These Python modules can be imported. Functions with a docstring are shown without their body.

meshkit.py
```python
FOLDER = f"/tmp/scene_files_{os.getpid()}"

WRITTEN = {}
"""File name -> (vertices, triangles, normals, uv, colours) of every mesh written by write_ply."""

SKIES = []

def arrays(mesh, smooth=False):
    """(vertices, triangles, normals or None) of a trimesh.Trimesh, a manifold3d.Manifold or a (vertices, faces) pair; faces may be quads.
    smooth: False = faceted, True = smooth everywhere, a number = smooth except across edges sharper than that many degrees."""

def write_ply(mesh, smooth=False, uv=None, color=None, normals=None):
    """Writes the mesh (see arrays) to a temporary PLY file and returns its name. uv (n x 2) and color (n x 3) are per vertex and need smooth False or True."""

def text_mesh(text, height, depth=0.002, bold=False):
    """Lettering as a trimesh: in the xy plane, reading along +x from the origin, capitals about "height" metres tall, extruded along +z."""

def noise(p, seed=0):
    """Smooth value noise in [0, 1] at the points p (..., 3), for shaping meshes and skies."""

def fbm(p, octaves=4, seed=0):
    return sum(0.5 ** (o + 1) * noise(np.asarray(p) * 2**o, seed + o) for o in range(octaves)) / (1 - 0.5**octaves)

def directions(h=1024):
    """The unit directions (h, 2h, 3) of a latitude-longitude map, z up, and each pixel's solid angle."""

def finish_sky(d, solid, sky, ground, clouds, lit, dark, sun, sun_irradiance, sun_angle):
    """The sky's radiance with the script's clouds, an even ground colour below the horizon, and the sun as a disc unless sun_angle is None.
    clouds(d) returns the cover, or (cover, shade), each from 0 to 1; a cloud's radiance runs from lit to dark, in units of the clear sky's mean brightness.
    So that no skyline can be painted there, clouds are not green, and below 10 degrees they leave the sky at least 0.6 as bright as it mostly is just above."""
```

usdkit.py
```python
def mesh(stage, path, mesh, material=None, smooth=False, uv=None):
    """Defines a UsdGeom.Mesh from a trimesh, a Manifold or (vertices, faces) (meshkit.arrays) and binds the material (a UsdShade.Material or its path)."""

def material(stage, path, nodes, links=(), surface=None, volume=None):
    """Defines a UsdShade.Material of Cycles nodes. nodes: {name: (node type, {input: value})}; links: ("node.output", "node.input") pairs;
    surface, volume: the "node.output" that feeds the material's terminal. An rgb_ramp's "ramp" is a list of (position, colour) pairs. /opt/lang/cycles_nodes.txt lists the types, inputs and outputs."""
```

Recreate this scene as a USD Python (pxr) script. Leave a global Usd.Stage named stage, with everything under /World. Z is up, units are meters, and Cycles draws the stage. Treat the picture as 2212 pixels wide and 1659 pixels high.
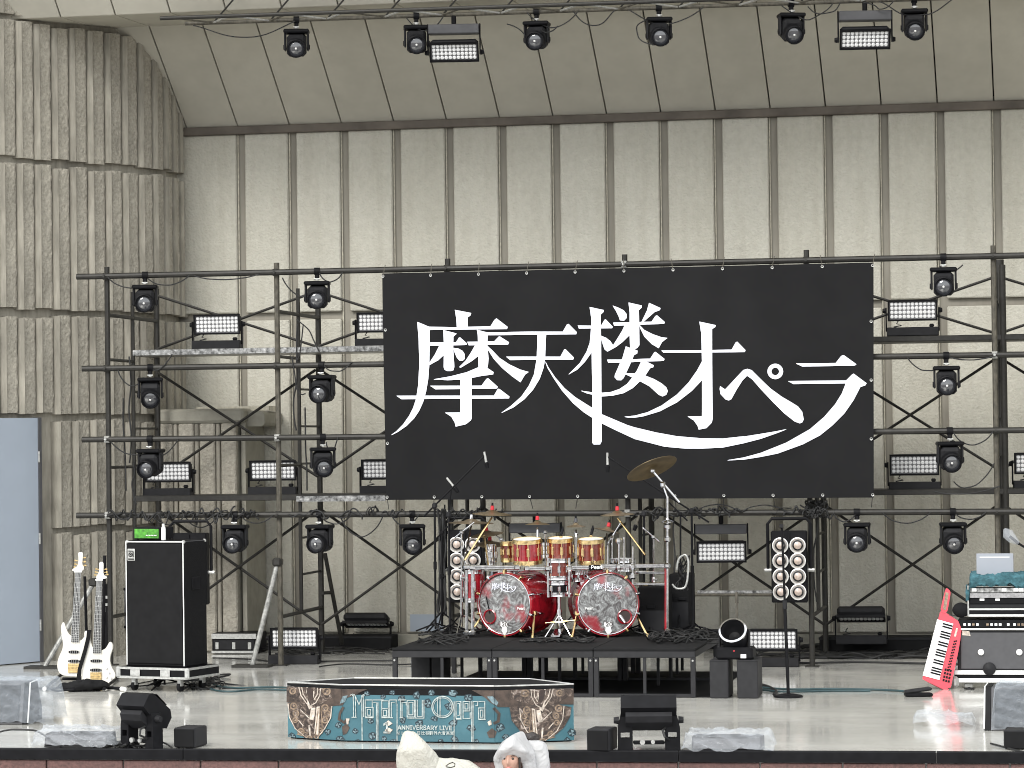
import math, random
import numpy as np, trimesh, manifold3d, usdkit, meshkit
from pxr import Gf, Sdf, Usd, UsdGeom, UsdLux, UsdShade
from shapely.geometry import Polygon
from shapely.ops import unary_union

random.seed(7)
RNG = np.random.default_rng(7)
stage = Usd.Stage.CreateInMemory()
UsdGeom.SetStageUpAxis(stage, UsdGeom.Tokens.z)
UsdGeom.SetStageMetersPerUnit(stage, 1.0)
UsdGeom.Xform.Define(stage, '/World')
V = lambda *a: np.array(a, float)

# ------------------------------------------------------------------ camera
W0, H0, FP = 2212.0, 1659.0, 6300.0          # measuring grid of the photograph, focal length in its units
YAW, PITCH, ROLL = math.radians(10.7), math.radians(1.1), 0.0125
CAM = V(6.26, -33.11, 2.38)
_r0 = V(math.cos(YAW), math.sin(YAW), 0)
FW = V(-math.sin(YAW) * math.cos(PITCH), math.cos(YAW) * math.cos(PITCH), math.sin(PITCH))
_u0 = np.cross(_r0, FW)
RT = _r0 * math.cos(ROLL) - _u0 * math.sin(ROLL)
UP = _u0 * math.cos(ROLL) + _r0 * math.sin(ROLL)
EXPOSURE, SKY, SUN = 0.88, 0.12, 0.36
SUN_AZ, SUN_EL = math.radians(200), math.radians(38)     # azimuth from +y towards +x of the sun's direction
cam = UsdGeom.Camera.Define(stage, '/World/camera')
cam.CreateFocalLengthAttr(36.0 * FP / W0)
cam.CreateHorizontalApertureAttr(36.0)
cam.CreateVerticalApertureAttr(27.0)
cam.CreateClippingRangeAttr(Gf.Vec2f(0.1, 4000))
cam.CreateExposureAttr(EXPOSURE)
m = np.eye(4); m[0, :3], m[1, :3], m[2, :3], m[3, :3] = RT, UP, -FW, CAM
UsdGeom.Xformable(cam).AddTransformOp().Set(Gf.Matrix4d(m.tolist()))

# ------------------------------------------------------------------ sky and sun (overcast)
dome = UsdLux.DomeLight.Define(stage, '/World/sky')
dome.GetPrim().SetCustomDataByKey('kind', 'structure')
sky = usdkit.material(stage, '/World/Looks/sky', {
    's': ('sky_texture', {'sky_type': 'single_scattering', 'sun_disc': False, 'sun_elevation': SUN_EL, 'sun_rotation': SUN_AZ}),
    'g': ('texture_coordinate', {}), 'mp': ('mapping', {'scale': (1.5, 1.5, 4.0)}),
    'n': ('noise_texture', {'scale': 1.6, 'detail': 5.0, 'roughness': 0.55}),
    'r': ('rgb_ramp', {'ramp': [(0.25, (7.6, 7.9, 8.3)), (0.75, (11.5, 11.6, 11.6))]}),
    'mx': ('mix', {'fac': 0.93}), 'b': ('background_shader', {'strength': SKY})},
    [('g.generated', 'mp.vector'), ('mp.vector', 'n.vector'), ('n.fac', 'r.fac'), ('s.color', 'mx.color1'), ('r.color', 'mx.color2'), ('mx.color', 'b.color')], surface='b.background')
UsdShade.MaterialBindingAPI.Apply(dome.GetPrim()).Bind(sky)
sun = UsdLux.DistantLight.Define(stage, '/World/sun')
sun.CreateNormalizeAttr(True); sun.CreateIntensityAttr(SUN); sun.CreateAngleAttr(25.0); sun.CreateColorAttr(Gf.Vec3f(1.0, 0.97, 0.92))
_sd = V(math.sin(SUN_AZ) * math.cos(SUN_EL), math.cos(SUN_AZ) * math.cos(SUN_EL), math.sin(SUN_EL))
_z = _sd; _x = np.cross(V(0, 0, 1), _z); _x /= np.linalg.norm(_x); _y = np.cross(_z, _x)
m = np.eye(4); m[0, :3], m[1, :3], m[2, :3] = _x, _y, _z
UsdGeom.Xformable(sun).AddTransformOp().Set(Gf.Matrix4d(m.tolist()))
sun.GetPrim().SetCustomDataByKey('kind', 'structure')

# ------------------------------------------------------------------ from a place in the photograph to a place in the world
def ray(u, v):
    return FW + RT * ((u - W0 / 2) / FP) - UP * ((v - H0 / 2) / FP)
def Y(u, v, y):
    d = ray(u, v); return CAM + d * ((y - CAM[1]) / d[1])
def Z(u, v, z=0.0):
    d = ray(u, v); return CAM + d * ((z - CAM[2]) / d[2])
def PL(u, v, p, n):
    d = ray(u, v); return CAM + d * (np.dot(np.asarray(p) - CAM, n) / np.dot(d, n))
def AT(u, v, dist):
    return CAM + ray(u, v) * dist
def ppm(p):                                   # measuring-grid units per metre at a point
    return FP / np.dot(np.asarray(p) - CAM, FW)
def XY(p):                                    # project (for checks only)
    q = np.asarray(p) - CAM; d = q @ FW
    return W0 / 2 + FP * (q @ RT) / d, H0 / 2 - FP * (q @ UP) / d

# ------------------------------------------------------------------ materials
def mat(name, color, rough=0.6, metal=0.0, var=0.12, scale=6.0, bump=0.0, bscale=60.0, spec=0.5, var2=0.0, scale2=1.2, coat=0.0, stretch=None, dist=0.01, **kw):
    c = np.array(color, float)
    n = {'g': ('geometry', {}), 'n': ('noise_texture', {'scale': scale, 'detail': 5.0, 'roughness': 0.6}),
         'r': ('rgb_ramp', {'ramp': [(0.3, tuple(c * (1 - var))), (0.7, tuple(np.minimum(c * (1 + var), 0.95)))]}),
         'p': ('principled_bsdf', {'roughness': rough, 'metallic': metal, 'specular_ior_level': spec, 'coat_weight': coat, **kw})}
    l = [('n.fac', 'r.fac')]
    if stretch:
        n['mp'] = ('mapping', {'scale': tuple(stretch)})
        l += [('g.position', 'mp.vector'), ('mp.vector', 'n.vector')]
    else:
        l += [('g.position', 'n.vector')]
    out = 'r.color'
    if var2:
        n['n2'] = ('noise_texture', {'scale': scale2, 'detail': 4.0}); n['r2'] = ('rgb_ramp', {'ramp': [(0.3, (1 - var2,) * 3), (0.7, (1.0,) * 3)]})
        n['m'] = ('mix', {'mix_type': 'multiply', 'fac': 1.0})
        l += [('g.position', 'n2.vector'), ('n2.fac', 'r2.fac'), ('r.color', 'm.color1'), ('r2.color', 'm.color2')]
        out = 'm.color'
    l.append((out, 'p.base_color'))
    if bump:
        n['bn'] = ('noise_texture', {'scale': bscale, 'detail': 4.0, 'roughness': 0.6}); n['b'] = ('bump', {'strength': bump, 'distance': dist})
        l += [('g.position', 'bn.vector'), ('bn.fac', 'b.height'), ('b.normal', 'p.normal')]
    return usdkit.material(stage, '/World/Looks/' + name, n, l, surface='p.BSDF')

M = {}
M['panel'] = usdkit.material(stage, '/World/Looks/panel', {
    'g': ('geometry', {}), 'n': ('noise_texture', {'scale': 14.0, 'detail': 5.0, 'roughness': 0.6}), 'r': ('rgb_ramp', {'ramp': [(0.3, (0.555, 0.538, 0.470)), (0.7, (0.635, 0.617, 0.543))]}),
    'mp': ('mapping', {'scale': (5.0, 5.0, 0.45)}), 'n2': ('noise_texture', {'scale': 1.0, 'detail': 5.0, 'roughness': 0.65}), 'r2': ('rgb_ramp', {'ramp': [(0.28, (0.80, 0.78, 0.75)), (0.55, (1, 1, 1))]}),
    'n3': ('noise_texture', {'scale': 0.7, 'detail': 3.0}), 'r3': ('rgb_ramp', {'ramp': [(0.3, (0.90, 0.90, 0.89)), (0.7, (1, 1, 1))]}),
    'oi': ('object_info', {}), 'r4': ('rgb_ramp', {'ramp': [(0.0, (0.93, 0.925, 0.91)), (1.0, (1, 1, 1))]}),
    'm1': ('mix', {'mix_type': 'multiply', 'fac': 0.55}), 'm2': ('mix', {'mix_type': 'multiply', 'fac': 1.0}), 'm3': ('mix', {'mix_type': 'multiply', 'fac': 1.0}),
    'bn': ('noise_texture', {'scale': 34.0, 'detail': 4.0}), 'b': ('bump', {'strength': 0.8, 'distance': 0.02}), 'p': ('principled_bsdf', {'roughness': 0.9, 'specular_ior_level': 0.2})},
    [('g.position', 'n.vector'), ('n.fac', 'r.fac'), ('g.position', 'mp.vector'), ('mp.vector', 'n2.vector'), ('n2.fac', 'r2.fac'), ('g.position', 'n3.vector'), ('n3.fac', 'r3.fac'), ('oi.random', 'r4.fac'),
     ('r.color', 'm1.color1'), ('r2.color', 'm1.color2'), ('m1.color', 'm2.color1'), ('r3.color', 'm2.color2'), ('m2.color', 'm3.color1'), ('r4.color', 'm3.color2'), ('m3.color', 'p.base_color'),
     ('g.position', 'bn.vector'), ('bn.fac', 'b.height'), ('b.normal', 'p.normal')], surface='p.BSDF')
M['wall_gap'] = mat('wall_gap', (0.315, 0.295, 0.25), 0.85, var=0.12, scale=3, var2=0.15, spec=0.2, stretch=(3, 3, 0.5))
M['trim'] = mat('trim', (0.52, 0.49, 0.40), 0.6, var=0.25, scale=20)
M['trim_dark'] = mat('trim_dark', (0.30, 0.28, 0.235), 0.7, var=0.25, scale=9)
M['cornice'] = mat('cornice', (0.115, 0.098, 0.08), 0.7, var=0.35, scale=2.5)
M['ceiling'] = mat('ceiling', (0.51, 0.487, 0.415), 0.85, var=0.05, scale=4, bump=0.2, bscale=25, var2=0.10, scale2=0.8, spec=0.2)
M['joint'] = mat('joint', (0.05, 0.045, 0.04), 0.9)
M['rough_concrete'] = mat('rough_concrete', (0.44, 0.41, 0.345), 0.95, var=0.18, scale=28, bump=0.6, bscale=22, var2=0.30, scale2=1.6, spec=0.15, dist=0.05)
M['smooth_concrete'] = mat('smooth_concrete', (0.385, 0.36, 0.302), 0.85, var=0.22, scale=9, bump=0.3, bscale=30, var2=0.35, scale2=1.8, spec=0.2, stretch=(2, 2, 0.35))
M['concrete'] = mat('concrete', (0.36, 0.345, 0.29), 0.85, var=0.1, scale=9, bump=0.3, bscale=40, var2=0.18, scale2=2, spec=0.2)
M['floor'] = usdkit.material(stage, '/World/Looks/floor', {
    'g': ('geometry', {}), 'mp': ('mapping', {'scale': (0.5, 2.2, 1)}), 'n': ('noise_texture', {'scale': 1.3, 'detail': 6.0, 'roughness': 0.6}),
    'r': ('rgb_ramp', {'ramp': [(0.28, (0.31, 0.304, 0.274)), (0.45, (0.415, 0.406, 0.37)), (0.7, (0.495, 0.484, 0.443))]}),
    'n2': ('noise_texture', {'scale': 0.8, 'detail': 4.0}), 'rr': ('rgb_ramp', {'ramp': [(0.35, (0.05,) * 3), (0.65, (0.26,) * 3)]}),
    'bn': ('noise_texture', {'scale': 7.0, 'detail': 3.0}), 'b': ('bump', {'strength': 0.10, 'distance': 0.01}),
    'n4': ('noise_texture', {'scale': 5.0, 'detail': 8.0, 'roughness': 0.75, 'distortion': 1.5}), 'r4': ('rgb_ramp', {'ramp': [(0.60, (1, 1, 1)), (0.70, (0.74, 0.73, 0.71))]}), 'm4': ('mix', {'mix_type': 'multiply', 'fac': 0.8}),
    'p': ('principled_bsdf', {'specular_ior_level': 0.6, 'coat_weight': 0.35, 'coat_roughness': 0.09})},
    [('g.position', 'mp.vector'), ('mp.vector', 'n.vector'), ('n.fac', 'r.fac'), ('g.position', 'n4.vector'), ('n4.fac', 'r4.fac'), ('r.color', 'm4.color1'), ('r4.color', 'm4.color2'), ('m4.color', 'p.base_color'), ('g.position', 'n2.vector'), ('n2.fac', 'rr.fac'),
     ('rr.color', 'p.roughness'), ('mp.vector', 'bn.vector'), ('bn.fac', 'b.height'), ('b.normal', 'p.normal')], surface='p.BSDF')
M['paving'] = mat('paving', (0.22, 0.21, 0.20), 0.9, var=0.2, scale=2)
M['granite'] = mat('granite', (0.125, 0.062, 0.054), 0.6, var=0.45, scale=55, var2=0.3, scale2=2.5)
M['door'] = mat('door', (0.33, 0.375, 0.435), 0.5, var=0.03, scale=2)
M['steel_dark'] = mat('steel_dark', (0.021, 0.0195, 0.016), 0.55, metal=0.15, var=0.4, scale=30, var2=0.3, scale2=5)
M['steel_worn'] = mat('steel_worn', (0.075, 0.068, 0.052), 0.6, metal=0.2, var=0.55, scale=26, stretch=(1, 1, 0.5))
M['steel_bright'] = mat('steel_bright', (0.42, 0.42, 0.40), 0.38, metal=0.5, var=0.25, scale=30)
M['foil'] = mat('foil', (0.27, 0.27, 0.265), 0.35, metal=0.5, var=0.9, scale=22, bump=0.8, bscale=30)
M['black'] = mat('black', (0.0075, 0.0075, 0.0085), 0.5, var=0.3, scale=12, spec=0.11)
M['black_matte'] = mat('black_matte', (0.012, 0.012, 0.0125), 0.85, var=0.15, scale=10, spec=0.1)
M['charcoal'] = mat('charcoal', (0.018, 0.018, 0.0195), 0.55, var=0.2, scale=12, spec=0.16)
M['grey_case'] = mat('grey_case', (0.062, 0.062, 0.066), 0.6, var=0.12, scale=12)
M['tolex'] = mat('tolex', (0.009, 0.009, 0.0095), 0.8, var=0.12, scale=20, bump=0.5, bscale=200, spec=0.12)
M['banner'] = mat('banner', (0.0125, 0.0125, 0.0132), 0.8, var=0.10, scale=3, var2=0.2, spec=0.13, bump=0.12, bscale=3)
M['banner_print'] = mat('banner_print', (0.80, 0.81, 0.88), 0.8, var=0.02, scale=3, spec=0.2)
M['white'] = mat('white', (0.78, 0.78, 0.76), 0.4, var=0.04)
M['cable'] = mat('cable', (0.009, 0.009, 0.009), 0.6)
M['cable_teal'] = mat('cable_teal', (0.02, 0.05, 0.056), 0.55, var=0.3)
M['chrome'] = mat('chrome', (0.62, 0.62, 0.63), 0.13, metal=1.0, var=0.35, scale=25)
M['gold'] = mat('gold', (0.80, 0.60, 0.30), 0.24, metal=1.0, var=0.15, scale=25)
M['lens'] = mat('lens', (0.035, 0.036, 0.04), 0.08, coat=1.0, var=0.2, spec=0.8)
M['led'] = mat('led', (0.74, 0.74, 0.74), 0.25, var=0.06, scale=30, coat=0.6)
M['led_gap'] = mat('led_gap', (0.13, 0.13, 0.135), 0.5)
M['reflector'] = mat('reflector', (0.74, 0.73, 0.70), 0.34, metal=0.35, var=0.15, scale=25)
M['bulb_warm'] = mat('bulb_warm', (0.74, 0.60, 0.51), 0.2, coat=0.8, var=0.1, scale=40)
M['red_shell'] = mat('red_shell', (0.22, 0.006, 0.012), 0.14, var=0.5, scale=9, coat=1.0)
M['red_wood'] = mat('red_wood', (0.125, 0.016, 0.008), 0.18, var=0.5, scale=12, coat=1.0)
M['felt_red'] = mat('felt_red', (0.5, 0.03, 0.04), 0.8)
M['bronze'] = mat('bronze', (0.22, 0.165, 0.09), 0.42, metal=0.8, var=0.35, scale=6)
M['bronze_dark'] = mat('bronze_dark', (0.17, 0.13, 0.08), 0.5, metal=0.6, var=0.4, scale=5)
M['drum_head'] = usdkit.material(stage, '/World/Looks/drum_head', {
    'g': ('geometry', {}), 'n': ('noise_texture', {'scale': 8.5, 'detail': 8.0, 'roughness': 0.66, 'distortion': 3.4}),
    'r': ('rgb_ramp', {'ramp': [(0.30, (0.022, 0.016, 0.016)), (0.43, (0.085, 0.08, 0.08)), (0.54, (0.20, 0.203, 0.20)), (0.63, (0.36, 0.375, 0.37)), (0.72, (0.66, 0.69, 0.69))]}),
    'n2': ('noise_texture', {'scale': 5.0, 'detail': 3.0}), 'r2': ('rgb_ramp', {'ramp': [(0.56, (0,) * 3), (0.68, (0.85,) * 3)]}), 'mx': ('mix', {'color2': (0.28, 0.02, 0.03)}),
    'p': ('principled_bsdf', {'roughness': 0.22, 'coat_weight': 0.6})},
    [('g.position', 'n.vector'), ('n.fac', 'r.fac'), ('g.position', 'n2.vector'), ('n2.fac', 'r2.fac'), ('r2.color', 'mx.fac'), ('r.color', 'mx.color1'), ('mx.color', 'p.base_color')], surface='p.BSDF')
M['deck_top'] = mat('deck_top', (0.010, 0.010, 0.0105), 0.8, var=0.3, scale=6, spec=0.15)
M['deck_frame'] = mat('deck_frame', (0.020, 0.020, 0.0215), 0.55, var=0.2, scale=14, spec=0.25)
M['teal_print'] = usdkit.material(stage, '/World/Looks/teal_print', {
    'g': ('geometry', {}), 'n': ('noise_texture', {'scale': 2.6, 'detail': 4.0}), 'r': ('rgb_ramp', {'ramp': [(0.3, (0.022, 0.082, 0.105)), (0.7, (0.055, 0.150, 0.182))]}),
    'bn': ('noise_texture', {'scale': 9.0, 'detail': 2.0}), 'b': ('bump', {'strength': 0.25, 'distance': 0.02}),
    'p': ('principled_bsdf', {'roughness': 0.42})},
    [('g.position', 'n.vector'), ('n.fac', 'r.fac'), ('r.color', 'p.base_color'), ('g.position', 'bn.vector'), ('bn.fac', 'b.height'), ('b.normal', 'p.normal')], surface='p.BSDF')
def flat(name, c, rough=0.45, **k):
    M[name] = mat(name, c, rough, **k)
flat('print_gem', (0.010, 0.024, 0.032), var=0.5, scale=30); flat('print_gem_lit', (0.13, 0.19, 0.21), var=0.5, scale=40)
flat('print_brown', (0.055, 0.038, 0.029), var=0.6, scale=16); flat('print_brown_dark', (0.035, 0.022, 0.018), var=0.4, scale=18)
flat('print_gold', (0.20, 0.145, 0.10), var=0.7, scale=38); flat('print_cream', (0.46, 0.40, 0.34), var=0.55, scale=34); flat('print_line', (0.36, 0.40, 0.385), var=0.45, scale=30)
flat('guitar_white', (0.66, 0.63, 0.565), 0.18, coat=0.8, var=0.03); flat('fingerboard', (0.05, 0.05, 0.05), 0.5); flat('fret', (0.6, 0.6, 0.58), 0.3, metal=0.8)
flat('keytar_red', (0.60, 0.028, 0.050), 0.3, var=0.06, coat=0.5); flat('key_white', (0.85, 0.85, 0.84), 0.3, var=0.02); flat('green_lit', (0.055, 0.24, 0.02), 0.4, var=0.6, scale=30)
flat('laptop', (0.30, 0.32, 0.355), 0.35, metal=0.2, var=0.02); flat('towel', (0.045, 0.125, 0.15), 0.95, var=0.4, scale=30, bump=0.6)
flat('skin', (0.46, 0.275, 0.205), 0.5, var=0.06, scale=20); flat('hair', (0.018, 0.013, 0.011), 0.45, var=0.3, scale=60); flat('lip', (0.45, 0.15, 0.13), 0.4); flat('eye_dark', (0.02, 0.015, 0.012), 0.3)
flat('trousers', (0.05, 0.05, 0.06), 0.8)
M['print_ornate'] = usdkit.material(stage, '/World/Looks/print_ornate', {
    'g': ('geometry', {}), 'n': ('noise_texture', {'scale': 13.0, 'detail': 6.0, 'roughness': 0.65, 'distortion': 2.6}),
    'r': ('rgb_ramp', {'ramp': [(0.32, (0.012, 0.008, 0.007)), (0.47, (0.045, 0.032, 0.026)), (0.57, (0.11, 0.080, 0.062)), (0.66, (0.30, 0.25, 0.22)), (0.76, (0.56, 0.53, 0.50))]}),
    'p': ('principled_bsdf', {'roughness': 0.4})}, [('g.position', 'n.vector'), ('n.fac', 'r.fac'), ('r.color', 'p.base_color')], surface='p.BSDF')
def sheet_mat(name, color, trans, rough=0.22, tr=0.35):
    return usdkit.material(stage, '/World/Looks/' + name, {
        'g': ('geometry', {}), 'bn': ('noise_texture', {'scale': 9.0, 'detail': 5.0, 'roughness': 0.55, 'distortion': 1.2}), 'b': ('bump', {'strength': 0.7, 'distance': 0.04}),
        'p': ('principled_bsdf', {'base_color': color, 'roughness': rough, 'specular_ior_level': 0.6}), 'tl': ('translucent_bsdf', {'color': color}),
        't': ('transparent_bsdf', {}), 'm1': ('mix_closure', {'fac': tr}), 'm2': ('mix_closure', {'fac': trans})},
        [('g.position', 'bn.vector'), ('bn.fac', 'b.height'), ('b.normal', 'p.normal'), ('p.BSDF', 'm1.closure1'), ('tl.BSDF', 'm1.closure2'), ('m1.closure', 'm2.closure1'), ('t.BSDF', 'm2.closure2')], surface='m2.closure')
M['plastic_sheet'] = sheet_mat('plastic_sheet', (0.42, 0.44, 0.46), 0.70, 0.06, 0.12)
M['plastic_thin'] = sheet_mat('plastic_thin', (0.34, 0.37, 0.40), 0.72, 0.12, 0.25)
M['poncho'] = sheet_mat('poncho', (0.60, 0.60, 0.60), 0.05, 0.35, 0.35)
M['poncho_yellow'] = sheet_mat('poncho_yellow', (0.62, 0.61, 0.545), 0.04, 0.35, 0.35)

# ------------------------------------------------------------------ meshes
def frame(z, hint=None):
    z = np.asarray(z, float); z = z / np.linalg.norm(z)
    h = V(0, 0, 1) if hint is None else np.asarray(hint, float)
    if abs(z @ h) > 0.99: h = V(1, 0, 0)
    x = np.cross(h, z); x /= np.linalg.norm(x)
    return x, np.cross(z, x), z
def rot(axis, deg):
    return trimesh.transformations.rotation_matrix(math.radians(deg), axis)[:3, :3]
_BOX = {}
def chamfer_box(s, b):
    key = (tuple(np.round(s, 5)), round(b, 5))
    if key not in _BOX:
        h = np.asarray(s) / 2; pts = []
        for sx in (-1, 1):
            for sy in (-1, 1):
                for sz in (-1, 1):
                    sg = V(sx, sy, sz)
                    for k in range(3):
                        q = h - b; q[k] = h[k]; pts.append(q * sg)
        hull = trimesh.Trimesh(pts).convex_hull
        _BOX[key] = (np.array(hull.vertices), np.array(hull.faces))
    return _BOX[key]
CUBE_V = np.array([[x, y, z] for x in (-.5, .5) for y in (-.5, .5) for z in (-.5, .5)])
CUBE_F = np.array([[0, 1, 3], [0, 3, 2], [4, 6, 7], [4, 7, 5], [0, 4, 5], [0, 5, 1], [2, 3, 7], [2, 7, 6], [0, 2, 6], [0, 6, 4], [1, 5, 7], [1, 7, 3]])
class MB:
    def __init__(s): s.v, s.f, s.n = [], [], 0
    def add(s, v, f):
        v = np.asarray(v, float); s.v.append(v); s.f.append(np.asarray(f, int) + s.n); s.n += len(v); return s
    def box(s, c, size, R=None, b=0.0):
        v, f = (CUBE_V * np.asarray(size, float), CUBE_F) if b <= 0 else chamfer_box(size, b)
        if R is not None: v = v @ np.asarray(R).T
        return s.add(v + np.asarray(c, float), f)
    def bx(s, lo, hi, b=0.0):
        lo, hi = np.asarray(lo, float), np.asarray(hi, float); return s.box((lo + hi) / 2, hi - lo, b=b)
    def cone(s, p, q, r0, r1, n=10, cap=True):
        p, q = np.asarray(p, float), np.asarray(q, float); x, y, z = frame(q - p)
        a = np.arange(n) * 2 * math.pi / n; ring = np.outer(np.cos(a), x) + np.outer(np.sin(a), y)
        v = np.vstack([p + ring * r0, q + ring * r1]); f = []
        for i in range(n):
            j = (i + 1) % n; f += [[i, j, n + j], [i, n + j, n + i]]
        if cap:
            v = np.vstack([v, p, q])
            for i in range(n):
                j = (i + 1) % n; f += [[2 * n, j, i], [2 * n + 1, n + i, n + j]]
        return s.add(v, f)
    def tube(s, p, q, r, n=8): return s.cone(p, q, r, r, n)
    def path(s, pts, r, n=6):
        pts = np.asarray(pts, float); rings = []; m = len(pts)
        rr = np.full(m, r) if np.ndim(r) == 0 else np.asarray(r)
        hint = None
        for i in range(m):
            t = pts[min(i + 1, m - 1)] - pts[max(i - 1, 0)]
            x, y, z = frame(t, hint); hint = y
            a = np.arange(n) * 2 * math.pi / n
            rings.append(pts[i] + (np.outer(np.cos(a), x) + np.outer(np.sin(a), y)) * rr[i])
        f = []
        for i in range(m - 1):
            for k in range(n):
                j = (k + 1) % n; a, b = i * n, (i + 1) * n
                f += [[a + k, a + j, b + j], [a + k, b + j, b + k]]
        v = np.vstack(rings + [pts[:1], pts[-1:]])
        for k in range(n):
            j = (k + 1) % n; f += [[m * n, j, k], [m * n + 1, (m - 1) * n + k, (m - 1) * n + j]]
        return s.add(v, f)
    def lathe(s, prof, o, axis, n=20, close=False):
        """prof: (r, h) points; turned round axis at o."""
        x, y, z = frame(axis); a = np.arange(n) * 2 * math.pi / n
        ring = np.outer(np.cos(a), x) + np.outer(np.sin(a), y)
        v = np.vstack([np.asarray(o) + ring * r + z * h for r, h in prof]); f = []
        m = len(prof)
        for i in range(m if close else m - 1):
            k2 = (i + 1) % m
            for k in range(n):
                j = (k + 1) % n
                f += [[i * n + k, i * n + j, k2 * n + j], [i * n + k, k2 * n + j, k2 * n + k]]
        return s.add(v, f)
    def prism(s, poly, fn, t0, t1):
        """poly: shapely polygon(s) in 2D; fn(x, y, t) -> world."""
        for g in getattr(poly, 'geoms', [poly]):
            if g.is_empty or g.area < 1e-9: continue
            v2, f = trimesh.creation.triangulate_polygon(g, engine='earcut'); f = np.asarray(f)
            a = np.array([fn(x, y, t1) for x, y in v2]); b = np.array([fn(x, y, t0) for x, y in v2])
            n0 = np.cross(a[f[:, 1]] - a[f[:, 0]], a[f[:, 2]] - a[f[:, 0]]).sum(0)
            if n0 @ (a.mean(0) - b.mean(0)) < 0: f = f[:, ::-1]
            s.add(np.vstack([a, b]), np.vstack([f, f[:, ::-1] + len(a)]))
            for rg in [g.exterior, *g.interiors]:
                c = np.array(rg.coords)[:-1]; n = len(c)
                A = np.array([fn(x, y, t1) for x, y in c]); B = np.array([fn(x, y, t0) for x, y in c])
                ff = []
                for i in range(n):
                    j = (i + 1) % n; ff += [[i, n + i, n + j], [i, n + j, j]]
                s.add(np.vstack([A, B]), ff)
        return s
    def tf(s, R=None, t=(0, 0, 0)):
        s.v = [(v @ np.asarray(R).T if R is not None else v) + np.asarray(t) for v in s.v]; return s
    def get(s): return np.vstack(s.v), np.vstack(s.f)

# ------------------------------------------------------------------ objects
USED = {}
def free_name(parent, name):
    k = USED.get((parent, name), 0); USED[(parent, name)] = k + 1
    return name if k == 0 else f'{name}_{k:03d}'
def tag(prim, label=None, cat=None, group=None, kind=None):
    for k, v in (('label', label), ('category', cat), ('group', group), ('kind', kind)):
        if v: prim.SetCustomDataByKey(k, v)
    return prim
BASE = {}
def thing(name, label, cat, loc=(0, 0, 0), rz=0.0, group=None, kind=None, scale=None):
    p = '/World/' + free_name('/World', name)
    x = UsdGeom.Xform.Define(stage, p)
    x.AddTranslateOp().Set(Gf.Vec3d(*map(float, loc))); x.AddRotateZOp().Set(float(rz))
    tag(x.GetPrim(), label, cat, group, kind)
    BASE[p] = np.asarray(loc, float)
    return p
def part(parent, name, mb, material, smooth=30, world=False, label=None, kind=None):
    """one mesh under a thing or a part; world=True: its points are world points (thing unrotated)."""
    v, f = mb.get() if isinstance(mb, MB) else mb
    if world:
        v = v - BASE['/'.join(parent.split('/')[:3])]
    p = parent + '/' + free_name(parent, name)
    pr = usdkit.mesh(stage, p, (v, f), M[material], smooth=smooth).GetPrim()
    tag(pr, label, kind=kind)
    return p
def single(name, mb, material, label=None, cat=None, group=None, kind=None, smooth=30):
    v, f = mb.get() if isinstance(mb, MB) else mb
    p = '/World/' + free_name('/World', name)
    pr = usdkit.mesh(stage, p, (v, f), M[material], smooth=smooth).GetPrim()
    tag(pr, label, cat, group, kind); BASE[p] = np.zeros(3)
    return p
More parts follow.
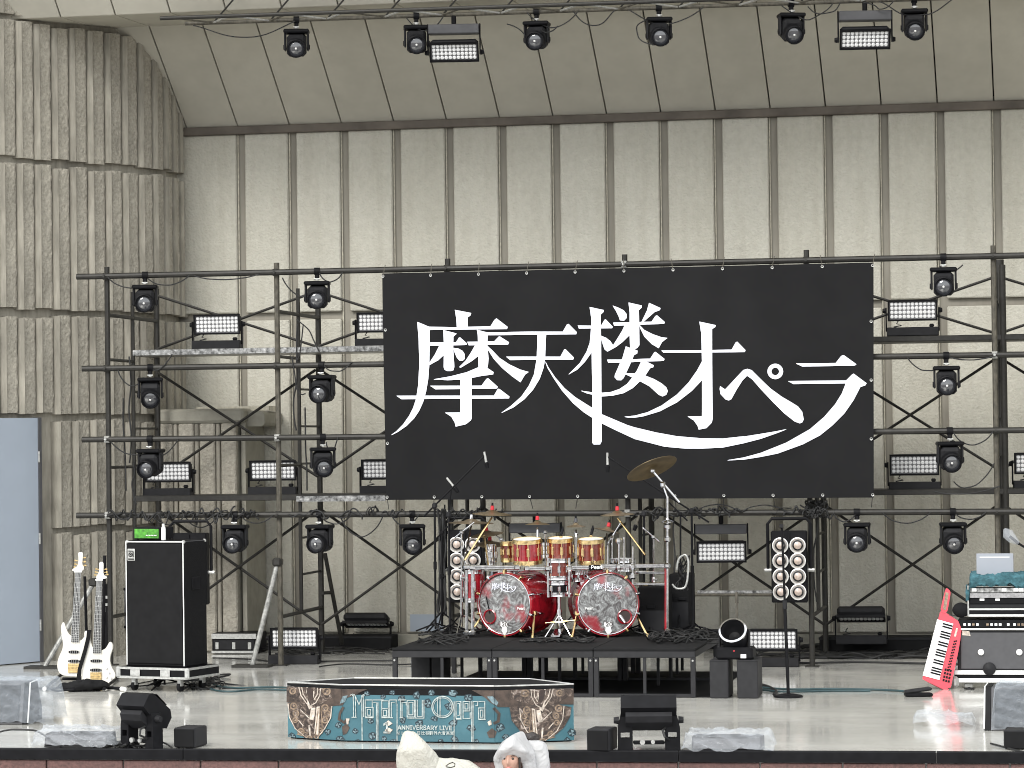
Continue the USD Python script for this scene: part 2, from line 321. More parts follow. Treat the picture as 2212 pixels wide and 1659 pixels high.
def dup(src, loc, rz, label, group=None):
    base = src.rsplit('/', 1)[1]; base = base[:-4] if base[-4:-3] == '_' and base[-3:].isdigit() else base
    p = '/World/' + free_name('/World', base)
    x = UsdGeom.Xform.Define(stage, p)
    x.GetPrim().GetReferences().AddInternalReference(src)
    UsdGeom.XformOp(x.GetPrim().GetAttribute('xformOp:translate')).Set(Gf.Vec3d(*map(float, loc))) if x.GetPrim().GetAttribute('xformOp:translate') else x.AddTranslateOp().Set(Gf.Vec3d(*map(float, loc)))
    x.GetPrim().GetAttribute('xformOp:rotateZ').Set(float(rz))
    x.GetPrim().SetInstanceable(True)
    was = stage.GetPrimAtPath(src).GetCustomData()
    tag(x.GetPrim(), label, was.get('category'), group or was.get('group'))
    return p
def bxy(u0, v0, u1, v1, y, depth, b=0.0, mb=None):
    """box whose front face, at depth y, fills the given rectangle of the photograph; goes depth metres back."""
    um, vm = (u0 + u1) / 2, (v0 + v1) / 2
    x0, x1 = Y(u0, vm, y)[0], Y(u1, vm, y)[0]; z1, z0 = Y(um, v0, y)[2], Y(um, v1, y)[2]
    mb = mb or MB(); return mb.bx((x0, y, z0), (x1, y + depth, z1), b)
def chaikin(pts, it=1):
    p = np.asarray(pts, float)
    for _ in range(it):
        q = np.roll(p, -1, 0); p = np.stack([p * .75 + q * .25, p * .25 + q * .75], 1).reshape(-1, 2)
    return p
def slab(pts, p, n, t, mb=None, smooth=0, inner=None):
    """outline in the photograph laid on the plane (p, n), thickness t towards -n (away from the viewer)."""
    n = np.asarray(n, float); n = n / np.linalg.norm(n)
    x, y, _ = frame(n)
    f2 = lambda q: ((q - p) @ x, (q - p) @ y)
    g = Polygon([f2(PL(u, v, p, n)) for u, v in (chaikin(pts, smooth) if smooth else pts)]).buffer(0)
    mb = mb or MB()
    return mb.prism(g, lambda a, b, tt: p + x * a + y * b + n * tt, -t, 0.0)
# ================================================================== the setting
XL = Y(412, 383, 0.0)[0]                              # inner corner of back wall and fluted wall
EDGE_L, EDGE_R = Z(-250, 1617.5, 0.0), Z(2500, 1627.5, 0.0)
XR = Y(2560, 500, 0.0)[0]
def edge_at(x):
    t = (x - EDGE_L[0]) / (EDGE_R[0] - EDGE_L[0]); return EDGE_L + (EDGE_R - EDGE_L) * t
GZ = -1.3
g = MB(); g.bx((-900, -900, GZ - 0.5), (900, 900, GZ)); single('ground', g, 'paving', 'grey paved ground of the auditorium before the stage', 'ground', kind='structure', smooth=False)
xa, xb = -14.0, 13.0
ea, eb = edge_at(xa), edge_at(xb)
def plan_prism(pts, z0, z1):
    return MB().prism(Polygon(pts).buffer(0), lambda x, y, t: V(x, y, t), z0, z1)
single('stage_floor', plan_prism([ea[:2], eb[:2], (xb, 0.6), (xa, 0.6)], GZ + 0.002, 0.0), 'floor', 'pale polished wet stage floor', 'floor', kind='structure', smooth=False)
ed = (eb - ea) / np.linalg.norm(eb - ea); en = V(ed[1], -ed[0], 0)          # along / out of the stage front
t = thing('stage_edge', 'black trim along the front edge of the stage', 'trim', ea)
for k in range(14):
    a, b = ea + ed * (k * 1.93), ea + ed * (k * 1.93 + 1.924)
    q = MB().prism(Polygon([(0, 0.012), (0.05, 0.012), (0.056, 0.004), (0.056, -0.072), (0, -0.072)]), lambda x, z, tt: a + ed * tt + en * x + V(0, 0, z), 0, np.linalg.norm(b - a))
    part(t, 'trim_strip', q, 'black', smooth=False, world=True)
t = thing('granite_facing', 'reddish brown granite slabs facing the front of the stage', 'stage front', ea)
w = 0.62
for k in range(int(np.linalg.norm(eb - ea) / w)):
    a = ea + ed * (k * w + 0.004)
    q = MB().box(a + ed * (w / 2 - 0.004) + en * 0.018 + V(0, 0, (-0.082 + GZ + 0.004) / 2), (w - 0.012, 0.034, -GZ - 0.082), np.stack([ed, -en, V(0, 0, 1)], 1), b=0.004)
    part(t, 'slab', q, 'granite', smooth=False, world=True)

# ---- back wall: raised stucco panels between narrow channels
WG = [511, 622.3, 733.3, 845.5, 959, 1072.3, 1187.3, 1304, 1420.6, 1538, 1656.4, 1776.4, 1898, 2021.4, 2144.7]
gx = np.array([Y(u, 275 - (u - 500) * 0.028, 0)[0] for u in WG])
pitch = np.polyfit(np.arange(len(gx)), gx, 1)
GX = [pitch[1] + pitch[0] * k for k in range(-1, 22)]
PITCH_W = pitch[0]
ZC = Y(700, 283, 0)[2]                                  # cornice underside
ZJ = Y(560, 684, 0)[2]                                  # horizontal joint
ZB = Y(1106, 1366, 0)[2]
wall = thing('back_wall', 'cream stucco panel wall at the back of the stage', 'wall', (XL, 0, 0))
part(wall, 'wall_backing', MB().bx((XL - 2.0, 0.07, 0), (XR, 0.6, ZC + 0.6)), 'wall_gap', world=True, smooth=False)
part(wall, 'base', MB().bx((XL - 0.5, 0.02, 0), (XR, 0.068, ZB - 0.02), 0.008), 'concrete', world=True, smooth=False)
GW = 0.105
for k in range(len(GX) - 1):
    x0, x1 = GX[k] + GW, GX[k + 1]
    if k == 0: x0 = XL - 0.35
    if x0 > XR - 0.3: break
    for z0, z1 in ((ZB, ZJ - 0.045), (ZJ + 0.045, ZC - 0.005)):
        part(wall, 'panel', MB().bx((x0, 0.0, z0), (x1, 0.066, z1), 0.012), 'panel', world=True, smooth=False)
    part(wall, 'edge_trim', MB().bx((GX[k + 1] + 0.006, 0.04, ZB), (GX[k + 1] + 0.020, 0.065, ZC), 0.003), 'trim', world=True, smooth=False)
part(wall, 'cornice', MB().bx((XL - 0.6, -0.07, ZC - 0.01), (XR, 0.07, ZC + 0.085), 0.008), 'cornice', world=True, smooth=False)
# white notice plate low on the wall left of the drum riser
part(wall, 'notice_plate', bxy(886, 1327, 957, 1364, -0.005, 0.008), 'door', world=True, smooth=False)

# ---- fluted concrete wall at the left, curving into the back wall
DC = (Y(412, 383, 0) - CAM) @ FW
def dp(u, d): q = AT(u, 950, d); return q[:2]
ctrl = np.array([dp(-420, DC - 4.7), dp(-200, DC - 3.65), dp(0, DC - 2.7), dp(150, DC - 1.98), dp(290, DC - 1.3), dp(340, DC - 0.98), dp(374, DC - 0.62), dp(398, DC - 0.22), dp(408, DC + 0.25)])
from scipy.interpolate import CubicSpline, PchipInterpolator
cl = np.r_[0, np.cumsum(np.linalg.norm(np.diff(ctrl, axis=0), axis=1))]
PX, PY = PchipInterpolator(cl, ctrl[:, 0]), PchipInterpolator(cl, ctrl[:, 1])
S = cl[-1]
def wp(s, off, z):
    e = 1e-3; tx, ty = (PX(s + e) - PX(s - e)) / (2 * e), (PY(s + e) - PY(s - e)) / (2 * e)
    L = math.hypot(tx, ty); return V(PX(s) + ty / L * off, PY(s) - tx / L * off, z)
def s_at_u(u):
    ss = np.linspace(0, S, 800); uu = np.array([XY(wp(a, 0, 2.4))[0] for a in ss]); return float(np.interp(u, uu, ss))
def z_at(u, v): p = wp(s_at_u(u), 0, 0); return PL(u, v, p, np.array([FW[0], FW[1], 0]) / np.hypot(FW[0], FW[1]))[2]
zrow = [z_at(20, v) for v in (1470, 1148, 899, 671, 342, 34, -290)]
zrow[0] = 0.0
FU = s_at_u(0) - 6 * 0.2758
fl = thing('fluted_wall', 'rough fluted concrete wall curving in from the left of the stage', 'wall', (ctrl[0][0], ctrl[0][1], 0))
def strip(s0, s1, off0, off1, z0, z1, n=1, back=-0.12):
    mb = MB(); ss = np.linspace(s0, s1, n + 1); oo = np.linspace(off0, off1, n + 1)
    A = [wp(a, o, 0)[:2] for a, o in zip(ss, oo)] + [wp(a, back, 0)[:2] for a in ss[::-1]]
    return mb.prism(Polygon(A).buffer(0), lambda x, y, t: V(x, y, t), z0, z1)
s_step = (s_at_u(300) - s_at_u(0)) / (300 / 37.9)
ss = []; a = s_at_u(0) - 5 * s_step + 0.02
while a < S - 0.05: ss.append(a); a += s_step
su_door = s_at_u(86)
core = MB(); aa = np.linspace(0, S, 50)
core.prism(Polygon([wp(a, -0.09, 0)[:2] for a in aa] + [wp(a, -0.6, 0)[:2] for a in aa[::-1]]).buffer(0), lambda x, y, t: V(x, y, t), 0, zrow[-1])
part(fl, 'wall_core', core, 'smooth_concrete', world=True, smooth=False)
def rough_strip(s0, s1, z0, z1, seed):
    """the broken-aggregate face of one flute: a displaced grid with closed sides"""
    nx, nz = 7, max(4, int((z1 - z0) / 0.035))
    S_, Z_ = np.meshgrid(np.linspace(s0, s1, nx), np.linspace(z0, z1, nz), indexing='ij')
    P = np.array([wp(a, 0, z) for a, z in zip(S_.ravel(), Z_.ravel())])
    nrm = np.array([wp(a, 1, z) - wp(a, 0, z) for a, z in zip(S_.ravel(), Z_.ravel())])
    d = 0.010 * (meshkit.fbm(P * 14 + seed, 3, seed) - 0.5) * 2 + 0.006 * (meshkit.noise(P * 45, seed) - 0.5)
    e = (S_.ravel() < s0 + 1e-6) | (S_.ravel() > s1 - 1e-6); d[e] -= 0.008
    v = P + nrm * d[:, None]; f = []
    for i in range(nx - 1):
        for j in range(nz - 1):
            a, b, c, dd = i * nz + j, (i + 1) * nz + j, (i + 1) * nz + j + 1, i * nz + j + 1
            f += [[a, b, c], [a, c, dd]]
    mb = MB().add(v, f)
    # sides
    for col, sg in ((0, 1), (nx - 1, -1)):
        idx = np.arange(nz) + col * nz; B = P[idx] - nrm[idx] * 0.13; vv = np.vstack([v[idx], B]); ff = []
        for j in range(nz - 1): ff += [[j, j + 1, nz + j + 1], [j, nz + j + 1, nz + j]] if sg > 0 else [[j, nz + j + 1, j + 1], [j, nz + j, nz + j + 1]]
        mb.add(vv, ff)
    for row in (0, nz - 1):
        idx = np.arange(nx) * nz + row; B = P[idx] - nrm[idx] * 0.13; vv = np.vstack([v[idx], B]); ff = []
        for j in range(nx - 1): ff += [[j, j + 1, nx + j + 1], [j, nx + j + 1, nx + j]]
        mb.add(vv, ff)
    return mb
for r in range(len(zrow) - 1):
    z0, z1 = zrow[r] + (0.03 if r else 0), zrow[r + 1] - 0.05
    for k, s0 in enumerate(ss):
        w = s_step
        if r <= 1 and s0 < su_door - 0.02: continue
        if r <= 1 and s0 > s_at_u(322): continue                   # behind the vestibule
        h1, h2 = RNG.uniform(-0.015, 0.015), RNG.uniform(-0.02, 0.02)
        if s0 + w > S: w = S - s0
        if w < 0.1: continue
        fp = part(fl, 'flute', rough_strip(s0 + 0.085, s0 + w - 0.012, z0 + h1, z1 + h2, 11 + r * 40 + k), 'rough_concrete', world=True, smooth=False)
        q = MB().prism(Polygon([wp(a, o, 0)[:2] for a, o in ((s0 + 0.008, 0.012), (s0 + 0.06, 0.03), (s0 + 0.084, 0.004), (s0 + 0.084, -0.12), (s0 + 0.008, -0.12))]), lambda x, y, t: V(x, y, t), z0 + h1 - 0.004, z1 + h2 - 0.01)
        part(fp, 'rib_edge', q, 'smooth_concrete', world=True, smooth=False)
# flush grey steel door in the fluted wall
s_d = s_at_u(84)
door = thing('steel_door', 'large plain pale blue-grey steel door in the fluted wall', 'door', tuple(wp(s_d, 0, 0)))
q = MB().prism(Polygon([wp(a, 0.02, 0)[:2] for a in (0.4, s_d - 0.03)] + [wp(a, -0.04, 0)[:2] for a in (s_d - 0.03, 0.4)]), lambda x, y, t: V(x, y, t), 0.012, zrow[2] - 0.02)
part(door, 'door_leaf', q, 'door', world=True, smooth=False)
q = MB().prism(Polygon([wp(a, 0.035, 0)[:2] for a in (s_d - 0.027, s_d + 0.012)] + [wp(a, -0.07, 0)[:2] for a in (s_d + 0.012, s_d - 0.027)]), lambda x, y, t: V(x, y, t), 0.0, zrow[2] - 0.015)
part(door, 'door_frame', q, 'grey_case', world=True, smooth=False)
for zz in (0.35, 1.3, 2.2):
    part(door, 'hinge', MB().tube(wp(s_d - 0.028, 0.035, zz), wp(s_d - 0.028, 0.035, zz + 0.12), 0.012, 8), 'steel_bright', world=True)

# ---- vestibule with a rounded canopy between fluted wall and back wall
VY = -0.95
vest = thing('vestibule', 'concrete vestibule with a rounded canopy slab in the wall corner', 'entrance', tuple(Z(430, 1400, 0)))
def yx(u, y, v=1000): return Y(u, v, y)[0]
def yz(v, y, u=440): return Y(u, v, y)[2]
x0, x1 = yx(334, VY), yx(513, VY); zt, zl = yz(889, VY), yz(914, VY)
part(vest, 'lintel', MB().bx((x0, VY - 0.02, zl), (x1 + 0.08, 0.0, zt + 0.03), 0.03), 'concrete', world=True, smooth=False)
part(vest, 'core', MB().bx((x0 + 0.02, VY + 0.06, 0), (x1 - 0.01, -0.08, zl)), 'concrete', world=True, smooth=False)
wv = (x1 - x0) / 3.9
for k in range(4):
    a = x1 - (k + 1) * wv; a0 = max(a, x0)
    if a + wv - a0 < 0.06: continue
    P = MB().box(((a0 + 0.06 + a + wv) / 2, VY + 0.02, zl / 2), (a + wv - a0 - 0.075, 0.11, zl - 0.01), b=0.015)
    p = part(vest, 'flute', P, 'rough_concrete', world=True, smooth=False)
    part(p, 'rib_edge', MB().box((a0 + 0.025, VY + 0.035, zl / 2), (0.045, 0.10, zl - 0.02), b=0.01), 'smooth_concrete', world=True, smooth=False)
# canopy: rounded slab reaching right past the doorway
cx0, cx1 = yx(513, -0.75), yx(574, -0.75); cz0, cz1 = yz(921, -0.75, 550), yz(888, -0.75, 550)
cp = Polygon([(cx0, cz0), (cx1, cz0), (cx1, cz1), (cx0, cz1)]).buffer(-0.05).buffer(0.05, 6)
part(vest, 'canopy', MB().prism(cp.union(Polygon([(cx0, cz0), (cx0 + 0.06, cz0), (cx0 + 0.06, cz1), (cx0, cz1)])), lambda x, z, t: V(x, t, z), -0.78, -0.02), 'concrete', world=True, smooth=False)
part(vest, 'roof_plank', bxy(424, 878, 581, 888, -0.6, 0.35), 'trim', world=True, smooth=False)
part(vest, 'doorway_side', MB().bx((x1 + 0.02, -0.86, 0), (x1 + 0.07, -0.05, zl + 0.002)), 'concrete', world=True, smooth=False)
part(vest, 'pale_door', bxy(518, 1002, 543, 1392, -0.35, 0.05), 'door', world=True, smooth=False)
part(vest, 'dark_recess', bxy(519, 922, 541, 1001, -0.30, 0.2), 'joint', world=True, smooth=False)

# ---- ceiling shell: three folds of slabs, one per wall bay
ck = [(0.0, ZC + 0.07)]
p1 = Y(323, 57, -1.42); p2 = Y(255, 32, -2.62)
ck += [(-1.42, p1[2]), (-2.62, p2[2]), (-6.6, p2[2] + 3.6)]
shell = thing('ceiling_shell', 'folded beige ceiling shell of long slabs above the stage', 'ceiling', (XL, 0, ZC))
xs = [GX[0] - PITCH_W * j for j in range(6, 0, -1)] + list(GX)
xs = [x + 0.03 for x in xs if x < XR + 2.5] + [XR + 2.6]
for i in range(3):
    (ya, za), (yb, zb) = ck[i], ck[i + 1]
    L = math.hypot(yb - ya, zb - za); d = V(0, (yb - ya) / L, (zb - za) / L); nn = V(0, d[2], -d[1]); nn = -nn if nn[2] > 0 else nn
    for j in range(len(xs) - 1):
        c = V((xs[j] + xs[j + 1]) / 2, ya, za) + d * L / 2 - nn * 0.04
        part(shell, 'slab', MB().box(c, (xs[j + 1] - xs[j] - 0.016, L - 0.006, 0.08), np.stack([V(1, 0, 0), d, -nn], 1), b=0.004), 'ceiling', world=True, smooth=False)
    c = V((xs[0] + xs[-1]) / 2, ya, za) + d * L / 2 - nn * 0.30
    part(shell, 'backing', MB().box(c, (xs[-1] - xs[0] - 0.02 + 0.001 * i, L - 0.02, 0.42), np.stack([V(1, 0, 0), d, -nn], 1)), 'joint', world=True, smooth=False)
# outer side wall at the right, out of view, and roof over the shell
single('side_wall', MB().bx((XR - 0.1 + 2.6, -6.5, 0), (XR + 3.0, 0.6, 10.6)), 'concrete', 'plain concrete side wall at the right end of the stage', 'wall', smooth=False)
single('stage_back_fill', MB().bx((XR, 0.0, 0.0), (XR + 2.6, 0.6, 7.2)), 'panel', 'stucco wall continuing to the right end of the stage', 'wall', smooth=False)
from shapely.geometry import MultiPolygon
M['steel_pale'] = mat('steel_pale', (0.26, 0.26, 0.245), 0.5, metal=0.3, var=0.5, scale=24)
# ================================================================== scaffold across the back of the stage
YF, YB = -2.9, -1.15
YM = (YF + YB) / 2
fx = [Y(u, 900, YF)[0] for u in (234, 601, 971, 1354, 1747, 2151)]
zf = lambda v, u=600: Y(u, v, YF)[2]
zb = lambda v, u=697: Y(u, v, YB)[2]
sc = thing('scaffold', 'dark tubular scaffold spanning the stage behind the drum kit', 'scaffold', (fx[0], YF, 0))
TR = 0.029
ztop = zf(578, 600)
def spart(name, mb, m='steel_dark', **k): return part(sc, name, mb, m, world=True, **k)
def clamp(p, ax=(1, 0, 0), r=0.04):
    mb = MB().box(p, (0.085, 0.075, 0.075), b=0.018); mb.cone(V(*p) + V(0, -0.05, 0), V(*p) + V(0, -0.075, 0), 0.014, 0.014, 6)
    spart('clamp', mb, 'steel_bright' if RNG.random() < 0.35 else 'steel_dark')
for i, x in enumerate(fx):
    worn = 'steel_worn' if i in (1, 5) else 'steel_dark'
    spart('post', MB().tube((x, YF, 0.0), (x, YF, ztop + 0.05), TR, 10), worn)
    spart('post', MB().tube((x, YB, 0.0), (x, YB, ztop - 0.10), 0.032, 10))
    zr0 = 0.55
    spart('ladder_rail', MB().tube((x, YM, zb(1312)), (x, YM, ztop - 0.18), 0.022, 8))
    for v in (686, 1312):                                   # full depth bars
        spart('cross_bar', MB().tube((x, YF, zb(v)), (x, YB, zb(v)), 0.021, 8))
    for v in (765, 843, 921, 1000, 1156, 1233):
        spart('rung', MB().tube((x, YM, zb(v)), (x, YB, zb(v)), 0.014, 6))
    for v in (770, 1006):
        spart('rung', MB().tube((x, YF, zf(v)), (x, YM, zf(v)), 0.019, 6))
    spart('foot_plate', MB().bx((x - 0.07, YF - 0.07, 0.0), (x + 0.07, YF + 0.07, 0.012)))
    spart('foot_plate', MB().bx((x - 0.07, YB - 0.07, 0.0), (x + 0.07, YB + 0.07, 0.012)))
for i in range(-1, len(fx)):
    dx = fx[1] - fx[0]
    xa_ = fx[i] if i >= 0 else None; xb_ = fx[i + 1] if i + 1 < len(fx) else fx[i] + dx
    if xa_ is None: continue
    for (va, vb) in ((631, 748), (799, 1029), (1101, 1348)):
        for s in (0, 1):
            z0, z1 = (zb(va), zb(vb)) if s == 0 else (zb(vb), zb(va))
            spart('brace', MB().tube((xa_ + 0.02, YB - 0.03 - 0.03 * s, z0), (xb_ - 0.02, YB - 0.03 - 0.03 * s, z1), 0.017, 6))
PIPES = [((166, 598), (2330, 549)), ((178, 796.5), (2330, 764)), ((178, 949.7), (2330, 928)), ((166, 1113.5), (2330, 1104.5))]
pipe_z = []
for a, b in PIPES:
    A, B = Y(*a, YF - 0.055), Y(*b, YF - 0.055); pipe_z.append((A, B))
    spart('ledger_pipe', MB().tube(A, B, 0.033, 10))
    for x in fx:
        t = (x - A[0]) / (B[0] - A[0]); q = A + (B - A) * t; clamp(q + V(0, 0.01, 0))
def on_pipe(k, u):
    A, B = pipe_z[k]; x = Y(u, 900, YF - 0.055)[0]; t = (x - A[0]) / (B[0] - A[0]); return A + (B - A) * t
# walkway boards with foil-wrapped edge
for (v, m1) in ((763, 'foil'), (1078, 'steel_dark')):
    q0, q1 = Y(286, v, -2.05), Y(1106, v - 14, -2.05); z = q0[2]
    spart('walk_board', MB().bx((q0[0], -2.05, z - 0.03), (Y(845, v, -2.05)[0], -1.35, z + 0.035), 0.006), m1, smooth=False)
    spart('walk_board', MB().bx((Y(846, v, -2.05)[0] + .004, -2.05, z - 0.03), (Y(2330, v, -2.05)[0], -1.35, z + 0.03), 0.006), 'steel_dark', smooth=False)
spart('foil_wrap', bxy(640, 1071, 832, 1083, -2.075, 0.02), 'foil', smooth=False)
# raking struts with foot plates
for (a, b, m) in (((203, 1258), (97, 1440), 'steel_pale'), ((600, 1214), (545, 1437), 'steel_pale'), ((1750, 1250), (1735, 1450), None)):
    if m is None: continue
    B = Z(*b, 0.02); A = Y(*a, YF); spart('raking_strut', MB().tube(A, B, 0.027, 10), m)
    spart('foot_plate', MB().bx(B - V(0.20, 0.11, 0.02), B + V(0.20, 0.11, 0.008)), smooth=False)
    spart('strut_collar', MB().box(A, (0.10, 0.12, 0.09), b=0.02))
spart('raking_strut', MB().tube(Y(702, 1196, YB - 0.05), Y(739, 1392, YB + 0.35), 0.024, 8))
spart('cross_bar', MB().tube(Y(697, 1281, YB - 0.05), Y(716, 1280, YB + 0.1), 0.02, 8))
# twin heavy posts behind the right end frame
spart('post', MB().tube((fx[5] + 0.02, YB - 0.1, 0), (fx[5] + 0.02, YB - 0.1, ztop), 0.055, 12), 'steel_dark')
spart('post', MB().tube((fx[5] + 0.07, YM, 0), (fx[5] + 0.07, YM, ztop - 0.1), 0.035, 12), 'steel_dark')
# foil wrapped bar at the right of the drums
spart('side_arm', MB().tube(Y(1500, 1284, -2.5), Y(1690, 1284, -2.5), 0.022, 10), 'steel_worn')
spart('foil_wrap', MB().box((Y(1510, 1279, -2.5) + Y(1676, 1279, -2.5)) / 2, (0.85, 0.05, 0.035), b=0.01), 'foil', smooth=False)

# ================================================================== black banner with the white logo
YBN = YF - 0.17
TL, TRc, BL, BR = (825.5, 590.6), (1887, 567), (834.5, 1080), (1887.5, 1075)
bn = thing('banner', 'wide black cloth banner with white Japanese lettering tied to the scaffold', 'banner', Y(1355, 1078, YBN))
nxb, nzb = 110, 40; vv = []; 
cTL, cTR, cBL, cBR = (Y(*c, YBN) for c in (TL, TRc, BL, BR))
def cloth(x, z, s): return 0.022 * math.sin(x * 2.1 + z * 0.7 + s) * math.sin(z * 1.3 + 0.5) + 0.011 * math.sin(x * 5.3 - z * 1.9) + 0.007 * math.sin(x * 11.0 + 2.0 * math.sin(z * 2.2))
for i in range(nxb + 1):
    for j in range(nzb + 1):
        a, b = i / nxb, j / nzb
        p = (cTL * (1 - a) + cTR * a) * (1 - b) + (cBL * (1 - a) + cBR * a) * b
        vv.append(p + V(0, cloth(p[0], p[2], 0) * math.sin(math.pi * b) ** .5, 0))
vv = np.array(vv); N = nzb + 1; ff = []
for i in range(nxb):
    for j in range(nzb):
        a, b, c, d = i * N + j, (i + 1) * N + j, (i + 1) * N + j + 1, i * N + j + 1; ff += [[a, c, b], [a, d, c]]
back = vv + V(0, 0.003, 0); nb = len(vv)
bd = [i * N for i in range(nxb + 1)] + [nxb * N + j for j in range(1, N)] + [i * N + N - 1 for i in range(nxb - 1, -1, -1)] + [j for j in range(N - 2, 0, -1)]
fs = []
for k in range(len(bd)):
    a, b = bd[k], bd[(k + 1) % len(bd)]; fs += [[a, b, nb + b], [a, nb + b, nb + a]]
part(bn, 'cloth', (np.vstack([vv, back]), np.vstack([ff, np.asarray(ff)[:, ::-1] + nb, fs])), 'banner', smooth=True, world=True)
S_ = 500 / 1508
def T(o, *pts): return [(o[0] + x * S_, o[1] + y * S_) for x, y in pts]
t1, t2, t3, t4, t5 = (1500, 1200), (1940, 1200), (2240, 1180), (2500, 1230), (2930, 1330)
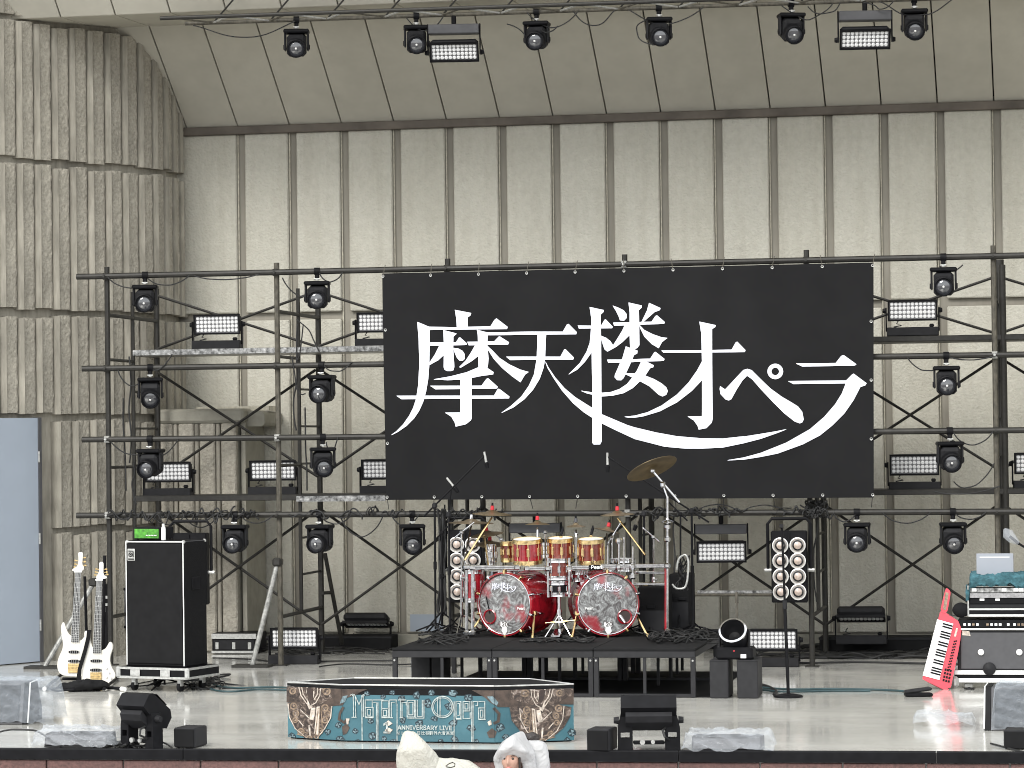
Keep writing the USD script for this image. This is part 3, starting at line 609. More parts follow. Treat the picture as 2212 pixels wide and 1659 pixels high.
LOGO = [
 # first character
 T(t1, (437,203),(580,262),(588,300),(590,480),(585,720),(572,880),(545,1030),(510,1150),(460,1260),(400,1350),(310,1440),(210,1510),(105,1560),(190,1500),(270,1420),(340,1320),(390,1220),(425,1110),(450,950),(462,750),(462,600),(455,400)),
 T(t1, (560,262),(905,266),(1300,254),(1345,180),(1370,160),(1502,262),(1495,288),(570,302)),
 T(t1, (880,60),(1075,98),(1065,130),(1033,150),(1037,270),(905,270),(895,150)),
 T(t1, (580,448),(752,445),(895,445),(930,390),(945,388),(1022,458),(1020,478),(590,490)),
 T(t1, (745,300),(905,342),(865,380),(862,500),(876,740),(865,778),(840,788),(790,788),(760,770),(752,740),(755,480)),
 T(t1, (705,478),(770,478),(765,590),(690,660),(580,722),(580,700),(650,590)),
 T(t1, (862,512),(920,518),(970,545),(1000,590),(1000,640),(970,668),(935,665),(905,630),(875,560)),
 T(t1, (1027,440),(1150,438),(1345,432),(1395,378),(1410,376),(1520,445),(1508,472),(1045,482)),
 T(t1, (1140,296),(1250,325),(1280,340),(1268,362),(1265,500),(1280,640),(1270,745),(1160,750),(1155,480),(1152,370)),
 T(t2, (-110,322),(0,326),(440,318),(830,318),(880,232),(900,226),(998,325),(990,350),(440,357),(-90,362)),
 T(t1, (1120,478),(1180,478),(1170,600),(1080,670),(950,748),(930,740),(1010,660),(1075,560)),
 T(t2, (-70,480),(0,545),(80,630),(200,710),(330,770),(430,798),(385,830),(330,922),(230,850),(110,750),(10,640),(-40,560),(-66,520)),
 T(t1, (620,888),(830,850),(1020,800),(1150,745),(1255,742),(1340,800),(1335,828),(1200,845),(1080,870),(950,890),(800,897)),
 T(t1, (945,880),(1080,866),(1082,1340),(1070,1372),(1010,1420),(890,1448),(880,1400),(840,1330),(762,1280),(942,1278)),
 T(t1, (590,962),(1195,960),(1255,880),(1275,872),(1392,975),(1380,995),(655,1005)),
 T(t1, (188,1080),(1345,1078),(1392,998),(1412,1000),(1530,1090),(1525,1113),(250,1122)),
 # second
 T(t2, (155,615),(800,615),(845,530),(860,525),(962,628),(950,652),(205,657)),
 T(t2, (532,345),(635,345),(622,650),(605,750),(560,880),(480,1010),(380,1120),(250,1220),(90,1295),(220,1200),(340,1090),(430,960),(490,830),(515,690),(525,600)),
 T(t2, (612,640),(660,740),(740,860),(850,990),(980,1100),(1180,1225),(1290,1290)) + T(t3, (390,1360),(700,1490)) + T(t4, (0,1365),(250,1425),(500,1470),(800,1495),(1050,1497),(1300,1470)) + T(t5, (0,1172),(200,1140),(380,1110),(524,1080),(400,1130),(200,1200),(0,1252)) + T(t4, (1050,1605),(800,1618),(600,1618),(350,1595),(0,1505)) + T(t3, (600,1570),(390,1470),(270,1400)) + T(t2, (1080,1280),(950,1170),(820,1020),(720,870),(650,750)),
 # third
 T(t2, (1150,25),(1318,62),(1315,85),(1283,115),(1285,560),(1290,1040),(1295,1620),(1275,1659),(1198,1660),(1178,1635),(1178,1000),(1172,560),(1165,300),(1168,150)),
 T(t2, (1008,245),(1170,247),(1285,247),(1325,178),(1340,172),(1425,262),(1415,278),(1022,283)),
 T(t2, (1165,290),(1150,450),(1110,560),(1030,690),(885,835),(1000,770),(1090,680),(1180,555),(1200,300)),
 T(t3, (375,425),(440,452),(490,490),(522,540),(580,450),(630,370),(665,295),(740,295),(735,410),(640,500),(560,560),(455,617),(420,590),(385,485)),
 T(t3, (708,33),(870,70),(868,95),(835,125),(838,300),(842,540),(815,575),(780,590),(728,575),(722,400),(722,150)),
 T(t3, (517,68),(590,95),(650,125),(690,175),(685,220),(655,250),(605,245),(590,200),(555,130)),
 T(t3, (955,38),(1092,100),(1085,125),(1020,150),(890,265),(865,265),(930,130)),
 T(t3, (523,270),(725,268),(985,262),(1030,195),(1050,185),(1145,268),(1135,288),(535,310)),
 T(t3, (836,295),(900,360),(1000,410),(1100,445),(1175,455),(1110,505),(1070,578),(990,530),(900,440),(850,340)),
 T(t3, (675,553),(820,605),(815,640),(775,660),(755,710),(690,850),(650,930),(620,958),(570,955),(540,920),(545,890),(610,740),(635,690)),
 T(t3, (450,710),(640,710),(970,700),(1020,622),(1035,620),(1140,705),(1130,728),(465,752)),
 T(t3, (862,732),(920,732),(1015,780),(1005,805),(970,815),(900,920),(845,970),(760,1050),(650,1110),(520,1140),(380,1150),(380,1105),(500,1095),(600,1060),(690,1000),(755,920),(810,840)),
 T(t3, (128,1078),(280,1100),(280,1130),(200,1110)),
 T(t3, (680,870),(790,875),(920,905),(1010,940),(1100,990),(1160,1040),(1178,1085),(1160,1130),(1115,1150),(1070,1130),(960,1030),(845,968),(740,918),(668,885)),
 # fourth
 T(t4, (315,452),(790,450),(1150,442),(1200,355),(1218,348),(1318,450),(1308,472),(345,483)),
 T(t4, (768,110),(965,152),(955,175),(918,200),(920,600),(928,1260),(915,1310),(850,1375),(757,1393),(745,1350),(700,1285),(622,1235),(797,1230),(800,600),(790,250)),
 T(t4, (-134,1239),(0,1225),(150,1185),(320,1105),(500,975),(640,830),(740,690),(805,570),(805,800),(680,930),(500,1070),(300,1175),(100,1235),(0,1250),(-80,1250)),
 # fifth
 T(t4, (1015,875),(1075,915),(1200,780),(1290,685),(1340,670)) + T(t5, (95,385),(200,490),(320,605),(450,700),(560,765),(640,815),(690,880),(707,970),(690,1005),(660,1017),(600,995),(480,900),(340,760),(200,610),(100,495),(40,452)) + T(t4, (1280,810),(1210,920),(1150,1030),(1120,1047),(1080,1035),(1020,970),(1010,910)),
 # sixth
 T(t5, (607,303),(1085,298),(1150,215),(1180,203),(1335,315),(1310,330),(690,342)),
 T(t5, (515,513),(1210,506),(1280,435),(1300,425),(1455,540),(1440,565),(1380,585),(1300,740),(1190,900),(1050,1040),(900,1160),(700,1265),(400,1375),(200,1415),(0,1447),(-233,1459),(0,1420),(200,1365),(500,1245),(780,1085),(950,940),(1080,790),(1160,660),(1205,542),(585,550))]
a = np.linspace(0, 2 * math.pi, 33)[:-1]
LOGO_R = Polygon([(2930 + (372 + 92 * math.cos(t)) * S_, 1330 + (400 + 92 * math.sin(t)) * S_) for t in a], [[(2930 + (372 + 44 * math.cos(t)) * S_, 1330 + (400 + 44 * math.sin(t)) * S_) for t in a]])
def rounded(p): return Polygon(p).buffer(0).buffer(-0.8).buffer(1.8).buffer(-1.0)
LOGO_G = unary_union([rounded(p) for p in LOGO] + [LOGO_R])
K0 = W0 / 4032.0
def on_banner(x, y, t):
    p = Y(x * K0, y * K0, YBN); b = (p[2] - cTL[2]) / (cBL[2] - cTL[2])
    return p + V(0, cloth(p[0], p[2], 0) * max(0, math.sin(math.pi * min(max(b, 0), 1))) ** .5 - 0.004 - t, 0)
from shapely.geometry import box as sbox
def strips(gm, w=26):
    x0, y0, x1, y1 = gm.bounds; out = []
    for i in range(int((x1 - x0) / w) + 1):
        for j in range(int((y1 - y0) / (3 * w)) + 1):
            q = gm.intersection(sbox(x0 + i * w, y0 + j * 3 * w, x0 + (i + 1) * w, y0 + (j + 1) * 3 * w)); out += [p for p in getattr(q, 'geoms', [q]) if p.geom_type == 'Polygon' and p.area > .05]
    return MultiPolygon(out)
for gm in LOGO_G.geoms:
    part(bn, 'lettering', MB().prism(strips(gm), on_banner, 0.0, 0.003), 'banner_print', smooth=False, world=True)
for k in range(11):                                            # eyelets and ties
    for e in (0, 1):
        a = (k + 0.02) / 10.04; p = (cTL * (1 - a) + cTR * a) if e == 0 else (cBL * (1 - a) + cBR * a)
        p = p + V(0, -0.006, -0.03 if e == 0 else 0.03)
        part(bn, 'eyelet', MB().lathe([(0.008, 0), (0.016, 0.004), (0.016, 0)], p, (0, -1, 0), 8, True), 'steel_bright', world=True)
        q = p + V(RNG.uniform(-.03, .03), 0.03, 0.12 if e == 0 else -0.13)
        part(bn, 'tie', MB().tube(p, q, 0.004, 5), 'cable' if e else 'steel_worn', world=True)
for k in range(1, 4):
    for a, b in ((cTL, cBL), (cTR, cBR)):
        p = a + (b - a) * (k / 4) + V(0.025 if a is cTL else -0.025, -0.006, 0)
        part(bn, 'eyelet', MB().lathe([(0.008, 0), (0.016, 0.004), (0.016, 0)], p, (0, -1, 0), 8, True), 'steel_bright', world=True)

# ================================================================== moving head lights
def moving_head(label, loc, rz, tilt, group):
    t = thing('moving_head_light', label, 'stage light', loc, rz, group)
    c = MB(); c.lathe([(0.030, -0.03), (0.040, -0.03), (0.040, 0.03), (0.030, 0.03)], (0, 0, 0), (1, 0, 0), 14, True)
    c.box((0, 0, -0.055), (0.045, 0.05, 0.05), b=0.01); part(t, 'hook_clamp', c, 'black')
    part(t, 'safety_bolt', MB().cone((0, -0.03, -0.075), (0, -0.03, -0.098), 0.022, 0.022, 10).cone((-0.03, -0.04, -0.085), (0.03, -0.04, -0.085), 0.010, 0.010, 8), 'steel_bright')
    part(t, 'base_plate', MB().box((0, 0, -0.128), (0.275, 0.19, 0.042), b=0.012), 'black')
    for sx in (-1, 1):
        part(t, 'yoke_arm', MB().box((sx * 0.122, 0, -0.235), (0.022, 0.10, 0.20), b=0.009), 'charcoal')
        part(t, 'pivot_knob', MB().cone((sx * 0.130, 0, -0.295), (sx * 0.142, 0, -0.295), 0.03, 0.026, 12), 'black')
    R = rot((1, 0, 0), tilt); o = V(0, 0, -0.295)
    f = lambda p: R @ np.asarray(p, float) + o
    h = MB().box((0, 0.03, 0.02), (0.205, 0.20, 0.235), b=0.03).tf(R, o)
    part(t, 'head', h, 'charcoal')
    part(t, 'hood_ring', MB().lathe([(0.085, 0.05), (0.100, 0.055), (0.100, 0.16), (0.090, 0.165), (0.086, 0.12)], (0, 0, 0), (0, -1, 0), 24).tf(R, o), 'black')
    part(t, 'lens', MB().lathe([(0.088, 0.125), (0.07, 0.139), (0.045, 0.149), (0.02, 0.154), (0.0005, 0.155)], (0, 0, 0), (0, -1, 0), 24).tf(R, o), 'lens')
    part(t, 'lens_core', MB().lathe([(0.014, 0.152), (0.009, 0.157), (0.0005, 0.158)], (0, 0, 0), (0, -1, 0), 12).tf(R, o), 'reflector')
    return t
mh = []
def place_head(label, loc, rz, tilt, group):
    # three tilts are built, the rest are copies
    key = round(tilt); src = [m for m in mh if m[1] == key]
    if src: p = dup(src[0][0], loc, rz, label, group)
    else: p = moving_head(label, loc, rz, key, group); mh.append((p, key))
    return p
TY = -2.8
def on_truss(u):
    A, B = Y(400, 51, TY), Y(1475, 15, TY); x = Y(u, 30, TY)[0]; t = (x - A[0]) / (B[0] - A[0]); return A + (B - A) * t
HEADS_T = [(640, 'leftmost in the row'), (899, 'just left of the bulb panel'), (1159, 'third from the left, above the banner lettering'), (1423, 'above the middle of the banner'), (1709, 'left of the right-hand bulb panel'), (1975, 'rightmost in the row')]
for u, w in HEADS_T:
    place_head(f'black moving head light on the roof truss, {w}', on_truss(u), RNG.uniform(-2, 22), RNG.choice([6, 13, 21]), 'moving heads on the roof truss')
HEADS_S = [(0, 317, 'at the left end of the top scaffold pipe'), (1, 326, 'at the left end of the second scaffold pipe'), (2, 325, 'at the left of the third pipe before a bulb panel'),
           (0, 689, 'on the top pipe left of the banner'), (1, 697, 'on the second pipe left of the banner'), (2, 697, 'on the third pipe left of the banner'),
           (0, 2043, 'on the top pipe right of the banner'), (1, 2046, 'on the second pipe right of the banner'), (2, 2051, 'on the third pipe right of the banner'),
           (3, 506, 'on the lowest pipe just right of the bass cabinet'), (3, 689, 'on the lowest pipe above the raking strut'), (3, 888, 'on the lowest pipe just left of the drum kit'),
           (3, 1848, 'on the lowest pipe right of the round lamp bank'), (3, 2055, 'on the lowest pipe above the red keytar')]
for k, u, w in HEADS_S:
    place_head(f'black moving head light {w}' if w.startswith(('on', 'at')) else f'black moving head light, {w}', on_pipe(k, u) + V(0, -0.01, 0), RNG.uniform(-10, 20), RNG.choice([6, 13, 21]), 'moving heads on the scaffold')

# ================================================================== roof truss
tp0, tp1 = on_truss(400), on_truss(2330)
tr = thing('roof_truss', 'long lattice lighting truss hung under the ceiling shell', 'truss', tp0)
dirx = (tp1 - tp0) / np.linalg.norm(tp1 - tp0)
part(tr, 'chord', MB().tube(tp0, tp1, 0.022, 10), 'steel_worn', world=True)
off = V(-0.02, -0.38, 0.01)
part(tr, 'chord', MB().tube(tp0 + off - dirx * 0.14, tp1 + off, 0.022, 10), 'steel_dark', world=True)
for o2 in (V(0, 0, 0.34), V(0, -0.38, 0.34)):
    part(tr, 'chord', MB().tube(tp0 + o2, tp1 + o2, 0.026, 8), 'steel_dark', world=True)
L = np.linalg.norm(tp1 - tp0); n = int(L / 0.31)
for k in range(n):
    a, b = tp0 + dirx * (k * L / n), tp0 + dirx * ((k + 1) * L / n)
    part(tr, 'lacing', MB().tube(a if k % 2 else a + off, b + off if k % 2 else b, 0.010, 6), 'steel_bright' if k % 3 else 'steel_worn', world=True)
    if k % 2: part(tr, 'lacing', MB().tube(a, b + V(0, 0, 0.34), 0.010, 6), 'steel_dark', world=True)
for u in (745, 1240, 1730, 2150):
    p = on_truss(u); part(tr, 'hanger', MB().tube(p + V(0, -0.19, 0.30), (p[0], p[1] - 0.19, 9.0), 0.012, 6), 'steel_dark', world=True)

# ================================================================== LED bulb panels
def led_panel(mb_t, o, R, w, h, depth=0.10):
    """frame, grid of bulbs and body of a bulb panel whose face looks along -y before R"""
    f = MB()
    for c, s in (((0, 0, h / 2 - 0.009), (w, 0.03, 0.018)), ((0, 0, -h / 2 + 0.009), (w, 0.03, 0.018)), ((-w / 2 + 0.009, 0, 0), (0.018, 0.03, h - 0.037)), ((w / 2 - 0.009, 0, 0), (0.018, 0.03, h - 0.037))):
        f.box(c, s)
    part(mb_t, 'panel_frame', f.tf(R, o), 'black', smooth=False)
    part(mb_t, 'panel_body', MB().box((0, depth / 2 + 0.018, 0), (w - 0.01, depth, h - 0.01), b=0.03).tf(R, o), 'charcoal', smooth=False)
    part(mb_t, 'panel_back', MB().box((0, 0.012, 0), (w - 0.03, 0.006, h - 0.03)).tf(R, o), 'led_gap', smooth=False)
    g = MB(); nx, nz = 11, 4; cw, ch = (w - 0.045) / nx, (h - 0.045) / nz
    for i in range(nx):
        for j in range(nz):
            x, z = -w / 2 + 0.0225 + cw * (i + .5), -h / 2 + 0.0225 + ch * (j + .5); r = min(cw, ch) * 0.47
            a = (np.arange(8) + .5) * math.pi / 4; e = 1.15
            ring = [(x + cw * .44 * max(-1, min(1, e * math.cos(q))), 0.008, z + ch * .44 * max(-1, min(1, e * math.sin(q)))) for q in a]
            mid = [(x + cw * .36 * math.cos(q), 0.001, z + ch * .36 * math.sin(q)) for q in a]
            v = ring + mid + [(x, -0.001, z)]
            ff = []
            for k in range(8):
                k2 = (k + 1) % 8; ff += [[k, k2, 8 + k2], [k, 8 + k2, 8 + k], [8 + k, 8 + k2, 16]]
            g.add(v, ff)
    part(mb_t, 'bulb_grid', g.tf(R, o), 'led', smooth=40)
def strobe(label, kind, loc, rz, tilt, group):
    """kind: standing = bracket box below; hanging = bracket plate above."""
    t = thing('bulb_panel_light', label, 'stage light', loc, rz, group)
    W_, H_ = 0.525, 0.225; R = rot((1, 0, 0), tilt)
    if kind == 'hanging':
        part(t, 'hook_clamp', MB().box((0, 0, -0.06), (0.05, 0.06, 0.10), b=0.012), 'black')
        part(t, 'bracket', MB().box((0, 0.0, -0.16), (0.54, 0.16, 0.10), b=0.008), 'grey_case', smooth=False)
        o = V(0, 0, -0.40)
        for sx in (-1, 1): part(t, 'side_arm', MB().box((sx * 0.277, 0, -0.265), (0.014, 0.055, 0.33), b=0.004), 'black', smooth=False)
    else:
        part(t, 'bracket', MB().box((0, 0.02, 0.048), (0.545, 0.20, 0.092), b=0.006), 'charcoal', smooth=False)
        o = V(0, 0, 0.275)
        for sx in (-1, 1): part(t, 'side_arm', MB().box((sx * 0.279, 0.03, 0.18), (0.014, 0.075, 0.26), b=0.006), 'black', smooth=False)
        part(t, 'power_lead', MB().path([(-0.15, 0.02, 0.17), (-0.17, -0.01, 0.135), (-0.12, 0.0, 0.115), (-0.2, 0.02, 0.10)], 0.007), 'cable')
        part(t, 'connector', MB().box((0.2, 0.02, 0.112), (0.05, 0.05, 0.035), b=0.01), 'black')
    for sx in (-1, 1): part(t, 'tilt_knob', MB().cone((sx * 0.285, 0.03, o[2]), (sx * 0.315, 0.03, o[2]), 0.03, 0.022, 8), 'black')
    led_panel(t, o, R, W_, H_)
    return t
st = {}
def place_strobe(label, kind, loc, rz, tilt, group):
    k = (kind, tilt)
    if k in st: return dup(st[k], loc, rz, label, group)
    st[k] = strobe(label, kind, loc, rz, tilt, group); return st[k]
def at_board(u, vb, y=-1.8): return Y(u, vb, y)
GP = 'bulb panel lights on the scaffold boards'
for u, v, w in ((469, 754, 'alone on the upper left scaffold board before the wall corner'), (822, 750, 'on the upper scaffold board, half behind the left banner edge'),
                (363, 1073, 'on the lower scaffold board behind the lowest left moving head'), (590, 1070, 'on the lower scaffold board behind the worn scaffold post'),
                (832, 1068, 'on the lower scaffold board, half behind the left banner edge'), (1972, 726, 'on the upper scaffold board right of the banner'),
                (1976, 1060, 'on the lower scaffold board right of the banner'), (2246, 1057, 'on the lower scaffold board, cut by the right picture edge')):
    place_strobe(f'bulb panel light {w}', 'standing', at_board(u, v), 4, 6, GP)
for u, w in ((980, 'on the left part of the roof truss'), (1868, 'on the right part of the roof truss')):
    p = on_truss(u); place_strobe(f'bulb panel light hanging {w}', 'hanging', p, 8, 34, 'bulb panel lights on the roof truss')
place_strobe('bulb panel light hanging under the banner right of the drum kit', 'hanging', on_pipe(3, 1546) + V(0, 0.35, -0.02), 5, 8, None)
place_strobe('bulb panel light hanging behind the toms of the drum kit', 'hanging', on_pipe(3, 1142) + V(0, 0.3, 0.0), 5, 8, None)
for u, v, w, ti in ((636, 1434, 'standing on the floor behind the teal platform', 4), (1669, 1440, 'standing on the floor behind the microphone stand', 4), (245, 1412, 'standing on the floor behind the two white basses', 4),
                    (792, 1400, 'on the floor left of the drum riser, turned face down', 72), (1861, 1392, 'on the floor far right of the riser, turned face down', 72)):
    p = Z(u, v) if u != 1861 else Y(1861, 1391, Z(1890, 1412)[1] - .25); place_strobe(f'bulb panel light {w}', 'standing', p, 2, ti, 'bulb panel lights on the floor')

# ================================================================== banks of eight round lamps
def lamp_bank(label, u0, v0, u1, v1, y):
    c = Y((u0 + u1) / 2, v1, y); w = Y(u1, v1, y)[0] - Y(u0, v1, y)[0]; h = Y(u0, v0, y)[2] - c[2]
    t = thing('lamp_bank', label, 'stage light', c, 3, 'banks of eight round lamps')
    part(t, 'housing', MB().box((0, 0.08, h / 2), (w, 0.15, h), b=0.012), 'black', smooth=False)
    part(t, 'divider', MB().box((0, -0.004, h / 2), (0.016, 0.02, h - 0.03)), 'black', smooth=False)
    y_ = MB().path([(-w / 2 - 0.035, 0.08, h * 0.45), (-w / 2 - 0.035, 0.08, h + 0.07), (-w / 2 + 0.01, 0.08, h + 0.125), (w / 2 - 0.01, 0.08, h + 0.125), (w / 2 + 0.035, 0.08, h + 0.07), (w / 2 + 0.035, 0.08, h * 0.45)], 0.017, 8)
    part(t, 'yoke', y_, 'black')
    for sx in (-1, 1): part(t, 'tilt_knob', MB().cone((sx * (w / 2), 0.08, h * .45), (sx * (w / 2 + 0.07), 0.08, h * .45), 0.02, 0.02, 8), 'steel_bright')
    px = w / 2 * 0.92; pz = (h - 0.10) / 4
    for i in (-1, 1):
        for j in range(4):
            o = V(i * px * 0.52, -0.006, 0.03 + pz * (j + .5)); r = 0.083
            lp = part(t, 'lamp', MB().lathe([(r * .92, 0.004), (r, -0.004), (r, -0.014), (r * .9, -0.018), (r * .82, 0.0), (r * .55, 0.02), (r * .25, 0.032), (0.001, 0.034)], o + V(0, 0, 0), (0, 1, 0), 22), 'reflector')
            part(lp, 'bulb', MB().lathe([(0.042, 0.0), (0.038, -0.012), (0.02, -0.02), (0.0005, -0.022)], o + V(0, 0.018, 0), (0, 1, 0), 12), 'bulb_warm')
            part(lp, 'glass', MB().lathe([(0.0005, -0.02), (r * .4, -0.018), (r * .8, -0.012)], o + V(0, 0.008, 0), (0, 1, 0), 18), 'clear_glass')
    return t
M['clear_glass'] = usdkit.material(stage, '/World/Looks/clear_glass', {'t': ('transparent_bsdf', {}), 'g': ('glossy_bsdf', {'roughness': 0.03, 'color': (0.9, 0.9, 0.9)}), 'f': ('fresnel', {'IOR': 1.5}), 'm': ('mix_closure', {})},
    [('f.fac', 'm.fac'), ('t.BSDF', 'm.closure1'), ('g.BSDF', 'm.closure2')], surface='m.closure')
lamp_bank('black bank of eight round lamps on the scaffold right of the drum kit', 1667, 1147, 1745, 1302, YF - 0.25)
lamp_bank('black bank of eight round lamps partly hidden behind the left of the drum kit', 969, 1145, 1042, 1302, YF - 0.15)
# ================================================================== drum riser
def c3(x, y): return 905.2 + x * 0.2811, 960 + y * 0.2811
RZ = 0.45
yr = Z(1170, 1401, RZ)[1]
xr = [Y(u, 1400, yr)[0] for u in (846, 1062, 1281, 1502)]
RD = 1.82
names = ['left', 'middle', 'right']
yr_front = yr
for k in range(6):
    yr = yr_front + (0 if k < 3 else 1.826); RD = 1.82 if k < 3 else 0.9; row = 'front' if k < 3 else 'rear'; k = k % 3
    x0, x1 = xr[k] + 0.003, xr[k + 1] - 0.003
    t = thing('riser_deck', f'{names[k]} of three black metal-framed deck units in the {row} row under the drum kit', 'riser', (x0, yr, 0), group='deck units of the drum riser')
    part(t, 'deck_board', MB().bx((x0, yr, RZ - 0.022), (x1, yr + RD, RZ), 0.004), 'deck_top', world=True, smooth=False)
    part(t, 'top_rail', MB().bx((x0, yr + 0.003, RZ - 0.085), (x1, yr + 0.045, RZ - 0.024), 0.004), 'deck_frame', world=True, smooth=False)
    part(t, 'top_rail', MB().bx((x0, yr + RD - 0.045, RZ - 0.085), (x1, yr + RD - 0.003, RZ - 0.024), 0.004), 'deck_frame', world=True, smooth=False)
    part(t, 'bottom_rail', MB().bx((x0, yr + 0.006, 0.004), (x1, yr + 0.042, 0.034), 0.004), 'deck_frame', world=True, smooth=False)
    for x in (x0, x1 - 0.045):
        for y in (yr + 0.003, yr + RD - 0.048):
            part(t, 'leg', MB().bx((x, y, 0.002), (x + 0.045, y + 0.045, RZ - 0.086), 0.004), 'deck_frame', world=True, smooth=False)
        part(t, 'side_rail', MB().bx((x + 0.004, yr + 0.05, RZ - 0.082), (x + 0.041, yr + RD - 0.05, RZ - 0.026)), 'deck_frame', world=True, smooth=False)
        part(t, 'bolt', MB().cone((x + 0.022, yr + 0.004, RZ - 0.11), (x + 0.022, yr - 0.006, RZ - 0.11), 0.010, 0.009, 8), 'steel_bright', world=True)
    for y in (yr + 0.008, yr + RD * 0.5, yr + RD - 0.044):
        part(t, 'mid_leg', MB().bx(((x0 + x1) / 2 - 0.014, y, 0.034), ((x0 + x1) / 2 + 0.014, y + 0.03, RZ - 0.086), 0.003), 'deck_frame', world=True, smooth=False)
yr, RD = yr_front, 1.82
single('carpet', MB().bx((xr[0] + 0.25, yr + 0.05, 0.003), (xr[3] + 0.12, yr + RD + 1.1, 0.009)), 'black_matte', 'black carpet sheet lying under the drum riser', 'carpet', smooth=False)
for (u0, v0, u1, v1, dy, w) in ((888, 1412, 930, 1466, 0.75, 'left'), (932, 1412, 955, 1466, 0.7, 'right')):
    q = bxy(u0, v0, u1, v1, yr + dy, 0.4, 0.01); q2 = q.get()[0]; lo = q2.min(0); hi = q2.max(0)
    bt = thing('storage_box', f'black storage box under the drum riser, {w} of the pair', 'box', (lo[0], lo[1], 0.013))
    part(bt, 'box_body', MB().bx((lo[0], lo[1], 0.013), (hi[0], hi[1], 0.33), 0.01), 'charcoal', world=True, smooth=False)
    part(bt, 'lid', MB().bx((lo[0] - 0.006, lo[1] - 0.006, 0.332), (hi[0] + 0.006, hi[1] + 0.006, 0.36), 0.006), 'black', world=True, smooth=False)

# ================================================================== drum kit
yd = Z(1313, 1377, RZ)[1]
def bass_drum(label, uc, vc, rz, side):
    c = Y(uc, vc, yd); R = 0.312; c[2] = RZ + R + 0.012
    t = thing('bass_drum', label, 'drum', c, rz, 'double bass drums of the kit')
    part(t, 'shell', MB().lathe([(0.280, 0.03), (0.293, 0.03), (0.293, 0.48), (0.280, 0.48)], (0, 0, 0), (0, 1, 0), 48, True), 'red_shell')
    for h in (0.0, 0.47): part(t, 'hoop', MB().lathe([(0.288, h), (R, h), (R + .002, h + 0.02), (R, h + 0.04), (0.296, h + 0.04), (0.288, h + 0.02)], (0, 0, 0), (0, 1, 0), 56, True), 'red_shell')
    part(t, 'hoop_trim', MB().lathe([(0.2895, -0.003), (0.294, -0.005), (0.298, -0.002)], (0, 0, 0), (0, 1, 0), 56), 'chrome')
    hd = part(t, 'front_head', MB().lathe([(0.289, 0.012), (0.26, 0.006), (0.15, 0.003), (0.0005, 0.002)], (0, 0, 0), (0, 1, 0), 48), 'drum_head')
    part(t, 'rear_head', MB().lathe([(0.0005, 0.505), (0.289, 0.500)], (0, 0, 0), (0, 1, 0), 40), 'white')
    # same lettering as on the banner, small
    s = 0.29 / 1860
    part(hd, 'lettering', MB().prism(LOGO_G.buffer(-1).simplify(2), lambda x, y, q: V((x - 2480) * s + 0.0, -0.004 - q, -(y - 1500) * s + 0.165), -0.004, 0.002), 'banner_print', smooth=False)
    px, pz = side * 0.165, -0.125
    part(hd, 'port_ring', MB().lathe([(0.058, 0), (0.074, 0), (0.074, -0.012), (0.066, -0.016), (0.058, -0.008)], (px, 0.004, pz), (0, 1, 0), 28, True), 'red_shell')
    part(hd, 'port_hole', MB().lathe([(0.058, 0.0), (0.0005, 0.0)], (px, -0.001, pz), (0, 1, 0), 24), 'print_brown_dark')
    em = Polygon([(-.045, .045), (.045, .05), (.05, .0), (.03, -.015), (.04, -.06), (.015, -.085), (-.012, -.085), (-.035, -.05), (-.028, -.015), (-.05, .005)])
    part(hd, 'emblem', MB().prism(em, lambda x, y, q: V(x * .85, -0.003 - q, y * .85 - 0.215), -0.003, 0.002), 'white', smooth=False)
    tx = meshkit.text_mesh('20', 0.04, 0.002, True); v = np.array(tx.vertices); v = np.stack([v[:, 0] - 0.028, -v[:, 2] - 0.006, v[:, 1] - 0.215], 1)
    part(hd, 'numeral', (v, np.array(tx.faces)), 'print_brown_dark', smooth=False)
    tx = meshkit.text_mesh('Pearl', 0.026, 0.002, True); v = np.array(tx.vertices); v = np.stack([v[:, 0] - side * 0.19 - 0.04, -v[:, 2] - 0.004, v[:, 1] - 0.05], 1)
    part(hd, 'maker_name', (v, np.array(tx.faces)), 'white', smooth=False)
    for k in range(10):
        a = math.pi * 2 * (k + .5) / 10; d = V(math.cos(a), 0, math.sin(a)); 
        part(t, 'claw', MB().box(d * (R + 0.004) + V(0, 0.02, 0), (0.024, 0.06, 0.042), np.stack([V(-math.sin(a), 0, math.cos(a)), V(0, 1, 0), d], 1), b=0.008), 'gold' if k % 3 else 'chrome')
        part(t, 'tension_rod', MB().tube(d * (R + 0.004) + V(0, 0.05, 0), d * (R + .004) + V(0, 0.2, 0), 0.004, 6).box(d * 0.30 + V(0, 0.22, 0), (0.016, 0.07, 0.03), np.stack([V(-math.sin(a), 0, math.cos(a)), V(0, 1, 0), d], 1), b=0.006), 'chrome')
    for s2 in (-1, 1):
        a = V(s2 * 0.285, 0.10, -0.09); b = V(s2 * 0.375, -0.09, -R - 0.006)
        part(t, 'spur', MB().tube(a, b, 0.011, 8).cone(b, b + V(0, 0, 0.03), 0.014, 0.011, 8), 'gold')
        part(t, 'spur_bracket', MB().box(a, (0.05, 0.06, 0.05), b=0.012), 'gold')
    part(t, 'microphone', MB().cone((px, -0.03, pz - 0.06), (px - side * 0.05, 0.02, pz + 0.02), 0.012, 0.02, 8) if side > 0 else MB().cone((px - 0.03, -0.02, pz + 0.2), (px, 0.0, pz + 0.03), 0.006, 0.008, 6), 'chrome' if side > 0 else 'black')
bass_drum('left red bass drum with silver-grey printed head, port ring at lower left', 1089, 1309, -21, -1)
bass_drum('right red bass drum with silver-grey printed head, port ring at lower right', 1313, 1309, 19, 1)

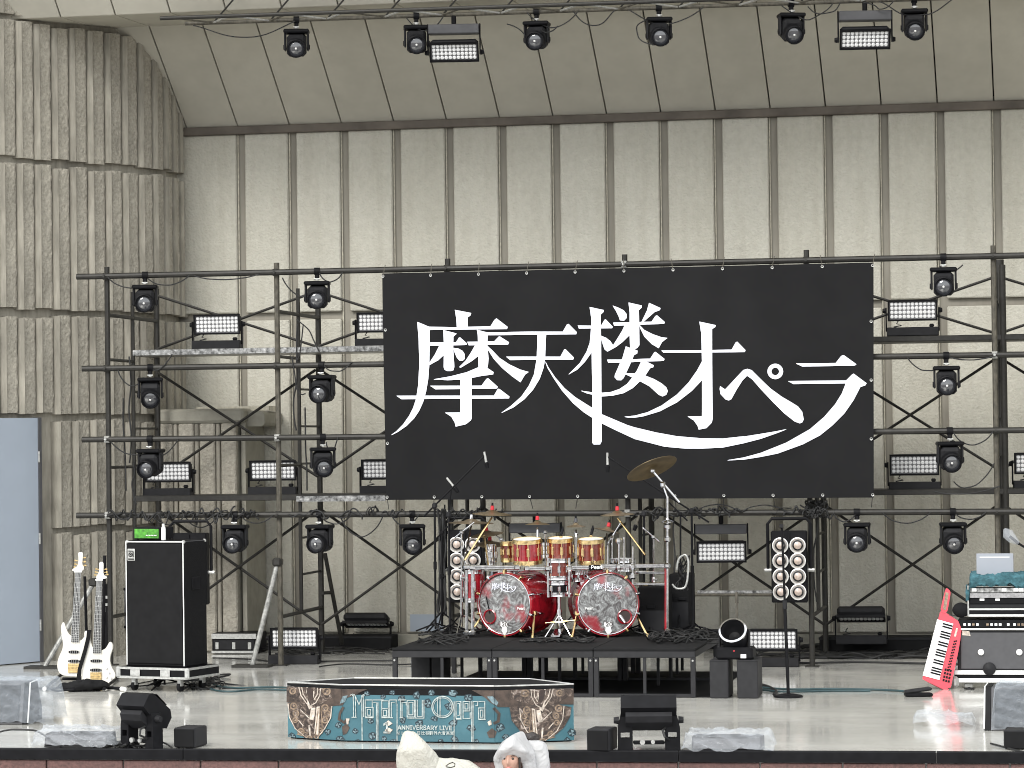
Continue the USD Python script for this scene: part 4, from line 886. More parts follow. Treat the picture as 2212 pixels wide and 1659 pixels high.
def drum(label, u0, u1, v0, v1, y, shell, hoop, group=None, tiltx=0, lugs=8):
    c0, c1 = Y((u0 + u1) / 2, v1, y), Y((u0 + u1) / 2, v0, y); r = (Y(u1, v0, y)[0] - Y(u0, v0, y)[0]) / 2; h = c1[2] - c0[2]
    t = thing('tom_drum', label, 'drum', c0, 0, group); R = rot((1, 0, 0), tiltx)
    part(t, 'shell', MB().lathe([(r * .90, 0.012), (r * .93, 0.012), (r * .93, h - 0.012), (r * .90, h - 0.012)], (0, 0, 0), (0, 0, 1), 32, True).tf(R), shell)
    for z in (0.0, h - 0.04):
        part(t, 'hoop', MB().lathe([(r * .94, z), (r, z), (r * .985, z + 0.02), (r, z + 0.04), (r * .94, z + 0.04)], (0, 0, 0), (0, 0, 1), 32, True).tf(R), hoop)
    part(t, 'batter_head', MB().lathe([(r * .94, h - 0.006), (0.0005, h - 0.004)], (0, 0, 0), (0, 0, 1), 28).tf(R), 'white')
    for k in range(lugs):
        a = 2 * math.pi * (k + .3) / lugs; d = V(math.cos(a), math.sin(a), 0)
        part(t, 'lug', MB().box(d * r * .97 + V(0, 0, h * .5), (0.02, 0.03, h * .34), np.stack([d, V(-d[1], d[0], 0), V(0, 0, 1)], 1), b=0.006).tube(d * r * .985 + V(0, 0, h * .1), d * r * .985 + V(0, 0, h * .92), 0.004, 5).tf(R), hoop)
    return t
GT = 'row of three gold-hooped toms'
drum('left gold-hooped red tom above the left bass drum', 1108, 1172, 1163, 1217, yd + 0.22, 'red_shell', 'gold', GT, 6)
drum('middle gold-hooped amber tom in the centre of the kit', 1184, 1240, 1161, 1212, yd + 0.26, 'red_wood', 'gold', GT, 6)
drum('right gold-hooped amber tom above the right bass drum', 1249, 1306, 1163, 1217, yd + 0.22, 'red_wood', 'gold', GT, 6)
drum('small gold-hooped drum behind the left tom', 1082, 1113, 1170, 1214, yd + 0.62, 'red_wood', 'gold')
drum('narrow chrome-hooped amber drum in the centre column between the bass drums', 1182, 1231, 1206, 1252, yd + 0.10, 'red_wood', 'chrome')
drum('narrow chrome-hooped black drum, lower in the centre column', 1183, 1231, 1254, 1288, yd + 0.12, 'black', 'chrome')
drum('red drum half hidden right of the centre column', 1228, 1268, 1232, 1256, yd + 0.34, 'red_shell', 'chrome')
drum('dark red floor tom at the left end of the kit', 1003, 1046, 1230, 1300, yd + 0.5, 'red_shell', 'chrome')
drum('dark drum with chrome hoops at the right behind the rack', 1316, 1372, 1206, 1234, yd + 0.75, 'black', 'chrome')
drum('small chrome drum left above the rack rail', 1050, 1073, 1176, 1220, yd + 0.55, 'chrome', 'chrome')
drum('deep red floor tom shell behind the left bass drum', 1056, 1134, 1233, 1300, yd + .75, 'red_shell', 'chrome')
drum('deep red floor tom shell behind the right bass drum', 1270, 1340, 1230, 1300, yd + .75, 'red_shell', 'chrome')
def tripod_stand(label, u, vt, vb, y, m='chrome', boom=None):
    b, a = Y(u, vb, y), Y(u, vt, y); b[2] = max(b[2], RZ)
    t = thing('cymbal_stand', label, 'stand', b)
    part(t, 'tube', MB().tube(b + V(0, 0, .05), b + (a - b) * .55, .0135, 10).tube(b + (a - b) * .55, a, .009, 8), m, world=True)
    part(t, 'height_joint', MB().cone(b + (a - b) * .53, b + (a - b) * .58, .022, .02, 10).box(b + (a - b) * .555 + V(.02, -.02, 0), (.05, .015, .02), b=.005), m, world=True)
    for k in range(3):
        q = 2.1 * k + .5; part(t, 'leg', MB().tube(b + V(0, 0, .20), b + V(math.cos(q) * .22, math.sin(q) * .22, .012), .008, 6), m, world=True)
    part(t, 'tilter', MB().box(a, (.04, .035, .035), b=.009), m, world=True)
    if boom: part(t, 'boom_tube', MB().tube(a, Y(*boom, y), .008, 8).tube(a, a + (a - Y(*boom, y)) * .5, .008, 8), m, world=True)
tripod_stand('chrome cymbal stand at the left between the lamp bank and the red floor tom', 997, 1150, 1370, yd + .45, 'chrome', (1025, 1128))
tripod_stand('chrome cymbal stand rising behind the left tom', 1083, 1165, 1366, yd + .8, 'chrome', (1060, 1150))
tripod_stand('chrome stand rising between left and middle tom', 1178, 1150, 1364, yd + .9)
tripod_stand('chrome stand rising between middle and right tom', 1245, 1152, 1364, yd + .85)
tripod_stand('chrome cymbal stand right of the right tom', 1322, 1160, 1366, yd + .8, 'chrome', (1342, 1128))
tripod_stand('slim chrome stand left of the tall right post', 1412, 1160, 1368, yd + .7, 'chrome', (1388, 1140))
tripod_stand('black cymbal stand behind the right cabinets', 1470, 1110, 1368, yd + 1.0, 'black', (1440, 1080))
tripod_stand('black stand at the far left of the riser behind the boom stand', 955, 1150, 1366, yd + .9, 'black', (985, 1118))
# pedals and stands between the bass drums
pd = thing('hi_hat_pedal', 'chrome pedal stand between the two bass drums', 'pedal', Z(1205, 1378, RZ))
q = Z(1205, 1378, RZ)
part(pd, 'post', MB().tube(q + V(0, 0.1, 0.03), q + V(0, 0.1, 0.42), 0.016, 8).cone(q + V(0, .1, .22), q + V(0, .1, .27), 0.024, 0.024, 8), 'chrome', world=True)
for a in (-0.13, 0.13): part(pd, 'leg', MB().tube(q + V(0, 0.1, 0.22), q + V(a, 0.02, 0.005), 0.008, 6), 'chrome', world=True)
part(pd, 'foot_board', MB().box(q + V(0, -0.02, 0.05), (0.09, 0.26, 0.014), rot((1, 0, 0), 12), b=0.004), 'chrome', world=True, smooth=False)
part(pd, 'cross_bar', MB().tube(q + V(-0.13, 0.06, 0.14), q + V(0.2, 0.05, 0.17), 0.008, 6), 'gold', world=True)

# rack
rk = thing('drum_rack', 'chrome rail rack carrying the toms and cymbals', 'rack', Z(1200, 1375, RZ))
def rail(u0, v0, u1, v1, y0, y1, h=0.042, m='chrome', name='rail'):
    a, b = Y(u0, v0, y0), Y(u1, v1, y1); d = (b - a) / np.linalg.norm(b - a); x, yv, z = d, np.cross(V(0, 0, 1), d), V(0, 0, 1)
    part(rk, name, MB().box((a + b) / 2, (np.linalg.norm(b - a), 0.042, h), np.stack([x, yv / np.linalg.norm(yv), z], 1), b=0.006), m, world=True, smooth=False)
    part(rk, 'rail_groove', MB().box((a + b) / 2 + V(0, -0.0225, 0), (np.linalg.norm(b - a) - 0.02, 0.004, 0.006), np.stack([x, yv / np.linalg.norm(yv), z], 1)), 'grey_case', world=True, smooth=False)
ya = yd + 0.02
rail(1008, 1225, 1118, 1226, ya, ya); rail(1140, 1228, 1184, 1228, ya, ya); rail(1232, 1226, 1276, 1226, ya, ya); rail(1300, 1223, 1441, 1222, ya, ya + 0.05)
rail(1372, 1236, 1441, 1237, ya + 0.2, ya + 0.2, 0.03); rail(1366, 1261, 1441, 1262, ya + 0.1, ya + 0.1, 0.03); rail(1272, 1226, 1302, 1226, ya - 0.02, ya - 0.02, 0.05, 'black', 'name_plate')
tx = meshkit.text_mesh('Pearl', 0.034, 0.002, True); v = np.array(tx.vertices); o = Y(1276, 1229, ya - 0.05); v = np.stack([v[:, 0] + o[0], o[1] + 0.0065 - v[:, 2], v[:, 1] + o[2]], 1)
part(rk, 'maker_name', (v, np.array(tx.faces)), 'white', world=True, smooth=False)
for u, v0, v1, m, r in ((1442, 1072, 1368, 'chrome', 0.013), (1438, 1225, 1368, 'red_shell', 0.012), (1008, 1222, 1372, 'chrome', 0.016), (1021, 1224, 1372, 'chrome', 0.018), (1184, 1205, 1290, 'chrome', 0.014), (1230, 1205, 1290, 'chrome', 0.014), (1367, 1180, 1262, 'chrome', 0.009), (1337, 1165, 1224, 'chrome', 0.011), (1313, 1180, 1224, 'chrome', 0.009), (1348, 1160, 1224, 'chrome', 0.008)):
    part(rk, 'post', MB().tube(Y(u, v1, ya), Y(u, v0, ya), r, 10), m, world=True)
for u, v in ((1442, 1137), (1442, 1165), (1442, 1222), (1442, 1364), (1008, 1225), (1021, 1226), (1118, 1226), (1139, 1228), (1302, 1224), (1367, 1224), (1337, 1224), (1367, 1245), (1184, 1228), (1231, 1228), (1008, 1368), (1021, 1368), (1337, 1168)):
    part(rk, 'clamp', MB().box(Y(u, v, ya - 0.01), (0.06, 0.07, 0.055), b=0.014), 'chrome', world=True, smooth=False)
def cymbal(label, u, v, wpx, y, n=(0, 0, 1), m='bronze', felt='felt_red', stem=None, stem_m='chrome'):
    c = Y(u, v, y); r = wpx / ppm(c) / 2; n = np.asarray(n, float) / np.linalg.norm(n)
    t = thing('cymbal', label, 'cymbal', c)
    part(t, 'disc', MB().lathe([(r, 0.0), (r * .7, 0.012), (r * .34, 0.02), (r * .22, 0.035), (r * .1, 0.043), (0.004, 0.044), (0.004, 0.041), (r * .1, 0.040), (r * .22, 0.032), (r * .34, 0.017), (r * .7, 0.009), (r, -0.0025)], (0, 0, 0), n, 48, True), m)
    if felt:
        part(t, 'felt', MB().cone(n * 0.045, n * 0.085, 0.020, 0.016, 12), felt)
        part(t, 'wing_nut', MB().cone(n * 0.086, n * 0.115, 0.012, 0.009, 8), 'black')
    if stem:
        pts = [c - n * 0.03 if i == 0 else Y(*q) for i, q in enumerate([None] + stem)]
        mb = MB()
        for a, b in zip(pts, pts[1:]): mb.tube(a, b, 0.0095, 8)
        part(t, 'stem', mb, stem_m, world=True)
    return t
nb_ = 0.937 * (-.37 * RT + .93 * UP) + .35 * FW
cy = cymbal('large crash cymbal tilted up at the upper right of the kit', 1408, 1012, 115, ya, nb_, 'bronze', None)
a = Y(1410, 1017, ya + 0.03); b = Y(1432, 1047, ya + 0.02); b2 = Y(1468, 1085, ya + 0.02)
part(cy, 'boom_arm', MB().tube(a, b2, 0.011, 8), 'chrome', world=True); part(cy, 'tilter', MB().box(a, (0.05, 0.05, 0.04), b=0.01).box(b, (0.05, 0.06, 0.06), b=0.014), 'chrome', world=True)
part(cy, 'stand_tube', MB().tube(b, Y(1442, 1075, ya), 0.010, 8), 'chrome', world=True)
cymbal('thin crash cymbal with red felt, high above the left tom', 1063, 1111, 86, yd + .35, (0.05, -0.02, 1), 'bronze', 'felt_red', [(1058, 1125, yd + .33), (1004, 1210, yd + .1)], 'gold')
cymbal('thin crash cymbal with red felt, high above the right bass drum', 1334, 1112, 74, yd + .4, (-0.03, -0.03, 1), 'bronze', 'felt_red', [(1341, 1128, yd + .4), (1394, 1199, yd + .2)], 'gold')
cymbal('small splash cymbal with red felt above the left tom rim', 1161, 1133, 54, yd + .45, (0, 0.02, 1), 'bronze', 'felt_red', [(1161, 1163, yd + .42)])
cymbal('small dark bell cymbal above the middle tom', 1244, 1138, 43, yd + .45, (0, 0, 1), 'bronze_dark', 'grey_case', [(1245, 1160, yd + .42)])
cymbal('wide dark ride cymbal at the far left of the kit', 1018, 1130, 98, yd + .7, (0.03, 0, 1), 'bronze_dark', 'chrome', [(1000, 1225, yd + .3)])
cymbal('china cymbal below the left crash', 1052, 1155, 72, yd + .75, (-0.1, -0.12, 1), 'bronze_dark', 'felt_red', [(1046, 1158, yd + .6), (1055, 1222, yd + .2)], 'gold')
cymbal('dark cymbal with red felt beside the left tom', 1058, 1176, 64, yd + .85, (0.05, -0.16, 1), 'bronze_dark', 'felt_red', [(1060, 1222, yd + .5)])
cymbal('dark cymbal with red felt behind the right tom', 1312, 1147, 60, yd + .9, (0.22, 0.1, 1), 'bronze_dark', 'felt_red', [(1315, 1222, yd + .5)])
cymbal('small chrome splash on the tall right post', 1442, 1127, 26, ya, (0, -0.1, 1), 'chrome', None)

# drum microphones on stands
def boom_mic(label, base, top, tip, mic0, mic1, mcol='steel_bright', tripod=True, counter=None):
    """base, top: post; tip: end of the boom; mic0-mic1: body, all world points"""
    t = thing('microphone_stand', label, 'microphone stand', base)
    part(t, 'post', MB().tube(base + V(0, 0, 0.04), top, 0.0115, 8).cone(base + (top - base) * .5, base + (top - base) * .56, 0.018, 0.018, 8), 'black', world=True)
    if counter is None: counter = top + (top - tip) * 0.22
    part(t, 'boom', MB().tube(counter, tip, 0.009, 8), 'black', world=True)
    part(t, 'boom_clutch', MB().box(top, (0.05, 0.05, 0.06), b=0.015), 'charcoal', world=True)
    if tripod:
        for k in range(3):
            a = 2 * math.pi * k / 3 + 0.4; part(t, 'leg', MB().tube(base + V(0, 0, 0.10), base + V(math.cos(a) * .30, math.sin(a) * .30, 0.012), 0.009, 6), 'black', world=True)
    if mic0 is not None:
        d = mic1 - mic0
        mp = part(t, 'microphone', MB().cone(mic0, mic0 + d * .62, 0.011, 0.013, 10), mcol, world=True)
        part(mp, 'grille', MB().cone(mic0 + d * .62, mic0 + d * .7, 0.013, 0.022, 10).cone(mic0 + d * .7, mic1, 0.024, 0.016, 10), 'black', world=True)
        part(mp, 'clip', MB().tube(tip, mic0 + d * .2, 0.010, 6), 'black', world=True)
    return t
yl = Z(940, 1368, RZ)[1]
boom_mic('tall boom microphone stand reaching over the kit from the left', Z(941, 1368, RZ), Y(939, 1092, yl), Y(1045, 986, yl), Y(1046, 976, yl), Y(1053, 1012, yl))
boom_mic('shorter boom microphone beside the tall stand at the left', Z(972, 1372, RZ), Y(969, 1112, yl + .1), Y(975, 1048, yl + .1), Y(965, 1032, yl + .1), Y(990, 1064, yl + .1), 'steel_bright')
yq = yd + 0.55
boom_mic('boom microphone stand reaching over the kit from the right', Y(1497, 1372, yq), Y(1494, 1104, yq), Y(1325, 995, yq), Y(1312, 978, yq), Y(1313, 1020, yq), 'steel_bright')
boom_mic('low microphone on a short arm behind the right crash cymbal', Y(1392, 1368, yd + 0.9), Y(1391, 1110, yd + .9), Y(1381, 1113, yd + .9), Y(1381, 1113, yd + .9), Y(1370, 1146, yd + .9), 'steel_worn')
for u, v, w in ((1212, 1160, 'middle'), (1277, 1158, 'right')):
    c = Y(u, v + 2, yd + 0.06); t = thing('drum_microphone', f'small clip microphone on the rim of the {w} tom', 'microphone', c)
    part(t, 'mount', MB().box((0, 0, 0.01), (0.03, 0.04, 0.02), b=0.006), 'gold'); part(t, 'body', MB().cone((0, 0, 0.02), (0.01, 0.03, 0.075), 0.012, 0.016, 10).cone((0.01, .03, .075), (0.012, 0.045, 0.11), 0.016, 0.006, 10), 'black')
# black cabinets on the riser beside the right bass drum
for (u0, v0, u1, v1, dy, w) in ((1378, 1268, 1441, 1374, 0.45, 'beside the right bass drum'), (1446, 1240, 1491, 1374, 0.95, 'behind the tall chrome post')):
    q = bxy(u0, v0, u1, v1, yd + dy, 0.4, 0.012).get()[0]; lo, hi = q.min(0), q.max(0); lo[2] = RZ + 0.002
    t = thing('equipment_cabinet', f'black equipment cabinet on the riser {w}', 'cabinet', (lo[0], lo[1], RZ))
    part(t, 'cabinet_body', MB().bx(lo, hi, 0.012), 'tolex', world=True, smooth=False)
    part(t, 'front_plate', MB().bx((lo[0] + .02, lo[1] - .006, lo[2] + .03), (hi[0] - .02, lo[1] - .002, (lo[2] + hi[2]) / 2)), 'charcoal', world=True, smooth=False)
    part(t, 'recess_handle', MB().bx((lo[0] + .09, lo[1] - .012, (lo[2] + hi[2]) / 2 + .02), (lo[0] + .17, lo[1] - .0025, (lo[2] + hi[2]) / 2 + .05), 0.004), 'black', world=True, smooth=False)
M['bridge_gold'] = mat('bridge_gold', (0.42, 0.31, 0.15), 0.35, metal=0.7, var=0.4, scale=40)
from shapely import affinity
# ================================================================== bass cabinet on its dolly and what stands on it
def local_box(t, lo, hi, m, name, b=0.0, label=None):
    return part(t, name, MB().bx(lo, hi, b), m, smooth=False, label=label)
pc = Z(336, 1493, 0.0)
cab = thing('bass_cabinet', 'tall black bass cabinet with white piping and a round-letter badge', 'speaker cabinet', pc + V(0, 0, 0.236), -15)
cw, cd, ch = 0.665, 0.42, 1.215
local_box(cab, (-cw / 2, 0.012, 0), (cw / 2, cd, ch), 'tolex', 'carcass', 0.012)
local_box(cab, (-cw / 2 + 0.02, 0.0, 0.03), (cw / 2 - 0.02, 0.011, ch - 0.03), 'black_matte', 'grille_cloth', 0.004)
pp = [(-cw / 2 + 0.008, 0.004, 0.012), (-cw / 2 + 0.008, 0.004, ch - 0.012), (cw / 2 - 0.008, 0.004, ch - 0.012), (cw / 2 - 0.008, 0.004, 0.012)]
for a, b in zip(pp, pp[1:]): part(cab, 'piping', MB().tube(a, b, 0.0055, 6), 'white')
part(cab, 'piping', MB().tube((cw / 2 - 0.004, 0.03, ch - 0.008), (cw / 2 - 0.004, cd - .02, ch - 0.008), 0.004, 6), 'grey_case')
bx0, bz0 = -cw / 2 + 0.03, ch - 0.195
bd_ = part(cab, 'badge', MB().bx((bx0, -0.006, bz0), (bx0 + 0.085, -0.001, bz0 + 0.115), 0.003), 'steel_bright', smooth=False)
ring = lambda cx, cz, r0, r1: MB().lathe([(r0, 0), (r1, 0), (r1, 0.003), (r0, 0.003)], (cx, -0.007, cz), (0, -1, 0), 20, True)
part(bd_, 'badge_letter', ring(bx0 + 0.036, bz0 + 0.058, 0.014, 0.022), 'black')
part(bd_, 'badge_letter', ring(bx0 + 0.036, bz0 + 0.058, 0.0, 0.007), 'black')
part(bd_, 'badge_letter', MB().bx((bx0 + 0.062, -0.010, bz0 + 0.034), (bx0 + 0.071, -0.0065, bz0 + 0.092)).bx((bx0 + 0.014, -0.010, bz0 + 0.089), (bx0 + 0.0615, -0.0065, bz0 + 0.097)), 'black', smooth=False)
part(bd_, 'badge_letter', MB().bx((bx0 + 0.01, -0.010, bz0 + 0.010), (bx0 + 0.075, -0.0065, bz0 + 0.022)), 'black', smooth=False)
for z in (0.3, 0.9):
    for sx in (-0.16, 0.16): pass
for sx in (-1, 1):
    for yy in (0.02, cd - 0.02):
        for zz in (0.012, ch - 0.012):
            part(cab, 'corner_cap', MB().box((sx * (cw / 2 - 0.012), yy, zz), (0.034, 0.034, 0.034), b=0.010), 'black' if zz < .5 else 'steel_bright', smooth=False)
part(cab, 'side_handle', MB().bx((cw / 2 + 0.001, 0.14, 0.74), (cw / 2 + 0.012, 0.28, 0.86), 0.004), 'black', smooth=False)
dl = thing('case_dolly', 'wheeled flight-case lid used as a dolly under the bass cabinet', 'dolly', pc, -15)
local_box(dl, (-0.39, -0.06, 0.125), (0.40, 0.52, 0.233), 'black', 'tray', 0.004)
for z in (0.135, 0.222): 
    local_box(dl, (-0.395, -0.066, z - 0.011), (0.405, -0.0605, z + 0.011), 'steel_bright', 'aluminium_edge')
    local_box(dl, (0.401, -0.06, z - 0.011), (0.4065, 0.52, z + 0.011), 'steel_bright', 'aluminium_edge')
for x in (-0.24, 0.10): local_box(dl, (x, -0.076, 0.147), (x + 0.11, -0.067, 0.21), 'steel_bright', 'butterfly_latch', 0.003)
for x in (-0.385, 0.395):
    part(dl, 'ball_corner', MB().box((x, -0.058, 0.18), (0.05, 0.04, 0.11), b=0.014), 'steel_bright', smooth=False)
for x in (-0.25, 0.27):
    for y in (0.02, 0.42):
        w = part(dl, 'castor', MB().bx((x - 0.022, y - 0.03, 0.05), (x + 0.022, y + 0.03, 0.124), 0.008), 'steel_bright', smooth=False)
        part(w, 'wheel', MB().cone((x - 0.016, y, 0.047), (x + 0.016, y, 0.047), 0.046, 0.046, 16), 'black')
top = pc + V(0, 0, 0.236 + 1.215 + 0.002)
Rz = rot((0, 0, 1), -15)
amp = thing('bass_amplifier', 'small black unit with a glowing green front on the bass cabinet', 'amplifier', top + Rz @ V(-0.145, 0.10, 0), -15)
local_box(amp, (-0.15, 0, 0.006), (0.15, 0.25, 0.125), 'black', 'case', 0.008); local_box(amp, (-0.14, -0.004, 0.018), (0.135, -0.0005, 0.108), 'green_lit', 'front_panel')
for i in range(7): part(amp, 'knob', MB().cone((0.0 + i * 0.018, -0.004, 0.045), (0.0 + i * 0.018, -0.012, 0.045), 0.006, 0.005, 8), 'white')
for x in (-.12, .12): part(amp, 'foot', MB().cone((x, 0.03, 0), (x, 0.03, 0.007), 0.012, 0.012, 8), 'black')
bt = thing('water_bottle', 'white bottle standing on the bass cabinet beside the green unit', 'bottle', top + Rz @ V(0.045, 0.10, 0), 0)
part(bt, 'bottle_body', MB().lathe([(0.0005, 0), (0.021, 0), (0.023, 0.006), (0.023, 0.10), (0.018, 0.125), (0.012, 0.133)], (0, 0, 0), (0, 0, 1), 16), 'white'); part(bt, 'cap', MB().cone((0, 0, 0.134), (0, 0, 0.158), 0.013, 0.011, 12), 'white')
lamp_bank('black bank of eight round lamps mostly hidden behind the bass cabinet', 372, 1152, 446, 1307, YF - 0.25)
pm = Z(359, 1487, 0)
pm2 = pm + V(0, -0.05, 0)
ms = boom_mic('slim microphone stand in front of the bass cabinet', pm2, Y(355, 1290, pm2[1] - .02), Y(355, 1283, pm2[1] - .06), Y(346, 1283, pm2[1] - .06), Y(366, 1280, pm2[1] - .10), 'black', counter=Y(355, 1292, pm2[1] + .03))
part(ms, 'clip_ring', MB().lathe([(0.012, 0), (0.016, 0), (0.016, 0.014), (0.012, 0.014)], Y(355, 1300, pm2[1] - .02), (0, 0, 1), 10, True), 'steel_bright', world=True)

# ================================================================== two white bass guitars on a stand
def cg(*pts): return [(82.3 + x * 0.2149, 1179.5 + y * 0.2149) for x, y in pts]
def bass_guitar(label, gy, lean, body, neck, frets, head, pickups, bridge, pegs, nut):
    o = Z(cg((neck[0][0], 1400))[0][0], 1490, 0.0); o[1] = gy; n = V(0.12, -1, lean); n /= np.linalg.norm(n)
    P = lambda d: (o + n * d)
    t = thing('bass_guitar', label, 'bass guitar', PL(*cg(body[len(body) // 2])[0], o, n))
    part(t, 'body', slab(cg(*body), P(0), n, 0.042, smooth=2), 'guitar_white', world=True, smooth=50)
    part(t, 'neck', slab(cg(*neck), P(0.012), n, 0.022), 'guitar_white', world=True, smooth=False)
    fb = part(t, 'fingerboard', slab(cg(*neck), P(0.018), n, 0.006), 'fingerboard', world=True, smooth=False)
    (tl, tr, br, bl) = neck
    N = 21
    for k in range(1, N):
        a = (1 - 2 ** (-k / 12)) / (1 - 2 ** (-N / 12)); c0 = (tl[0] + (bl[0] - tl[0]) * a, tl[1] + (bl[1] - tl[1]) * a); c1 = (tr[0] + (br[0] - tr[0]) * a, tr[1] + (br[1] - tr[1]) * a)
        part(fb, 'fret', MB().tube(PL(*cg(c0)[0], P(0.0185), n), PL(*cg(c1)[0], P(0.0185), n), 0.0022, 4), 'fret', world=True)
        if k in (3, 5, 7, 9, 12, 15, 17):
            m = ((c0[0] + c1[0]) / 2, (c0[1] + c1[1]) / 2 - 8); part(fb, 'inlay', MB().cone(PL(*cg(m)[0], P(0.018), n), PL(*cg(m)[0], P(0.0195), n), 0.005, 0.005, 6), 'white', world=True)
    part(t, 'headstock', slab(cg(*head), P(0.012), n, 0.016, smooth=1), 'guitar_white', world=True, smooth=False)
    for p in pickups: part(t, 'pickup', slab(cg(*p), P(0.012), n, 0.011, smooth=1), 'black', world=True, smooth=False)
    part(t, 'bridge', slab(cg(*bridge), P(0.014), n, 0.0135), 'bridge_gold', world=True, smooth=False)
    x0, y0 = bridge[0]; x1, y1 = bridge[2]
    for k in range(4):
        yv = y0 + (y1 - y0) * (k + .5) / 4; part(t, 'saddle', MB().tube(PL(*cg((x0 + 6, yv))[0], P(0.016), n), PL(*cg((x1 - 6, yv))[0], P(0.016), n), 0.004, 5), 'gold', world=True)
    for (x, y, s) in pegs:
        a = PL(*cg((x, y))[0], P(0.004), n); b = PL(*cg((x + s * 26, y - 4))[0], P(0.004), n)
        part(t, 'tuning_peg', MB().tube(a, b, 0.004, 5).box(b, (0.022, 0.012, 0.018), b=0.005), 'gold', world=True)
    for k in range(5):
        a = 0.12 + 0.19 * k; q0 = (tl[0] + (tr[0] - tl[0]) * a, tl[1]); q1 = (bridge[0][0] + (bridge[1][0] - bridge[0][0]) * a, bridge[0][1] + 10)
        part(t, 'string', MB().tube(PL(*cg(q0)[0], P(0.022), n), PL(*cg(q1)[0], P(0.022), n), 0.0012, 3), 'fret', world=True)
    part(t, 'nut', slab(cg(*nut), P(0.02), n, 0.01), 'white', world=True, smooth=False)
    return t, P, n
g1y = Z(140, 1475, 0)[1] + 0.05
bass_guitar('left, rear white bass guitar with black pickups and gold bridge', g1y + 0.15, 0.10,
    [(258,758),(278,820),(300,875),(335,905),(410,955),(445,940),(470,900),(475,960),(460,1050),(470,1120),(500,1210),(490,1280),(440,1312),(330,1308),(250,1300),(205,1270),(188,1190),(210,1110),(245,1040),(252,980),(238,900),(228,830),(238,780)],
    [(372,262),(430,262),(410,965),(332,965)], 20, [(342,254),(342,232),(400,205),(408,120),(398,75),(415,60),(446,60),(450,90),(440,190),(462,205),(452,254)],
    [[(306,1050),(410,1050),(410,1080),(306,1080)],[(302,1142),(418,1142),(418,1172),(302,1172)]], [(300,1180),(415,1180),(415,1275),(300,1275)],
    [(400,150,-1),(398,185,-1),(392,215,-1),(446,120,1),(444,160,1),(450,200,1)], [(360,250),(440,250),(440,264),(360,264)])
g2, P2, n2 = bass_guitar('right, front white bass guitar with black strap and control knobs', g1y, 0.10,
    [(478,848),(500,860),(520,930),(535,985),(552,1030),(590,1062),(640,1050),(680,1030),(705,985),(718,962),(738,965),(752,1000),(742,1050),(722,1100),(720,1160),(738,1220),(778,1280),(770,1330),(740,1380),(690,1430),(600,1425),(500,1400),(440,1395),(432,1330),(445,1220),(470,1120),(476,1020),(468,930),(462,870)],
    [(585,345),(640,345),(632,1075),(548,1075)], 20, [(582,334),(586,300),(610,270),(615,200),(612,172),(630,157),(655,162),(656,200),(655,290),(690,305),(688,325),(640,334)],
    [[(526,1140),(638,1140),(638,1170),(526,1170)],[(522,1232),(636,1232),(636,1262),(522,1262)]], [(524,1268),(636,1268),(636,1362),(524,1362)],
    [(612,235,-1),(606,265,-1),(598,295,-1),(660,235,1),(664,265,1),(672,290,1)], [(575,332),(650,332),(650,347),(575,347)])
for q in ((690, 1230), (715, 1275), (690, 1320), (735, 1330)): a = PL(*cg(q)[0], P2(0), n2); part(g2, 'control_knob', MB().cone(a, a + n2 * 0.016, 0.010, 0.008, 10), 'chrome', world=True)
sp = [(512, 845), (500, 930), (470, 1050), (440, 1150), (415, 1240), (405, 1330), (420, 1400), (450, 1440)]
mb = MB(); pts = [PL(*cg(q)[0], P2(0.03), n2) for q in sp]
vv = []
for q, p in zip(sp, pts): vv += [p - V(0.019, 0, 0), p + V(0.019, 0.01, 0), p + V(0.019, 0.016, 0), p - V(0.019, -0.006, 0)]
ff = []
for k in range(len(sp) - 1):
    for j in range(4): a, b = k * 4 + j, k * 4 + (j + 1) % 4; ff += [[a, b, b + 4], [a, b + 4, a + 4]]
part(g2, 'strap', (np.array(vv), np.array(ff)), 'black_matte', world=True)
gs = thing('guitar_stand', 'black double guitar stand holding the two white basses', 'guitar stand', Z(175, 1490, 0))
gy2 = g1y + 0.2
part(gs, 'upright', MB().tube(Y(190, 1470, gy2 + .1), Y(183, 1245, gy2 + .2), 0.016, 8), 'black', world=True)
part(gs, 'upright', MB().tube(Y(221, 1470, gy2), Y(226, 1200, gy2 + .1), 0.018, 8), 'black', world=True)
for a, b in (((133, 1457), (97, 1487)), ((165, 1478), (262, 1488)), ((225, 1488), (255, 1462))):
    p, q = Z(*a, 0.03), Z(*b, 0.022)
    part(gs, 'leg', MB().tube(p, q, 0.016, 8), 'black', world=True); part(gs, 'rubber_tip', MB().tube(q, q + (q - p) / np.linalg.norm(q - p) * 0.06, 0.021, 8), 'white', world=True)
part(gs, 'cradle', MB().tube(Y(135, 1466, gy2), Y(200, 1466, gy2), 0.014, 8), 'black', world=True); part(gs, 'cradle', MB().tube(Y(170, 1488, g1y - .03), Y(232, 1488, g1y - .03), 0.014, 8), 'black', world=True)
for (u, v, w, x) in ((182, 1493, 'under the two white basses', 0.24),):
    c = Z(u, v); t = thing('gig_bag', f'crumpled black cloth bag lying on the floor {w}', 'bag', c)
    ic = trimesh.creation.icosphere(subdivisions=4); v_ = np.array(ic.vertices) * V(x, 0.13, 0.055) + V(0, 0, 0.05); v_ = v_ + np.array(ic.vertices) * ((meshkit.fbm(v_ * 12, 3, 3) - 0.5) * 0.09)[:, None]; v_[:, 2] = np.maximum(v_[:, 2], 0.003)
    part(t, 'bag_body', (v_, np.array(ic.faces)), 'black_matte', smooth=True); part(t, 'bag_strap', MB().path([(-0.2, -0.05, 0.06), (-0.3, -0.1, 0.02), (-0.22, -0.14, 0.012), (-0.05, -0.14, 0.03)], 0.01), 'black')
